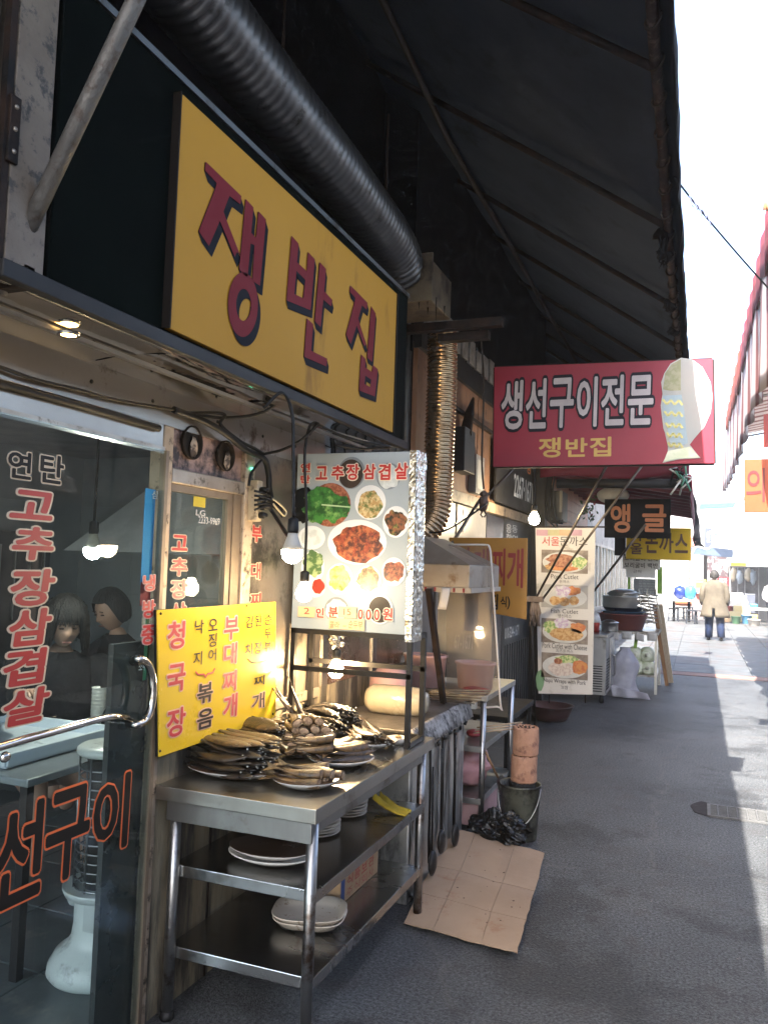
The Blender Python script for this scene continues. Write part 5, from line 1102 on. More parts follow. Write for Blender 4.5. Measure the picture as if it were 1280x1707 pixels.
for i,(a,b2) in enumerate(rows):
    bprint(168,a,478,b2,dkp if i!=1 else M('print_pale_table',(.45,.42,.38),.5),.0025)
    cy=(a+b2)/2;bell(322,cy+5,150,(b2-a)*.46,crm,.0035)
for args in((300,300,95,45,sau,.0045,1,.4),(260,340,70,22,cut,.0042,2,.3),(420,310,50,40,sal,.0046,3,.5),(320,350,90,18,orf,.0044,3,.3),
 (310,500,50,38,pur,.0045,3,.4),(260,565,38,30,cut,.0046,4,.2),(322,572,36,30,cut,.0047,5,.2),(385,565,34,30,cut,.0048,6,.2),(380,500,50,30,orf,.0044,7,.5),
 (335,790,115,42,cut,.0045,8,.25),(230,740,50,40,sal,.0044,9,.4),(305,712,52,35,pur,.0046,2,.4),(410,745,50,34,orf,.0045,3,.4),
 (300,1020,90,45,prk,.0045,4,.3),(425,1010,52,48,orf,.0046,5,.3),(340,955,75,26,sal,.0044,6,.4),(280,968,28,20,sau,.0047,7,.1)): bell(*args)
q,r_=MB(),MB()
def bt(t,x0_,y0_,x1_,y1_,mb,bo=.0): letters(mb,t,'Y',BY,RY(*zb(x0_,y0_),*zb(x1_,y1_),BY),bo,None,.003)
bt('서울',172,138,288,200,r_,.01);bt('돈까스',292,138,475,200,q,.0)
bt('Pork Cutlet',232,390,415,420,q);bt('돈까스',288,428,355,448,q);bt('Fish Cutlet',232,622,413,650,q);bt('생선까스',278,655,368,680,q)
bt('Pork Cutlet with Cheese',174,852,472,888,q);bt('치즈돈까스',265,890,380,914,q);bt('Napa Wraps with Pork',182,1090,465,1126,q);bt('보쌈',300,1130,345,1155,q)
q.build('dark_lettering',M('txtdark',(.05,.045,.045),.6),bn,recalc=False);r_.build('red_lettering',M('txtred',(.55,.06,.05),.6),bn,recalc=False)
bell(160,1095,28,70,M('print_bottle',(.2,.35,.18),.5),.003,2,.2,'printed_bottle')
MB().bar(bc[0]+Vector((-.02,0,.01)),bc[1]+Vector((.1,0,.01)),.014).build('banner_rod',rustblack,bn)
for p in((915,1158),(975,1158)): MB().tube([PY(*p,BY),PY(p[0],p[1]+14,BY)],.006,6).build('tie',rustblack,bn)
# mop head hanging from pole
mp=thing('mop','string mop hanging at the top of the black pole','mop',tuple(PY(892,1000,7.8)))
for k in range(16):
    a=PY(886+k*.8,1000,7.74);MB().tube([a,a+Vector((u(-.03,.04),u(-.03,.03),-.12)),a+Vector((u(-.03,.05),u(-.03,.03),-.25))],[.010,.012,.004],5).build('mop_strand',M('mopst',(.14,.10,.08),.95,0,(.22,.17,.14),20),mp)
MB().box(PY(880,0,7.75).x-.0,PY(905,998,7.75).x,7.72,7.78,PY(890,1003,7.75).z,PY(890,994,7.75).z).build('mop_clamp',M('mopst',(.1,.1,.1)),mp)
# brown basin
o=MB().lathe([(0,.01),(.17,.01),(.20,.06),(.235,.15),(.25,.155),(.25,.165),(.225,.16),(.19,.06),(.16,.02),(0,.02)],(0,0,0),32).build('brown_basin',M('brown_plastic',(.085,.035,.028),.35,0,(.07,.03,.025),3),None,loc=(-1.47,8.75,0),local=True);tag(o,'dark reddish brown plastic basin on the ground below the banner','basin')
# dark post and cable mass, AC unit
cw=thing('cable_post','black post with a tangle of cables between the two shops','post',(-1.65,9.3,0))
MB().box(-1.78,-1.60,8.95,9.10,.0,3.0).build('post',blackpaint,cw)
for k in range(9):
    x=-1.58+.03*u(-1,1);y=9.0;MB().tube(smooth([(x,y,3.0),(x+u(-.03,.05),y,2.7),(x+u(-.05,.05),y,2.4),(x+u(-.02,.08),y,2.15),(x+u(0,.2),y,2.05+u(-.1,.1))],5),.010,6).build('cable_strand',rubber,cw)
ac=thing('air_conditioner','old grey and cream air conditioner unit under the black beam','air conditioner',(-1.3,9.4,2.2))
c=RY(912,818,937,868,9.5);MB().box(c[0],c[1],9.5,9.9,c[2],c[3]).build('casing',M('accase',(.14,.14,.13),.5),ac,bevel=.01);MB().box(c[1]-.035,c[1],9.485,9.5,c[2]+.1,c[3]).build('side_grille',M('accr',(.45,.42,.36),.5),ac,bevel=.006)
# second shop building along the left
sb=thing('eatery_row','row of low eateries with orange tiled upper wall and bright windows','building',(-1.9,15,0))
MB().box(-3.2,-1.90,9.95,27.5,.0,3.15).build('wall',M('rowwall',(.42,.39,.35),.7,0,(.33,.30,.26),1.5,dirt=(.15,.12,.1),dscale=3,damt=.3),sb)
brm=M('orange_tile',(.52,.22,.11),.55,0,(.44,.17,.08),1.7,dirt=(.2,.09,.05),dscale=8,damt=.2)
pm=None
for i in range(10):
    for j in range(6):
        if pm is None:o=MB().box(0,.02,0,.478,0,.168).build('orange_tile',brm,bevel=.003,local=True);pm=o
        else:o=pm.copy();C.objects.link(o)
        o.parent=sb;o.location=Vector((-1.90,9.97+i*.485,2.0+j*.175))-Vector((-1.9,15,0))
for i in range(14):
    y=11.0+i*1.15
    f=MB();f.box(-1.90,-1.84,y,y+.05,.85,2.15);f.box(-1.90,-1.84,y+.05,y+1.1,2.10,2.15);f.box(-1.90,-1.84,y+.05,y+1.1,.85,.92);f.box(-1.89,-1.85,y+.55,y+.60,.92,2.10)
    w_=f.build('window',M('winframe',(.48,.44,.38),.5,.2),sb)
    MB().box(-1.885,-1.875,y+.05,y+1.1,.92,2.10).build('pane',M('glare_white_win',(.62,.66,.60),.12,0,(.5,.56,.48),2),w_)  # pale pane colour stands for glare on the glass
# far red awning with rafters
ra=thing('red_awning','dark crimson awning with a black pipe beam and red rafters over the eatery','awning',(-1,9,2.5))
def rz(x,y): return 2.57-.10*(x+.08)*1.4*-1*(-1) if False else 2.56+.16*(-.08-x)
MB().grid(lambda a,b2:(-.09-1.85*a,8.7+6.2*b2,rz(-.09-1.85*a,0)+.035+.01*math.sin(b2*30)),6,30).build('awning_cloth',M('crimson_cloth',(.17,.012,.035),.7,0,(.12,.008,.025),2,translucent=.35),ra,solid=.004)
for i in range(12):
    y=8.9+.52*i;MB().bar((-.10,y,rz(-.1,0)),(-1.9,y,rz(-1.9,0)),.03,.035).build('rafter',M('redraft',(.22,.02,.045),.5),ra)
MB().tube([PY(928,806,8.65),PY(1143,806,8.65)],.05,10).build('black_beam',blackpaint,ra)
MB().tube([(-.10,8.65,2.58),(-.10,14.9,2.56)],.025,8).build('edge_pipe',M('redraft',(.2,.02,.04)),ra)
MB().grid(lambda a,b2:(-.085+.01*math.sin(b2*9),8.9+5.9*a,2.56-.30*b2),20,4).build('side_flap',M('crimson_cloth',(.1,.01,.02)),ra,solid=.004)
MB().grid(lambda a,b2:(-1.60+1.5*a,8.62,2.80-.22*b2+.02*math.sin(a*8)),14,4).build('front_flap',M('crimson_cloth',(.1,.01,.02)),ra,solid=.004)
for k in range(12):
    c=PY(1128+u(-8,16),790+u(-12,16),8.6);MB().tube([c,c+Vector((u(-.08,.08),u(-.1,.1),u(-.08,.05))),c+Vector((u(-.1,.1),u(-.1,.1),-.12))],.010,5).build('torn_scrap',M(['scrapg','scrapw','hem'][k%3],[(.08,.25,.18),(.5,.5,.5),(.02,.02,.02)][k%3],.7),ra)
# orange on black sign
AY2=9.35
an=thing('angle_sign','black sign with two big orange characters above the yellow one','sign',(-.7,AY2,2.0))
rc=RY(1007,832,1117,897,AY2);MB().box(rc[0],rc[1],AY2,AY2+.03,rc[2],rc[3]).build('board',M('angleblk',(.006,.0055,.0055),.6,spec=.1),an,bevel=.003)
a=MB();letters(a,'앵','Y',AY2,RY(1017,840,1050,888,AY2),.035,None,.003);letters(a,'글','Y',AY2,RY(1070,841,1110,887,AY2),.035,None,.003);a.build('orange_lettering',M('angle_or',(.50,.17,.06),.5),an,recalc=False)
YY=10.6
ys=thing('yellow_cutlet_sign','bright yellow sign with brown cutlet lettering below the black one','sign',(-.5,YY,1.75))
rc=RY(1043,880,1151,933,YY);MB().box(rc[0],rc[1],YY,YY+.03,rc[2],rc[3]).build('board',M('yelbright',(.80,.58,.02),.5,0,(.75,.52,.02),2,translucent=.45),ys,bevel=.003)
a=MB()
for ch,r in(('서',(1050,884,1068,902)),('울',(1050,905,1070,924)),('돈',(1075,884,1096,922)),('까',(1098,888,1122,922)),('스',(1124,890,1146,922))): letters(a,ch,'Y',YY,RY(*r,YY),.03,None,.003)
a.build('brown_lettering',M('brownlet',(.10,.04,.02),.5),ys,recalc=False)
# white paper notices under it
pn_=thing('fish_menu_notice','white paper notices for dried croaker hanging under the yellow sign','notice',(-.9,11,1.4))
rc=RY(1037,926,1100,949,11);MB().box(rc[0],rc[1],11,11.01,rc[2],rc[3]).build('upper_sheet',white,pn_)
rc2=RY(1043,949,1092,963,11.02);MB().box(rc2[0],rc2[1],11.02,11.03,rc2[2],rc2[3]).build('lower_sheet',white,pn_)
a=MB();letters(a,'보리굴비 판매','Y',11,RY(1040,927,1096,935,11),.02,None,.003);letters(a,'보리굴비 백반','Y',11,RY(1040,938,1096,947,11),.02,None,.003);letters(a,'근처','Y',11.0,RY(1055,950,1068,955,11),.0,None,.003);a.build('lettering',M('txtdark',(.05,.05,.05)),pn_,recalc=False)
gb=thing('price_board','grey framed price board behind the pots','board',(-1.1,12.6,1.0))
rc=RY(1056,965,1092,990,12.6);MB().box(rc[0],rc[1],12.6,12.63,rc[2],rc[3]).build('board',M('pbrd',(.30,.30,.30),.5),gb,bevel=.004)
a=MB()
for i in range(5): letters(a,['김치찌개','된장찌개','생선구이','돈까스','비빔밥'][i],'Y',12.6,RY(1064,967+i*4.5,1090,970+i*4.5,12.6),.0,None,.003)
a.build('lettering',white,gb,recalc=False)
for k,(x0_,x1_) in enumerate(((1095,1103),(1046,1050))):
    c=RY(x0_,945,x1_,990,12.4);o=MB().box(c[0],c[1],12.4,12.42,c[2],c[3]).build('green_poster',M('limegreen',(.30,.50,.06),.5,0,(.15,.35,.04),12),loc=(c[0],12.4,c[2]));tag(o,['lime green poster strip right of the price board','thin green poster strip left of the price board'][k],'poster')
dk_=RY(1024,870,1042,926,9.9);o=MB().box(dk_[0],dk_[1],9.9,9.95,dk_[2],dk_[3]).build('dark_shutter',M('angleblk',(.02,.02,.02)),loc=(dk_[0],9.9,dk_[2]));tag(o,'dark narrow panel hanging left of the orange lettered sign','panel')
pt_=thing('hanging_plant','trailing plant with red flowers on the orange wall','plant',tuple(PY(985,840,9.7)))
lm=M('leafg',(.05,.10,.03),.6,0,(.10,.16,.05),20);rm_=M('leafr',(.3,.03,.02),.6)
for k in range(36):
    c=PY(970+u(0,26),825+u(0,40),9.7+u(-.05,.05));a=u(0,6);MB().poly([c,c+Vector((.03*math.cos(a),.02,.03*math.sin(a))),c+Vector((.05*math.cos(a+.4),0,.05*math.sin(a+.4))),c+Vector((.03*math.cos(a+.9),-.02,.03*math.sin(a+.9)))]).build('leaf',rm_ if k%6==0 else lm,pt_,recalc=False)
o=MB().ball(PY(1021,826,9.8),.17,18,12,1.1,.6,.6).build('white_round_lamp',white,loc=tuple(PY(1021,826,9.8)));tag(o,'white rounded bulkhead shape under the red awning','lamp')
# steel freezer
fz_=thing('steel_freezer','stainless under counter freezer with side grille behind the banner','freezer',(-1.4,10.5,0))
FX=PZ(1020,1158,0).x;fy0,fy1=10.15,11.0;fzt=PY(1005,1062,10.2).z
MB().box(-1.84,FX,fy0,fy1,.10,fzt).build('cabinet',M('frzsteel',(.50,.50,.50),.35,.8,(.40,.40,.40),2,dirt=(.25,.24,.22),dscale=4,damt=.3),fz_,bevel=.008)
MB().box(-1.86,FX+.02,fy0-.02,fy1,fzt,fzt+.035).build('worktop',steel,fz_,bevel=.004)
g=MB()
for i in range(11): g.box(FX+.001,FX+.006,fy0+.06,fy1-.5,.16+.035*i,.175+.035*i)
for i in range(11): g.box(-1.7,FX-.04,fy0-.005,fy0-.001,.14+.03*i,.152+.03*i)
o=g.build('grille_slats',rubber,fz_);o['kind']='stuff'
MB().box(FX+.001,FX+.02,fy0+.42,fy1-.02,.15,fzt-.03).build('freezer_door',M('frzsteel',(.5,.5,.5)),fz_,bevel=.005)
MB().tube(smooth([(FX+.02,fy0+.5,.55),(FX+.06,fy0+.5,.52),(FX+.06,fy0+.5,.32),(FX+.02,fy0+.5,.28)]),.010,8).build('handle',steel_dark,fz_)
for y in(fy0+.05,fy1-.05): MB().lathe([(.02,0),(.03,.02),(.02,.1)],(FX-.05,y,0),10).build('foot',rubber,fz_)
# things on the freezer
o=MB().lathe([(0,0),(.05,0),(.052,.10),(.052,.17),(.03,.19),(0,.19)],(0,0,0),18).build('red_canister',M('redcan',(.40,.04,.03),.35),None,loc=(FX-.17,10.5,fzt+.035),local=True);tag(o,'red canister with white top standing on the freezer','canister')
MB().lathe([(.053,.12),(.053,.19),(.03,.22),(0,.22)],(0,0,0),18).build('white_top',white,o,local=True)
o=MB().lathe([(0,0),(.10,0),(.105,.02),(.105,.11),(.115,.112),(.115,.12),(.04,.15),(0,.15)],(0,0,0),22).build('cooking_pot',steel,None,loc=(FX-.02,10.75,fzt+.035),local=True);tag(o,'small steel cooking pot on the freezer corner','pot')
MB().tube([(-.1,.0,.08),(-.16,0,.09),(-.10,.03,.08)],.008,6).build('handle',steel,o,local=True)
# prep table with basins, dried fish and cabbages
tg=PZ(1092,1145,0)
pt2=thing('prep_table','steel prep table stacked with basins outside the eatery','table',(-1.0,11.7,0))
TX0,TX1,TY0,TY1=-1.35,-.50,11.3,12.35;TZ=PY(1092,1052,11.6).z
MB().box(TX0,TX1,TY0,TY1,TZ-.04,TZ).build('table_top',steel_dark,pt2,bevel=.004)
for x,y in((TX0+.03,TY0+.03),(TX1-.03,TY0+.03),(TX1-.03,TY1-.03),(TX0+.03,TY1-.03)):MB().bar((x,y,0),(x,y,TZ-.04),.035).build('leg',steel,pt2)
MB().box(TX0,TX1-.02,TY0+.02,TY1,.22,.245).build('shelf',steel_dark,pt2)
for k in range(5): o=MB().grid(lambda a,b2,k=k:(-1.28+.16*k+.12*a,TY0-.012,TZ-.01-.10*b2-.02*a*(k%2)),3,3).build('hanging_paper',M('papr2',(.55,.53,.50),.7),pt2,solid=.002)
def basin(c,r_,h,mat,label,name='basin'):
    o=MB().lathe([(0,0),(.75*r_,0),(.80*r_,.04*h),(.97*r_,.93*h),(1.04*r_,.95*h),(1.04*r_,h),(.95*r_,h),(.78*r_,.08*h),(0,.06*h)],(0,0,0),30).build(name,mat,None,loc=c,local=True);return tag(o,label,'basin')
cb=Vector((-.98,11.6,TZ))
basin(tuple(cb),.33,.22,M('brick_basin',(.22,.06,.045),.4,0,(.18,.05,.04),3),'large reddish brown basin on the prep table')
basin((cb.x,cb.y,TZ+.20),.29,.05,M('blue_basin',(.12,.25,.42),.4),'pale blue basin rim above the brown basin')
basin((cb.x,cb.y,TZ+.23),.27,.07,M('navy_basin',(.015,.022,.05),.3),'dark navy basin nested above the blue one')
o=MB().lathe([(0,0),(.22,0),(.23,.02),(.23,.15),(.24,.155),(.24,.165),(0,.17)],(0,0,0),28).build('aluminium_pot',M('alupot',(.55,.53,.48),.4,.7,(.45,.43,.38),4),None,loc=(cb.x-.04,cb.y,TZ+.29),local=True);tag(o,'large dented aluminium pot atop the stacked basins','pot')
for k in range(3): o=MB().lathe([(0,.03),(.10,.028),(.19,.0),(.20,.004),(.10,.04),(0,.045)],(0,0,0),24).build('pot_lid',M('lidgrey',(.38,.36,.32),.4,.6),None,loc=(cb.x-.02+.02*k,cb.y,TZ+.455+.025*k),local=True,rot=(R(6),R(8-k*3),0));tag(o,['lowest lid on the aluminium pot','middle lid on the aluminium pot','top lid tilted on the aluminium pot'][k],'lid')
# bundle of strung dried croakers
dfm=fishmat('dried_croaker',(.16,.14,.11),(.38,.33,.26),(.55,.50,.42));dfp=fish_bm(.26,.035,.016,.02,False,33,.1).build('dried_croaker',dfm,local=True);fst=True
for i in range(9):
    for j in range(3):
        o=dfp if fst else dup(dfp);fst=False
        p=PY(1052+j*15+u(-3,3),990+i*5.6+u(-1,1),11.9+u(-.08,.08));o.location=p;o.rotation_euler=(u(-.3,.3),R(8)+u(-.15,.15),R(20+u(-12,12)));tag(o,'dried croaker tied in the strung bundle behind the pots','fish','dried croakers strung in a bundle')
for j in range(4):
    a=PY(1050+j*14,982,11.75);o=MB().tube(smooth([a,PY(1052+j*14,1000,11.72),PY(1056+j*14,1020,11.72),PY(1066+j*12,1040,11.72)]),.008,5).build('straw_string',M('straw',(.72,.66,.52),.8),loc=tuple(a));tag(o,'pale straw string tying the dried croakers','string','strings round the dried croakers')
cg=M('cabbage',(.50,.58,.34),.5,0,(.72,.74,.60),5,.6,.3,20)
for k,(px,py) in enumerate(((1057,1091),(1078,1092),(1061,1112),(1079,1114))):
    c=PY(px,py,11.45);o=MB().ball((0,0,0),.105,18,14,1,1,.92,.18,k*3).build('cabbage',cg,None,loc=c,local=True);tag(o,'whole '+['upper left','upper right','lower left','lower right'][k]+' cabbage in the net under the prep table','cabbage')
    MB().lathe([(0,-.008),(.022,-.006),(.026,.004),(0,.010)],(0,-.102,.01),10,axis=Matrix.Rotation(R(90),3,'X')).build('stem_end',M('stemend',(.62,.62,.48),.6),o,local=True)
    for j in range(4):
        a=j*1.57+.6+k;MB().grid(lambda s_,t_,a=a:Vector((math.cos(a+(s_-.5)*1.9)*math.sin(.5+t_*1.5),-math.cos(.5+t_*1.5)*.97,math.sin(a+(s_-.5)*1.9)*math.sin(.5+t_*1.5)))*(.1085+.003*math.sin(s_*3.14)),8,8).build('leaf',cg,o,local=True,solid=.0015)
o=MB().bar(PY(1060,1066,11.4),PY(1058,1080,11.4),.05,.04).build('green_tag',M('limegreen',(.3,.5,.1)),loc=tuple(PY(1060,1066,11.4)));tag(o,'lime green tag above the cabbages','tag')
# planks leaning on the table
for k,(x,lab) in enumerate(((0,'brown plank nearest the table leaning on its corner'),(9,'pale plank beside the brown one leaning outward'))):
    a=PZ(1111+x*.6,1144-x*.6,0);b2=PY(1090+x*.9,1008,12.1)
    o=MB().bar(a+Vector((0,0,.01)),b2,.05 if k==0 else .09,.03,up=(0,1,0)).build('plank',M('plankb',(.34,.18,.08),.6,0,(.25,.13,.06),8,stretch=(8,8,1)) if k==0 else M('plankp',(.62,.52,.38),.6,0,(.5,.4,.28),8,stretch=(8,8,1)),loc=tuple(a));tag(o,lab,'plank','planks leaning on the prep table')
# white sack
def sack(a,b2):
    p=2*math.pi*a;z=b2;r_=.21*(1.0-.12*z-(.62*max(0,(z-.72)/.28)**1.2 if z<.93 else .50))*(1+.22*noise.noise(Vector((math.cos(p)*2,math.sin(p)*2,z*4))))*(1.12 if z<.12 else 1)
    return (-.93+r_*math.cos(p)*.85+.04*z,10.95+r_*math.sin(p)*.6,z*.62+.005)
o=MB().grid(sack,30,18).build('white_sack',M('sackw',(.42,.42,.46),.55,0,(.30,.30,.36),5,bump=1,bscale=12),loc=(-.93,10.95,0));tag(o,'white plastic sack standing between freezer and prep table','sack')
def apron(a,b2): return (-1.06+.42*a,10.80-.05*math.sin(a*3.14),.02+.07*(1-b2)*math.sin(a*3+1)*.5+.02)
MB().grid(lambda a,b2:(-1.02+.46*a-.04*b2,10.74+.02*math.sin(a*12),.012+.15*b2*(1-.5*a)),14,5).build('sack_hem',M('sackw',(.7,.7,.7)),o,solid=.006)
# ================================================================ far end of the alley
ed=thing('far_shops','pale shopfronts closing the far end of the alley','building',(1,32.4,0))
ew=M('farwall',(.26,.26,.26),.7,0,(.20,.20,.20),.8)
MB().box(-3.2,12,32.5,36,.0,5.2).build('wall',ew,ed)
EY=32.4
def eb(r,mat,name,y=EY,d=.08,p=ed):
    c=RY(*r,y);return MB().box(c[0],c[1],y,y+d,c[2],c[3]).build(name,mat,p)
dg=M('darkglass',(.06,.065,.075),.15,0,(.16,.15,.16),3);fg=M('frmgrey',(.35,.34,.34),.5,.3)
eb((1136,925,1148,1040),M('creamw',(.26,.24,.22),.6),'pillar',32.2,.25);eb((1148,925,1172,1040),M('postr1',(.16,.12,.12),.5,0,(.26,.21,.20),18,.9),'poster_window');eb((1172,925,1178,1038),M('angleblk',(.02,.02,.02)),'dark_jamb',32.1,.3)
eb((1178,925,1213,975),M('postr2',(.26,.24,.24),.5,0,(.05,.03,.035),6,.9),'large_poster',32.15,.05);eb((1178,975,1214,1040),dg,'shop_glass')
eb((1216,945,1264,1040),dg,'shop_glass');
for x in(1215,1228,1240,1263): eb((x,945,x+1.8,1040),fg,'mullion',32.3,.08)
eb((1218,940,1262,946),fg,'transom',32.3,.08)
q=MB();c=RY(1195,962,1214,985,32.05);q.box(c[0],c[1],32.05,32.07,c[2],c[3]);rb2=q.build('red_banner',M('redban',(.22,.012,.02),.5),ed)
q=MB();letters(q,'특가','Y',32.05,RY(1198,964,1211,972,32.05),.03,None,.01);letters(q,'판매','Y',32.05,RY(1199,974,1211,983,32.05),.03,None,.01);q.build('lettering',white,ed,recalc=False)
# awnings and beams there
o=MB().bar(PY(1148,916,27.5),PY(1217,923,28.5),.22,.26);o=o.build('blue_gutter',M('bluegutter',(.07,.10,.15),.5,0,(.10,.13,.18),3),loc=(.2,28,2.3));tag(o,'blue grey metal gutter beam across the far shops','gutter')
c=RY(1165,838,1222,848,27);o=MB().add([(c[0],27,c[2]),(c[1],27,c[2]+.05),(c[1]+.1,28.2,c[3]+.1),(c[0],28.2,c[3]+.05)],[(0,1,2,3)]).build('turquoise_awning',M('turq',(.03,.20,.24),.5),loc=(c[0],27,c[2]),solid=.03);tag(o,'small turquoise awning floating above the far gutter','awning')
wa=thing('white_awning','white awning over the far glass shopfront with a yellow band','awning',(1.4,31,2.1))
c=RY(1213,908,1282,944,30.5);MB().box(c[0],c[1]+3,30.5,30.55,c[2],c[3]).build('valance',M('offwhite',(.38,.38,.37),.6),wa);MB().add([(c[0],30.5,c[3]),(c[1]+3,30.5,c[3]),(c[1]+3,32.4,c[3]+.6),(c[0],32.4,c[3]+.6)],[(0,1,2,3)]).build('awning_slope',M('offwhite',(.4,.4,.4)),wa,solid=.03)
c=RY(1217,938,1243,943,30.48);MB().box(c[0],c[1],30.47,30.49,c[2],c[3]).build('yellow_band',M('yelbright',(.8,.6,.02)),wa)
q=MB();letters(q,'1971 할머니 식당','Y',30.5,RY(1218,922,1243,927,30.5),.0,None,.01);q.build('lettering',M('txtfaint',(.35,.40,.25),.6),wa,recalc=False)
cab=thing('cable_bundle','dark bundle of sagging cables by the end of the red awning','cables',(-.05,15.5,2.0))
for k in range(8):
    MB().tube(smooth([PY(1146+u(0,6),810,15.2),PY(1152+u(0,8),840,15.6),PY(1156+u(0,8),870,16),PY(1158+u(-4,8),898,16),PY(1166+u(-8,6),912,16.5)],5),.022,6).build('cable_strand',M('cabl',(.03,.03,.035),.6),cab)
o=MB().tube(smooth([PY(1152,925,16),PY(1160,912,16),PY(1180,915,16),PY(1190,900,16),PY(1183,885,16)],6),.02,6).build('white_cable',white,loc=(0,16,2));tag(o,'looping white cable in front of the far gutter','cable')
# small signs high up at the end of the row, pale against the light
for k,(r,cl,tx,lab) in enumerate((((1174,880,1186,912),(.05,.06,.10),'쌀','small dark blue upright sign high on the far row'),((1186,882,1212,912),(.66,.68,.70),'횟집','small white square sign beside the dark blue one'))):
    t_=thing('small_sign',lab,'sign',tuple(PY(r[0],r[3],24)));c=RY(*r,24);MB().box(c[0],c[1],24,24.05,c[2],c[3]).build('board',M('ss%d'%k,cl,.5),t_);q=MB();letters(q,tx,'Y',24,RY(r[0]+3,r[1]+6,r[2]-3,r[3]-8,24),.02,None,.01);q.build('lettering',M('ssl%d'%k,[(.6,.6,.6),(.06,.10,.08)][k],.5),t_,recalc=False)
# table with blue bags, stools, tubs
t_=thing('folding_table','pale folding table with blue bags at the far end','table',tuple(PZ(1135,1037,0)))
FY=29.2
a=PY(1112,999,FY);b2=PY(1161,999,FY);MB().box(a.x,b2.x,FY-.3,FY+.5,a.z-.04,a.z).build('table_top',white,t_,bevel=.01)
for x in(a.x+.2,b2.x-.25): MB().bar((x,FY+.1,0),(x,FY+.1,a.z-.04),.09).build('leg',M('angleblk',(.02,.02,.02)),t_)
for k,(px,mt_,lab) in enumerate(((1133,M('bluebag',(.008,.025,.16),.35,0,(.006,.014,.09),6),'dark blue plastic bag on the far folding table'),(1150,M('cyanbag',(.03,.15,.26),.35,0,(.05,.2,.3),6),'light blue plastic bag on the far folding table'))):
    c=PY(px,988,FY);tag(MB().ball(c,.20,14,10,.95,.7,1.05 if k==0 else 1.2,.4,k+3).build('plastic_bag',mt_,loc=(c.x,FY,a.z)),lab,'bag')
sp_=None
for k,(px,py,lab) in enumerate(((1122,1036,'leftmost black wire stool by the far table'),(1134,1034,'second black wire stool by the far table'),(1146,1033,'third black wire stool by the far table'),(1152,1040,'fourth black stool, left of the walking man'),(1166,1041,'black stool right beside the walking man'))):
    g=PZ(px,py,0)
    if sp_ is None:
        sp_=thing('wire_stool',lab,'stool',g,'black wire stools at the far end')
        MB().box(-.17,.17,-.17,.17,.42,.46).build('seat',M('stoolblk',(.03,.035,.045),.5),sp_,local=True)
        for x,y in((-.15,-.15),(.15,-.15),(.15,.15),(-.15,.15)): MB().bar((x*1.1,y*1.1,0),(x,y,.42),.028).build('leg',M('stoolblk',(.03,.03,.04)),sp_,local=True)
        for z in(.12,.27): MB().bar((-.16,-.16,z),(.16,-.16,z),.02).build('rung',M('stoolblk',(.03,.03,.04)),sp_,local=True)
    else: dup(sp_,g,(0,0,u(-.3,.3)),lab)
rdp=M('redtub',(.20,.012,.012),.4);
for c_,r_,h_,mt_,lab in((PZ(1163,1030,0),.36,.95,M('brick_basin',(.2,.06,.05)),'tall reddish brown tub behind the walking man'),(PZ(1174,1030,0)+Vector((0,0,.95)),.3,.18,M('brick_basin',(.2,.06,.05)),'reddish basin stacked beside the walking man shoulder'),
  (PZ(1212,1037,0)+Vector((0,0,.20)),.20,.36,rdp,'bright red tub behind the walking man hip'),(PZ(1231,1033,0)+Vector((0,0,.48)),.22,.16,rdp,'red basin on top of the pale boxes'),(PZ(1234,1026,0)+Vector((0,0,1.0)),.20,.20,rdp,'small dark red basin above the white foam sheets')):
    basin(tuple(c_),r_,h_,mt_,lab)
for k,(r,cl,lab) in enumerate((((1125,1000,1152,1010),(.40,.12,.05),'orange brown crate under the far table'),((1159,971,1172,980),(.75,.38,.05),'orange sign plate left of the walking man'),((1158,966,1176,969),(.55,.60,.08),'thin yellow green shelf edge left of the walking man'))):
    c=RY(*r,29.8);o=MB().box(c[0],c[1],29.8,30.1,c[2],c[3]).build(['crate','plate','shelf_edge'][k],M('fx%d'%k,cl,.5),loc=(c[0],29.8,c[2]));tag(o,lab,['crate','plate','shelf'][k])
pb_=M('palebox',(.24,.20,.09),.7,0,(.28,.25,.15),3);wb_=M('foambox',(.34,.34,.34),.6)
for k,(r,mt_,y,lab) in enumerate((((1215,1020,1239,1037),pb_,30.3,'pale yellow carton lying nearest the walking man'),((1222,1010,1242,1020),pb_,30.4,'pale carton in the second tier of the far pile'),((1238,1010,1250,1037),pb_,30.2,'upright pale yellow carton with green print in the far pile'),((1250,1025,1262,1037),M('yelcart',(.6,.45,.10),.6),30.5,'small yellow crate under the right fish table'),((1200,1031,1216,1037),M('kraft_light',(.4,.3,.2)),30.4,'flat brown carton on the ground behind the walking man'),((1214,1001,1246,1011),wb_,30.6,'lower white foam box in the far pile'),((1213,993,1244,1001),wb_,30.7,'middle white foam box in the far pile'),((1212,988,1238,993),wb_,30.8,'top white foam sheet in the far pile'),((1240,990,1258,1022),M('darkcab',(.08,.09,.12),.4),31.2,'dark blue grey cabinet right of the foam boxes'),((1249,1014,1285,1018),wb_,29.2,'white low table edge beside the woman at the frame edge'),((1250,1007,1262,1014),M('cyanbag',(.1,.4,.6)),29.3,'light blue bag on the low table'))):
    c=RY(*r,y);o=MB().box(c[0],c[1],y,y+.45,max(.0,c[2]),c[3]).build('carton' if 'carton' in lab else 'box',mt_,loc=(c[0],y,max(0,c[2])),bevel=.01);tag(o,lab,'box')
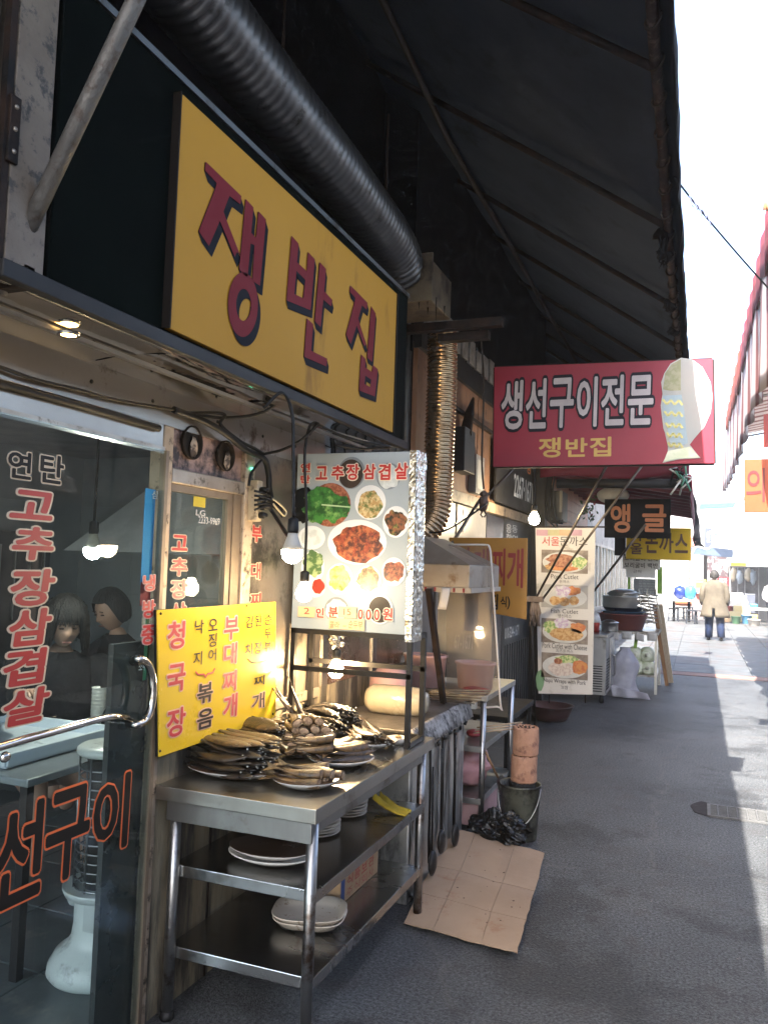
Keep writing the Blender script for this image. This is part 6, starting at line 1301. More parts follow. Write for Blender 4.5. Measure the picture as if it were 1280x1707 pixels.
# ================================================================ opposite side of the alley
ob=thing('opposite_building','plain pale building row along the right side of the alley','building',(3.3,8,0))
MB().box(3.3,6,-6,31,0,3.0).build('wall',M('oppwall',(.55,.53,.50),.8,0,(.45,.43,.41),1,dirt=(.12,.1,.09),dscale=2,damt=.3),ob)
for i in range(8):
    y=-4+i*3.6
    w_=MB().box(3.24,3.30,y,y+2.4,.4,2.3).build('window',M('oppframe',(.20,.17,.15),.5),ob)
    for k in range(3): MB().box(3.23,3.24,y+.08+.78*k,y+.76+.78*k,.5,2.2).build('pane',M('opppane',(.10,.12,.14),.1,0,(.2,.22,.24),1),w_)
# striped fabric canopy on the right
nt_=MB().grid(lambda a,b2:(.33+2.97*a,-5+9.2*b2,3.25+.5*a+.02*math.sin(b2*20)),10,20).build('added_shade_tarp',M('shade_tarp_grey',(.12,.13,.15),.8,0,(.08,.09,.1),2),loc=(1.8,0,3.4),solid=.004);tag(nt_,'unseen grey tarpaulin added to shade the near right side of the alley','tarpaulin')  # out of view, added to keep sun off the near right ground
ca=thing('striped_canopy','pale canopy with hanging striped folds and a red edge on the right','canopy',(.5,10,3.4))
st_m=bpy.data.materials.new('striped_fabric');st_m.use_nodes=True;n=st_m.node_tree.nodes;L=st_m.node_tree.links;b=n['Principled BSDF'];tc=n.new('ShaderNodeTexCoord');wv=n.new('ShaderNodeTexWave');wv.bands_direction='Y';wv.inputs['Scale'].default_value=.75;wv.inputs['Distortion'].default_value=.6;L.new(tc.outputs['Object'],wv.inputs[0]);rp_=n.new('ShaderNodeValToRGB');rp_.color_ramp.elements[0].position=.1;rp_.color_ramp.elements[0].color=(.22,.06,.05,1);rp_.color_ramp.elements[1].position=.5;rp_.color_ramp.elements[1].color=(.60,.52,.50,1);L.new(wv.outputs[0],rp_.inputs[0]);L.new(rp_.outputs[0],b.inputs['Base Color']);b.inputs['Roughness'].default_value=.8
tr=n.new('ShaderNodeBsdfTranslucent');L.new(rp_.outputs[0],tr.inputs[0]);ms_=n.new('ShaderNodeMixShader');ms_.inputs[0].default_value=.2;L.new(b.outputs[0],ms_.inputs[1]);L.new(tr.outputs[0],ms_.inputs[2]);L.new(ms_.outputs[0],n['Material Output'].inputs[0])
def ctop(y): 
    t=(y-6.9)/9.7;return 4.45+.25*t
def cbot(y):
    pts=((5.2,3.05),(6.9,3.12),(9,3.25),(12,3.22),(16,3.3),(19.8,3.48))
    for (a,za),(b_,zb_) in zip(pts,pts[1:]):
        if y<=b_: return za+(zb_-za)*(y-a)/(b_-a)
    return 3.48
MB().grid(lambda a,b2:(.50+.035*math.sin(a*75)*b2,5.4+14.2*a,ctop(min(5.4+14.2*a,17))*(1-b2)+cbot(5.4+14.2*a)*b2+.012*math.sin(a*130)*b2),140,8).build('hanging_valance',st_m,ca,solid=.004)
MB().grid(lambda a,b2:(.50+2.8*b2,5.4+14.2*a,ctop(min(5.4+14.2*a,16))+.55*b2+.02*math.sin(a*40)),40,6).build('canopy_top',st_m,ca,solid=.004)
MB().grid(lambda a,b2:(.485+.01*math.sin(a*60),6.5+5.2*a,ctop(6.5+5.2*a)+.03-(.34+.10*abs(math.sin(a*17)))*b2),90,3).build('red_edge_strip',M('rededge',(.15,.006,.018),.8,0,(.19,.01,.014),2),ca,solid=.004)
MB().grid(lambda a,b2:(.475+.01*math.sin(a*50),11.2+6.2*a,ctop(11.2+6.2*a)+.03-(.40+.14*abs(math.sin(a*13)))*b2*(1-.4*a)),70,3).build('orange_edge_strip',M('orangeedge',(.34,.04,.01),.8),ca,solid=.004)
for k in range(4): MB().tube([(.53,6+4*k,4.42),(3.3,6+4*k,4.9)],.02,8).build('rafter',steel,ca)
# white banner/orange hanging thing over it
fr_=RY(1271,268,1300,350,5.8)
o=MB().grid(lambda a,b2:(fr_[0]+(fr_[1]-fr_[0])*a,5.8,fr_[3]+(fr_[2]-fr_[3])*b2+.01*math.sin(a*20)),8,6).build('orange_flag',M('paleorange',(.45,.20,.09),.7),loc=(.42,5.8,4.1),solid=.003);tag(o,'pale orange cloth strip hanging at the right edge of the frame','cloth')
og=thing('orange_sign','orange hanging sign with one red character at the right edge','sign',(.5,8,2.3))
c=RY(1240,765,1292,854,8.0);MB().box(c[0],c[1],8.0,8.02,c[2],c[3]).build('board',M('orsign',(.32,.055,.008),.6,0,(.29,.045,.007),2),og,bevel=.004)
q=MB();letters(q,'의','Y',8.0,RY(1243,780,1274,837,8.0),.01,None,.003);q.build('lettering',M('orsignred',(.12,.004,.006),.6),og,recalc=False)
c=RY(1272,690,1300,745,8.3);o=MB().box(c[0],c[1],8.3,8.32,c[2],c[3]).build('red_board',M('redboard',(.3,.02,.01),.5),loc=(c[0],8.3,c[2]));tag(o,'sliver of a red board above the orange sign','sign')

# more clutter at the far end
for k,(r,y,cl,tx,lab) in enumerate((((1150,896,1162,912),25,(.5,.08,.06),'국밥','small red sign board by the cable bundle'),((1226,862,1256,876),30,(.62,.60,.56),'시장','pale blown out sign board high above the far awning'),((1258,880,1276,900),29,(.50,.16,.12),'포차','faded red sign board at the far right'),((1232,824,1250,838),31,(.55,.52,.50),'약국','faint pale upright sign above the far shops'))):
    t_=thing('small_sign',lab,'sign',tuple(PY(r[0],r[3],y)));c=RY(*r,y);MB().box(c[0],c[1],y,y+.06,c[2],c[3]).build('board',M('fs%d'%k,cl,.5),t_);q=MB();letters(q,tx,'Y',y,RY(r[0]+3,r[1]+3,r[2]-3,r[3]-3,y),.02,None,.01);q.build('lettering',M('fsl%d'%(k%2),[(.7,.7,.65),(.3,.08,.08)][k%2],.5),t_,recalc=False)
for k,(px,py,r_,h_,cl,lab) in enumerate(((1244,1040,.18,.30,(.1,.3,.5),'blue bucket on the ground before the yellow cartons'),(1256,1044,.2,.22,(.55,.5,.45),'pale basin on the ground left of the person at the frame edge'),(1226,1040,.16,.25,(.08,.2,.1),'green bucket on the ground before the pale cartons'))):
    basin(tuple(PZ(px,py,0)),r_,h_,M('fb%d'%k,cl,.45),lab,'bucket')
for k,px in enumerate((1222,1232,1246,1254)):
    c=PY(px,958+4*(k%2),31.9);o=MB().ball(c,.16,10,8,.8,.6,1.5,.5,k).build('hanging_bag',M('hb%d'%(k%2),[(.5,.42,.3),(.35,.4,.45)][k%2],.5),loc=tuple(c));tag(o,['pale bag hanging leftmost in the far glass front','grey bag hanging second in the far glass front','pale bag hanging third in the far glass front','grey bag hanging rightmost in the far glass front'][k],'bag')
# ================================================================ people
skin=M('skin',(.34,.205,.145),.55,0,(.29,.17,.12),6,sss=.1);hairb=M('hair_black',(.0035,.003,.003),.5,0,(.010,.008,.007),70,.8,1.0,160,stretch=(1,1,.08),spec=.25);hairg=M('hair_grey',(.012,.011,.010),.6,0,(.05,.046,.042),30)
def skinmesh(name,chain,mat,parent,sub=2):
    """chain: list of (point, radius, parent index); one continuous skinned surface"""
    me=bpy.data.meshes.new(name);off=wloc(parent)
    me.from_pydata([Vector(p)-off for p,_,_ in chain],[(i,pr) for i,(_,_,pr) in enumerate(chain) if pr>=0],[])
    o=bpy.data.objects.new(name,me);C.objects.link(o);o.parent=parent
    s=o.modifiers.new('skin','SKIN');s.use_smooth_shade=True
    sv_=me.skin_vertices[0].data if me.skin_vertices else None
    if sv_ is None:
        bm=bmesh.new();bm.from_mesh(me);bm.verts.layers.skin.verify();bm.to_mesh(me);bm.free();sv_=me.skin_vertices[0].data
    for i,(_,r_,pr) in enumerate(chain):
        sv_[i].radius=(r_ if isinstance(r_,tuple) else (r_,r_));sv_[i].use_root=(pr<0)
    q=o.modifiers.new('sub','SUBSURF');q.levels=sub;q.render_levels=sub
    me.materials.append(mat);return o
def head_mesh(name,c,r_,face,mat,parent,tilt=0):
    """face = unit direction the face looks"""
    f=Vector(face).normalized();up=Vector((0,0,1));up=(up-f*up.dot(f)).normalized();s_=f.cross(up)
    c=Vector(c);m=MB();seg,rg=28,22;vs=[];fs=[]
    for j in range(rg+1):
        t=math.pi*j/rg
        for k in range(seg):
            a=2*math.pi*k/seg;x=math.sin(t)*math.cos(a);y=math.sin(t)*math.sin(a);z=math.cos(t) # x forward
            fx=1.0;sx=.80;sz=1.18
            if z<-.1: sx*=1-.38*(-z-.1);fx*=1-.10*(-z)
            X=x*fx*.95;Y=y*sx;Z=z*sz
            if x>.5:
                X*=.97
                X+=.26*math.exp(-((y/.13)**2+((z+.12)/.17)**2)) # nose
                X+=.07*math.exp(-((y/.26)**2+((z+.48)/.07)**2)) # lips
                X-=.10*(math.exp(-(((y-.32)/.17)**2+((z-.08)/.11)**2))+math.exp(-(((y+.32)/.17)**2+((z-.08)/.11)**2)))
                X+=.07*math.exp(-((y/.3)**2+((z+.82)/.14)**2))
            vs.append(c+(f*X+s_*Y+up*Z)*r_)
    for j in range(rg):
        for k in range(seg): a=j*seg+k;b=j*seg+(k+1)%seg;fs.append((a,a+seg,b+seg,b))
    m.add(vs,fs,True)
    for q in(-1,1): m.ball(c+s_*q*r_*.80+up*r_*-.02-f*r_*.02,r_*.20,10,8,.55,.9,1.2) # ears
    h=m.build(name,mat,parent);
    dkm=M('facial_dark',(.04,.02,.018),.5)
    for q in(-1,1):
        e=c+f*r_*.84+s_*q*r_*.30+up*r_*.10
        mm_=MB();mm_.ball(e,r_*.09,8,6,1.3,1.3,.5);mm_.build('eye',dkm,h)
        mm_=MB();mm_.bar(e+up*r_*.20-s_*r_*.14+f*r_*.02,e+up*r_*.22+s_*r_*.14+f*r_*.02,r_*.05);mm_.build('eyebrow',dkm,h)
    mm_=MB();mm_.bar(c+f*r_*.90-up*r_*.57-s_*r_*.2,c+f*r_*.90-up*r_*.57+s_*r_*.2,r_*.06);mm_.build('lips',M('lips',(.20,.08,.065),.5),h)
    return h,f,s_,up
def hair(c,r_,f,s_,up,mat,parent,length=.0,bob=False):
    c=Vector(c);m=MB();seg,rg=36,22
    def pt(a,b2):
        p=2*math.pi*a;x=math.cos(p);y=math.sin(p)
        front=max(0,x)
        maxt=2.05 if not bob else 2.5
        cutf=1.12 if bob else .95
        lim=maxt if x<.25 else maxt+(cutf-maxt)*min(1,(x-.25)/.45)
        if bob and abs(y)>.55: lim=max(lim,2.35)
        t=lim*b2;k=1.10+.03*noise.noise(Vector((x*4,y*4,b2*3)))+.03*math.sin(p*17)*b2*.5
        X=math.sin(t)*x*(.97);Y=math.sin(t)*y*(.86);Z=math.cos(t)*1.2
        if bob and t>1.5:
            w_=(t-1.5);X=x*(.98+.05*w_);Y=y*(.90+.10*w_);Z=-.05-w_*1.05+.07
        return c+(f*(X-.05)+s_*Y+up*Z)*r_*k
    m.grid(pt,seg,rg);h=m.build('hair',mat,parent,solid=r_*.10)
    if bob:
        q=MB()
        for i in range(150):
            a=2*math.pi*rnd.random()
            if abs((a+math.pi)%(2*math.pi)-math.pi)<.75 and rnd.random()<.8: continue
            pts=[]
            for j in range(6):
                p_=pt(a/(2*math.pi),.35+.13*j);pts.append(c+(p_-c)*(1.03+.03*rnd.random())+Vector((u(-.003,.003),u(-.003,.003),-.004*j)))
            q.tube(pts,[.004,.004,.0035,.003,.002,.0008],4,False)
        for i in range(16): # fringe
            y_=-.55+1.1*i/15;q.tube([c+(f*(.55)+s_*y_*.6+up*1.12)*r_,c+(f*(.98-.25*y_*y_)+s_*y_*.8+up*.75)*r_,c+(f*(1.05-.3*y_*y_)+s_*y_+up*(.34+.06*math.sin(i*2.3)))*r_],[.007,.006,.002],4,False)
        s2_=q.build('hair_strands',mat,parent);s2_['kind']='stuff'
    return h
def hand(parent,w_,d,n_,mat,sc=1.0,curl=.6,side=1):
    """w_ wrist, d direction, n_ palm normal"""
    d=Vector(d).normalized();n_=Vector(n_);n_=(n_-d*n_.dot(d)).normalized();s_=d.cross(n_);w_=Vector(w_)
    ch=[(w_,.022*sc,-1),(w_+d*.045*sc,(.036*sc,.017*sc),0),(w_+d*.085*sc,(.038*sc,.015*sc),1)]
    for i,(o_,l) in enumerate(((-.029,.062),(-.010,.074),(.010,.070),(.028,.054))):
        b_=w_+d*.092*sc+s_*o_*sc;d1=(d+n_*curl*.45).normalized();d2=(d+n_*curl*1.2).normalized();d3=(d*.5+n_*curl*1.6).normalized();k=len(ch)
        ch+= [(b_,.0095*sc,2),(b_+d1*l*.45*sc,.0090*sc,k),(b_+(d1*.45+d2*.32)*l*sc,.0082*sc,k+1),(b_+(d1*.45+d2*.32+d3*.28)*l*sc,.007*sc,k+2)]
    k=len(ch);t0=w_+d*.028*sc+s_*side*-.030*sc;ch+=[(t0,.012*sc,1),(t0+(d*.7-s_*side*.7).normalized()*.034*sc,.011*sc,k),(t0+((d*.7-s_*side*.7).normalized()*.034+(d+n_*.3).normalized()*.03)*sc,.009*sc,k+1)]
    return skinmesh('hand',ch,mat,parent,1)
def loft(name,rings,mat,parent,seg=28,jit=.0,sol=.008,slit=None):
    """rings: (centre, rx, ry, angle of x axis)"""
    m=MB();vs=[];fs=[];n_=len(rings)
    for i,(c,rx,ry,an) in enumerate(rings):
        c=Vector(c)
        for k in range(seg):
            a=2*math.pi*k/seg;q=1+jit*noise.noise(Vector((math.cos(a)*3,math.sin(a)*3,i*.8)))+jit*.5*math.sin(a*7+i*.3)*(i/n_)
            x=rx*math.cos(a)*q;y=ry*math.sin(a)*q
            vs.append(c+Vector((x*math.cos(an)-y*math.sin(an),x*math.sin(an)+y*math.cos(an),0)))
    for i in range(n_-1):
        for k in range(seg):
            if slit and i>=slit[0] and k in slit[1]: continue
            a=i*seg+k;b=i*seg+(k+1)%seg;fs.append((a,b,b+seg,a+seg))
    m.add(vs,fs,True);return m.build(name,mat,parent,solid=sol)
# ---- man walking away in a tan coat
g=PZ(1190,1068,0);MX,MY=g.x,g.y
mn=thing('person','man in a loose tan coat and blue trousers walking away down the alley','person',(MX,MY,0))
P=lambda x,y,z:(MX+x,MY+y,z)
body=[(P(.0,0,.92),(.15,.11),-1),(P(0,0,1.1),(.15,.11),0),(P(0,.01,1.30),(.18,.12),1),(P(0,.01,1.42),(.07,.07),2),(P(0,.03,1.50),.055,3),
 (P(-.10,0,.85),.095,0),(P(-.12,.03,.48),.065,5),(P(-.13,.0,.09),.045,6),(P(-.13,.10,.04),.04,7),
 (P(.10,0,.85),.095,0),(P(.13,.0,.48),.065,9),(P(.15,-.14,.12),.045,10),(P(.16,-.06,.05),.04,11),
 (P(-.20,.01,1.38),.06,2),(P(-.27,-.01,1.10),.045,13),(P(-.26,.06,.86),.034,14),(P(.20,.01,1.38),.06,2),(P(.28,-.02,1.10),.045,16),(P(.25,.07,.88),.034,17)]
bd=skinmesh('body',body,skin,mn)
h,f,s_,up=head_mesh('head',P(-.005,.03,1.60),.105,(.1,1,-.05),skin,mn);hair(P(-.005,.03,1.60),.108,f,s_,up,hairg,h)
jean=M('jean',(.012,.022,.06),.8,0,(.008,.013,.03),8,bump=.2);coatm=M('tan_coat',(.095,.078,.054),.85,0,(.062,.05,.034),4,.6,.9,9)
for sx,kn,ft in((-1,(-.12,.03,.50),(-.13,.01,.08)),(1,(.13,.0,.50),(.15,-.13,.10))):
    loft('trouser_leg',[(P(sx*.085,0,.98),.12,.13,0),(P(sx*.10,.01,.80),.115,.12,0),(P(*kn),.095,.10,0),(P((kn[0]+ft[0])/2,(kn[1]+ft[1])/2,.3),.085,.09,0),(P(*ft),.082,.095,0)],jean,mn,20,.05)
    c=Vector(P(ft[0],ft[1]+.05,.045));sh=MB().ball(c,.08,14,10,.62,1.75,.60);sh.build('shoe',M('shoeblk',(.012,.012,.012),.3),mn)
loft('coat',[(P(0,.02,1.50),.06,.055,0),(P(0,.01,1.46),.13,.09,0),(P(0,.01,1.42),.215,.115,0),(P(0,0,1.30),.235,.145,0),(P(0,0,1.12),.235,.155,0),(P(0,0,.95),.255,.17,0),(P(.0,-.01,.80),.29,.19,0),(P(.01,-.02,.66),.33,.21,0),(P(.01,-.02,.58),.345,.22,0)],coatm,mn,32,.05,.012,slit=(6,(23,)))
for sx in(-1,1):
    loft('coat_sleeve',[(P(sx*.19,.01,1.44),.06,.07,0),(P(sx*.24,0,1.34),.078,.085,0),(P(sx*.29,-.03,1.10),.070,.08,0),(P(sx*.28,.02,.95),.063,.07,0),(P(sx*.26,.06,.86),.06,.065,0)],coatm,mn,18,.08,.008)
    hand(mn,P(sx*.255,.07,.86),(0,.15,-1),(-sx,0,0),skin,1,.5,sx)
# ---- person at the right edge of the frame
g=PZ(1292,1066,0);WX,WY=g.x,g.y
wm_=thing('person','person in a white and black patterned jacket standing at the right frame edge','person',(WX,WY,0))
P=lambda x,y,z:(WX+x,WY+y,z)
skinmesh('body',[(P(.0,0,.85),(.15,.11),-1),(P(0,0,1.02),(.15,.11),0),(P(-.03,-.02,1.22),(.16,.11),1),(P(-.05,-.03,1.36),(.06,.06),2),(P(-.06,-.05,1.42),.05,3),(P(-.09,0,.78),.09,0),(P(-.09,0,.45),.06,5),(P(-.09,.0,.06),.045,6),(P(-.10,-.09,.04),.035,7),(P(.09,0,.78),.09,0),(P(.09,0,.45),.06,9),(P(.09,.0,.06),.045,10),(P(.09,-.09,.04),.035,11),(P(-.20,-.02,1.30),.055,2),(P(-.27,-.10,1.04),.04,13),(P(-.16,-.28,.94),.03,14),(P(.16,-.02,1.30),.055,2),(P(.20,-.12,1.04),.04,16),(P(.08,-.28,.95),.03,17)],skin,wm_)
h,f,s_,up=head_mesh('head',P(-.06,-.06,1.52),.10,(-.3,-1,-.3),skin,wm_);hair(P(-.06,-.06,1.52),.103,f,s_,up,hairb,h,bob=True)
pat=M('patterned_jacket',(.30,.29,.29),.8,0,(.07,.07,.08),9,.95);drk=M('dark_trousers',(.03,.03,.045),.8)
loft('jacket',[(P(-.05,-.03,1.44),.06,.06,0),(P(-.04,-.02,1.36),.19,.11,0),(P(-.03,-.02,1.2),.215,.15,0),(P(-.01,0,1.0),.215,.16,0),(P(0,0,.82),.225,.17,0)],pat,wm_,26,.05)
for sx,el,ha in((-1,(-.27,-.10,1.06),(-.17,-.26,.95)),(1,(.20,-.12,1.06),(.09,-.26,.96))):
    loft('jacket_sleeve',[(P(sx*.17-.03,-.02,1.36),.06,.07,0),(P(el[0],el[1],el[2]+.08),.065,.07,0),(P(el[0]*.95,el[1]-.02,el[2]-.02),.06,.06,0),(P(*ha),.05,.05,0)],pat,wm_,16,.06)
    hand(wm_,P(*ha),(-.2*sx,-1,-.2),(0,0,-1),skin,1,.8,sx)
    loft('trouser_leg',[(P(sx*.08,0,.88),.11,.12,0),(P(sx*.09,0,.45),.085,.09,0),(P(sx*.09,0,.08),.075,.08,0)],drk,wm_,16,.04)
    MB().ball(P(sx*.09,-.05,.04),.075,12,8,.62,1.7,.6).build('shoe',M('shoeblk',(.01,.01,.01)),wm_)
# ---- small seated vendor in purple behind the man
g=PZ(1210,1034,0);KX,KY=g.x,g.y+.6
kd=thing('person','crouching vendor in a purple top among the boxes behind the walking man','person',(KX,KY,0))
P=lambda x,y,z:(KX+x,KY+y,z)
skinmesh('body',[(P(0,0,.52),(.15,.12),-1),(P(0,-.02,.72),(.14,.11),0),(P(0,-.05,.92),(.15,.1),1),(P(0,-.06,1.02),.05,2),(P(-.1,-.1,.50),.09,0),(P(-.14,-.38,.55),.06,4),(P(-.14,-.40,.10),.045,5),(P(.1,-.1,.50),.09,0),(P(.14,-.38,.55),.06,7),(P(.14,-.40,.10),.045,8),(P(-.2,-.06,.9),.05,2),(P(-.24,-.25,.70),.04,10),(P(-.1,-.42,.64),.03,11),(P(.2,-.06,.9),.05,2),(P(.24,-.25,.70),.04,13),(P(.1,-.42,.64),.03,14)],skin,kd)
h,f,s_,up=head_mesh('head',P(0,-.09,1.14),.10,(0,-1,-.5),skin,kd);hair(P(0,-.09,1.14),.104,f,s_,up,hairb,h)
loft('purple_top',[(P(0,-.06,1.03),.06,.06,0),(P(0,-.05,.96),.18,.11,0),(P(0,-.03,.75),.19,.14,0),(P(0,0,.52),.21,.17,0)],M('purple',(.10,.02,.25),.7,0,(.16,.05,.3),5),kd,22,.06)
for sx in(-1,1):
    loft('sleeve',[(P(sx*.17,-.06,.97),.055,.06,0),(P(sx*.24,-.24,.76),.06,.06,0),(P(sx*.12,-.40,.66),.05,.05,0)],M('purple',(.1,.02,.2)),kd,14,.05);hand(kd,P(sx*.1,-.42,.64),(-sx*.3,-1,-.3),(0,0,-1),skin,1,.8,sx)
# ---- two women seated inside
def seated(loc,ang,label,topm,face_dir,lean,bob,arms):
    t=thing('person',label,'person',loc);X,Y=loc[0],loc[1];ca_,sa=math.cos(ang),math.sin(ang)
    def Q(x,y,z): return (X+x*ca_-y*sa,Y+x*sa+y*ca_,z)   # +y local = forward
    lf=lean
    ch=[(Q(0,0,.50),(.17,.13),-1),(Q(0,lf*.35,.74),(.15,.12),0),(Q(0,lf*.8,.98),(.17,.12),1),(Q(0,lf*.95,1.08),.06,2),(Q(0,lf*1.05,1.15),.05,3),
     (Q(-.1,.1,.48),.09,0),(Q(-.13,.45,.50),.065,5),(Q(-.13,.48,.10),.045,6),(Q(.1,.1,.48),.09,0),(Q(.13,.45,.50),.065,8),(Q(.13,.48,.10),.045,9)]
    for sx,(el,ha) in zip((-1,1),arms): k=len(ch);ch+=[(Q(sx*.19,lf*.85,1.0),.055,2),(Q(*el),.043,k),(Q(*ha),.03,k+1)]
    skinmesh('body',ch,skin,t)
    hc=Q(0,lf*1.15+.02,1.245);h,f,s_,up=head_mesh('head',hc,.105,face_dir,skin,t);hair(hc,.112,f,s_,up,hairb,h,bob=bob)
    loft('dark_top',[(Q(0,lf*1.0,1.10),.065,.065,ang),(Q(0,lf*.9,1.05),.16,.10,ang),(Q(0,lf*.8,.98),.215,.135,ang),(Q(0,lf*.5,.80),.20,.15,ang),(Q(0,lf*.1,.60),.21,.17,ang),(Q(0,0,.46),.24,.19,ang)],topm,t,26,.05)
    for sx,(el,ha) in zip((-1,1),arms):
        a=Vector(Q(sx*.18,lf*.85,1.02));e_=Vector(Q(*el));w_=Vector(Q(*ha))
        m=MB();m.tube(smooth([a,a.lerp(e_,.5)+Vector((0,0,.01)),e_,e_.lerp(w_,.5),w_.lerp(e_,.12)],4),[.075]*5+[.068]*5+[.058]*7,14);m.build('sleeve',topm,t)
        hand(t,w_,w_-e_,(0,0,-1),skin,1,.9,sx)
    return t
blkc=M('black_knit',(.004,.0045,.006),.9,0,(.010,.010,.012),20,bump=.4)
F1=PX(98,1000,-3.05);seated((F1.x-.12,F1.y+.10,.05),R(-125),'dark haired person with a bob and black top leaning over the dining table',blkc,(.75,-.55,-.35),.22,True,(((-.26,.42,.86),(-.16,.62,.80)),((.30,.40,.90),(.24,.62,.96))))
F2=PX(222,1055,-3.25);seated((F2.x-.05,F2.y+.18,0),R(150),'second person in black with hair tied back at the right of the dining table',blkc,(-.2,-1,-.4),.18,False,(((-.28,.34,.84),(-.20,.56,.80)),((.28,.34,.84),(.12,.58,.80))))
# ================================================================ dining room furniture
dt=thing('dining_table','low steel topped dining table inside the glass door','table',(-2.72,2.9,0))
MB().box(-3.35,-2.30,2.35,3.45,.72,.75).build('table_top',M('dtop',(.25,.27,.28),.3,.4,(.2,.22,.23),3),dt,bevel=.006)
for x,y in((-3.3,2.4),(-2.35,2.4),(-2.35,3.4),(-3.3,3.4)):MB().bar((x,y,0),(x,y,.72),.035).build('leg',blackpaint,dt)
o=MB();o.box(-3.2,-2.48,2.42,3.04,.752,.762)
for a,b2 in(((-3.2,2.42),(-2.48,2.42)),((-2.48,2.42),(-2.48,3.04)),((-2.48,3.04),(-3.2,3.04)),((-3.2,3.04),(-3.2,2.42))): o.bar((*a,.785),(*b2,.785),.016,.05)
tag(o.build('serving_tray',M('traywhite',(.55,.60,.64),.3,0,(.5,.55,.6),3),loc=(-2.84,2.73,.752),bevel=.004),'large pale rectangular serving tray on the dining table','tray')
cpm=M('cup_white',(.62,.62,.58),.4);cu=None
base=PZ(163,1208,.752)
for k in range(8):
    if cu is None:cu=MB().lathe([(0,0),(.026,0),(.036,.055),(.038,.058),(.034,.056),(.024,.004),(0,.004)],(0,0,0),20).build('paper_cup',cpm,None,loc=base,local=True);o=cu
    else:o=dup(cu,base+Vector((0,0,.018*k)))
    tag(o,'white paper cup nested in the stack on the dining table','cup','stacked paper cups');o.location=base+Vector((0,0,.018*k))
base=PZ(186,1206,.752);cu=None
for k in range(8):
    if cu is None:cu=MB().lathe([(0,0),(.028,0),(.033,.05),(.035,.052),(.032,.05),(.026,.004),(0,.004)],(0,0,0),20).build('steel_cup',chrome,None,loc=base,local=True);o=cu
    else:o=dup(cu,base)
    tag(o,'small steel cup in the shiny stack beside the paper cups','cup','stacked steel cups');o.location=base+Vector((0,0,.020*k))
jb=PZ(232,1200,.75);jg=thing('water_jug','clear plastic water jug with a green lid by the door handle','jug',tuple(jb))
MB().lathe([(0,.0),(.055,.0),(.06,.02),(.062,.17),(.055,.20),(.05,.21)],jb,24).build('jug_body',glass('jugpl',(.78,.80,.66),1.4,.05,.22,(.6,.6,.42)),jg)
MB().lathe([(.053,.205),(.056,.21),(.054,.235),(.03,.245),(0,.245)],jb,24).build('green_lid',M('greenlid',(.10,.50,.06),.4),jg)
# kerosene heater: domed white base, grille drum, white top plate
HX_,HY_=-2.125,2.60
ht=thing('gas_heater','white round heater with a wire drum and flat round top on the tiled floor','heater',(HX_,HY_,0))
hw=M('heater_white',(.52,.54,.52),.35,0,(.44,.47,.45),3,dirt=(.2,.2,.18),dscale=6,damt=.3)
MB().lathe([(0,.0),(.185,.0),(.20,.02),(.197,.045),(.175,.085),(.14,.11),(.118,.14),(.112,.19),(.112,.30),(.118,.31)],(HX_,HY_,0),40).build('heater_base',hw,ht)
MB().lathe([(.085,.31),(.085,.80)],(HX_,HY_,0),30).build('burner_core',M('burner',(.05,.05,.05),.5,.5),ht)
for k in range(14):
    MB().tube([(HX_+.116*math.cos(t),HY_+.116*math.sin(t),.33+.034*k) for t in[2*math.pi*i/24 for i in range(25)]],.0035,5,cap=False).build('grille_ring',M('grillec',(.25,.26,.27),.3,.8),ht)
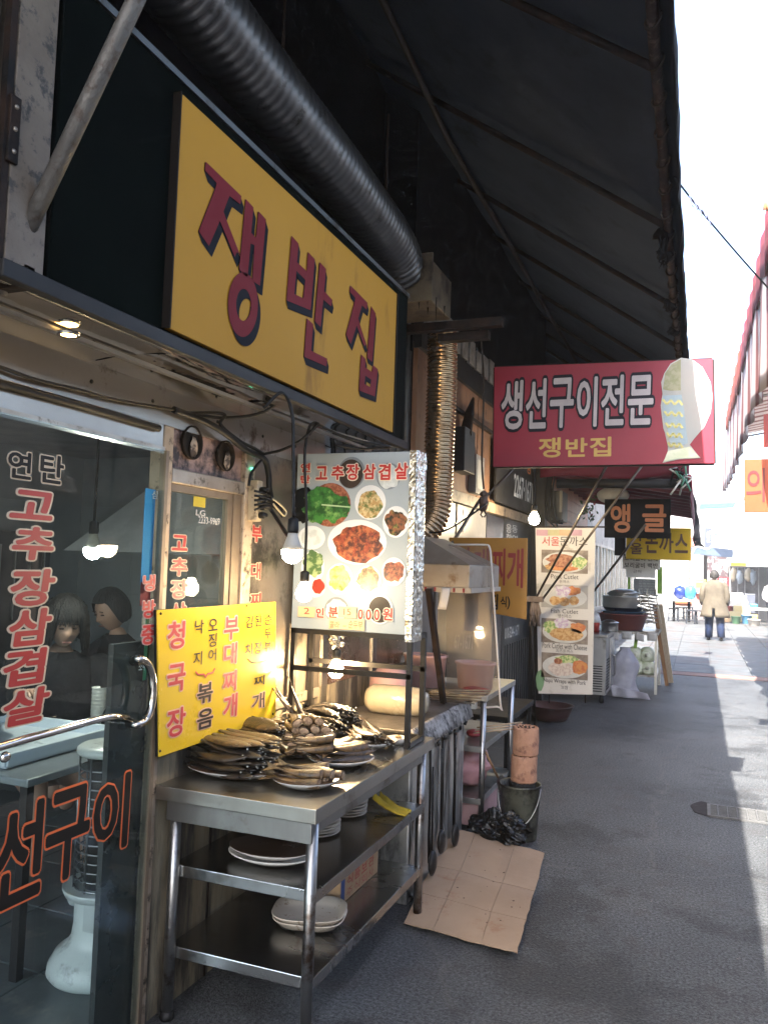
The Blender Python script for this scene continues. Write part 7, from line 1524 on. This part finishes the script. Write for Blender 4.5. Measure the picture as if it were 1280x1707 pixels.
for k in range(8):
    t=2*math.pi*k/8;MB().tube([(HX_+.119*math.cos(t),HY_+.119*math.sin(t),.31),(HX_+.119*math.cos(t),HY_+.119*math.sin(t),.82)],.004,5).build('grille_bar',M('grillec',(.2,.2,.2)),ht)
MB().lathe([(0,.82),(.125,.82),(.134,.83),(.134,.845),(.12,.855),(0,.858)],(HX_,HY_,0),36).build('heater_top',hw,ht)
MB().ball((HX_-.12,HY_-.03,.26),.03,10,8).build('knob',hw,ht)
MB().box(HX_+.0,HX_+.06,HY_-.118,HY_-.110,.19,.29).build('label_plate',M('labelpl',(.4,.42,.4),.4),ht)
MB().lathe([(.15,.30),(.158,.32),(.16,.33),(.15,.325)],(HX_,HY_,0),30).build('heater_ring',hw,ht)
# cooking hood and cabinet at the back of the dining room
kh=thing('kitchen_hood','white sloping kitchen hood at the back of the dining room','hood',(-3.6,4.9,1.5))
MB().add([(-4.3,4.6,1.62),(-2.5,4.6,1.62),(-2.5,5.6,1.62),(-4.3,5.6,1.62),(-3.9,5.0,2.1),(-3.0,5.0,2.1),(-3.0,5.4,2.1),(-3.9,5.4,2.1)],[(0,1,5,4),(1,2,6,5),(2,3,7,6),(3,0,4,7),(4,5,6,7),(0,3,2,1)]).build('hood_cone',M('hoodw',(.62,.64,.68),.4),kh)
cbn=thing('drinks_cabinet','dark barred cabinet against the far dining room wall','cabinet',(-4.4,4.4,0))
MB().box(-5.2,-4.7,3.6,4.9,.0,1.75).build('cabinet_body',M('cabdark',(.05,.055,.06),.4),cbn,bevel=.01)
for i in range(9): MB().bar((-4.69,3.7+.14*i,1.1),(-4.69,3.7+.14*i,1.65),.012).build('cabinet_bar',steel,cbn)

# thin haze volume added to wash out the far end like lens flare
hz=MB().box(-6.2,9,-11,45,-1.2,6.6).build('haze',bpy.data.materials.new('flare_haze'));hz['kind']='stuff'
m=hz.data.materials[0];m.use_nodes=True;n=m.node_tree.nodes;n.remove(n['Principled BSDF']);v=n.new('ShaderNodeVolumePrincipled');v.inputs['Color'].default_value=(.95,.97,1,1);v.inputs['Density'].default_value=.003;v.inputs['Anisotropy'].default_value=.3
m.node_tree.links.new(v.outputs[0],n['Material Output'].inputs['Volume'])
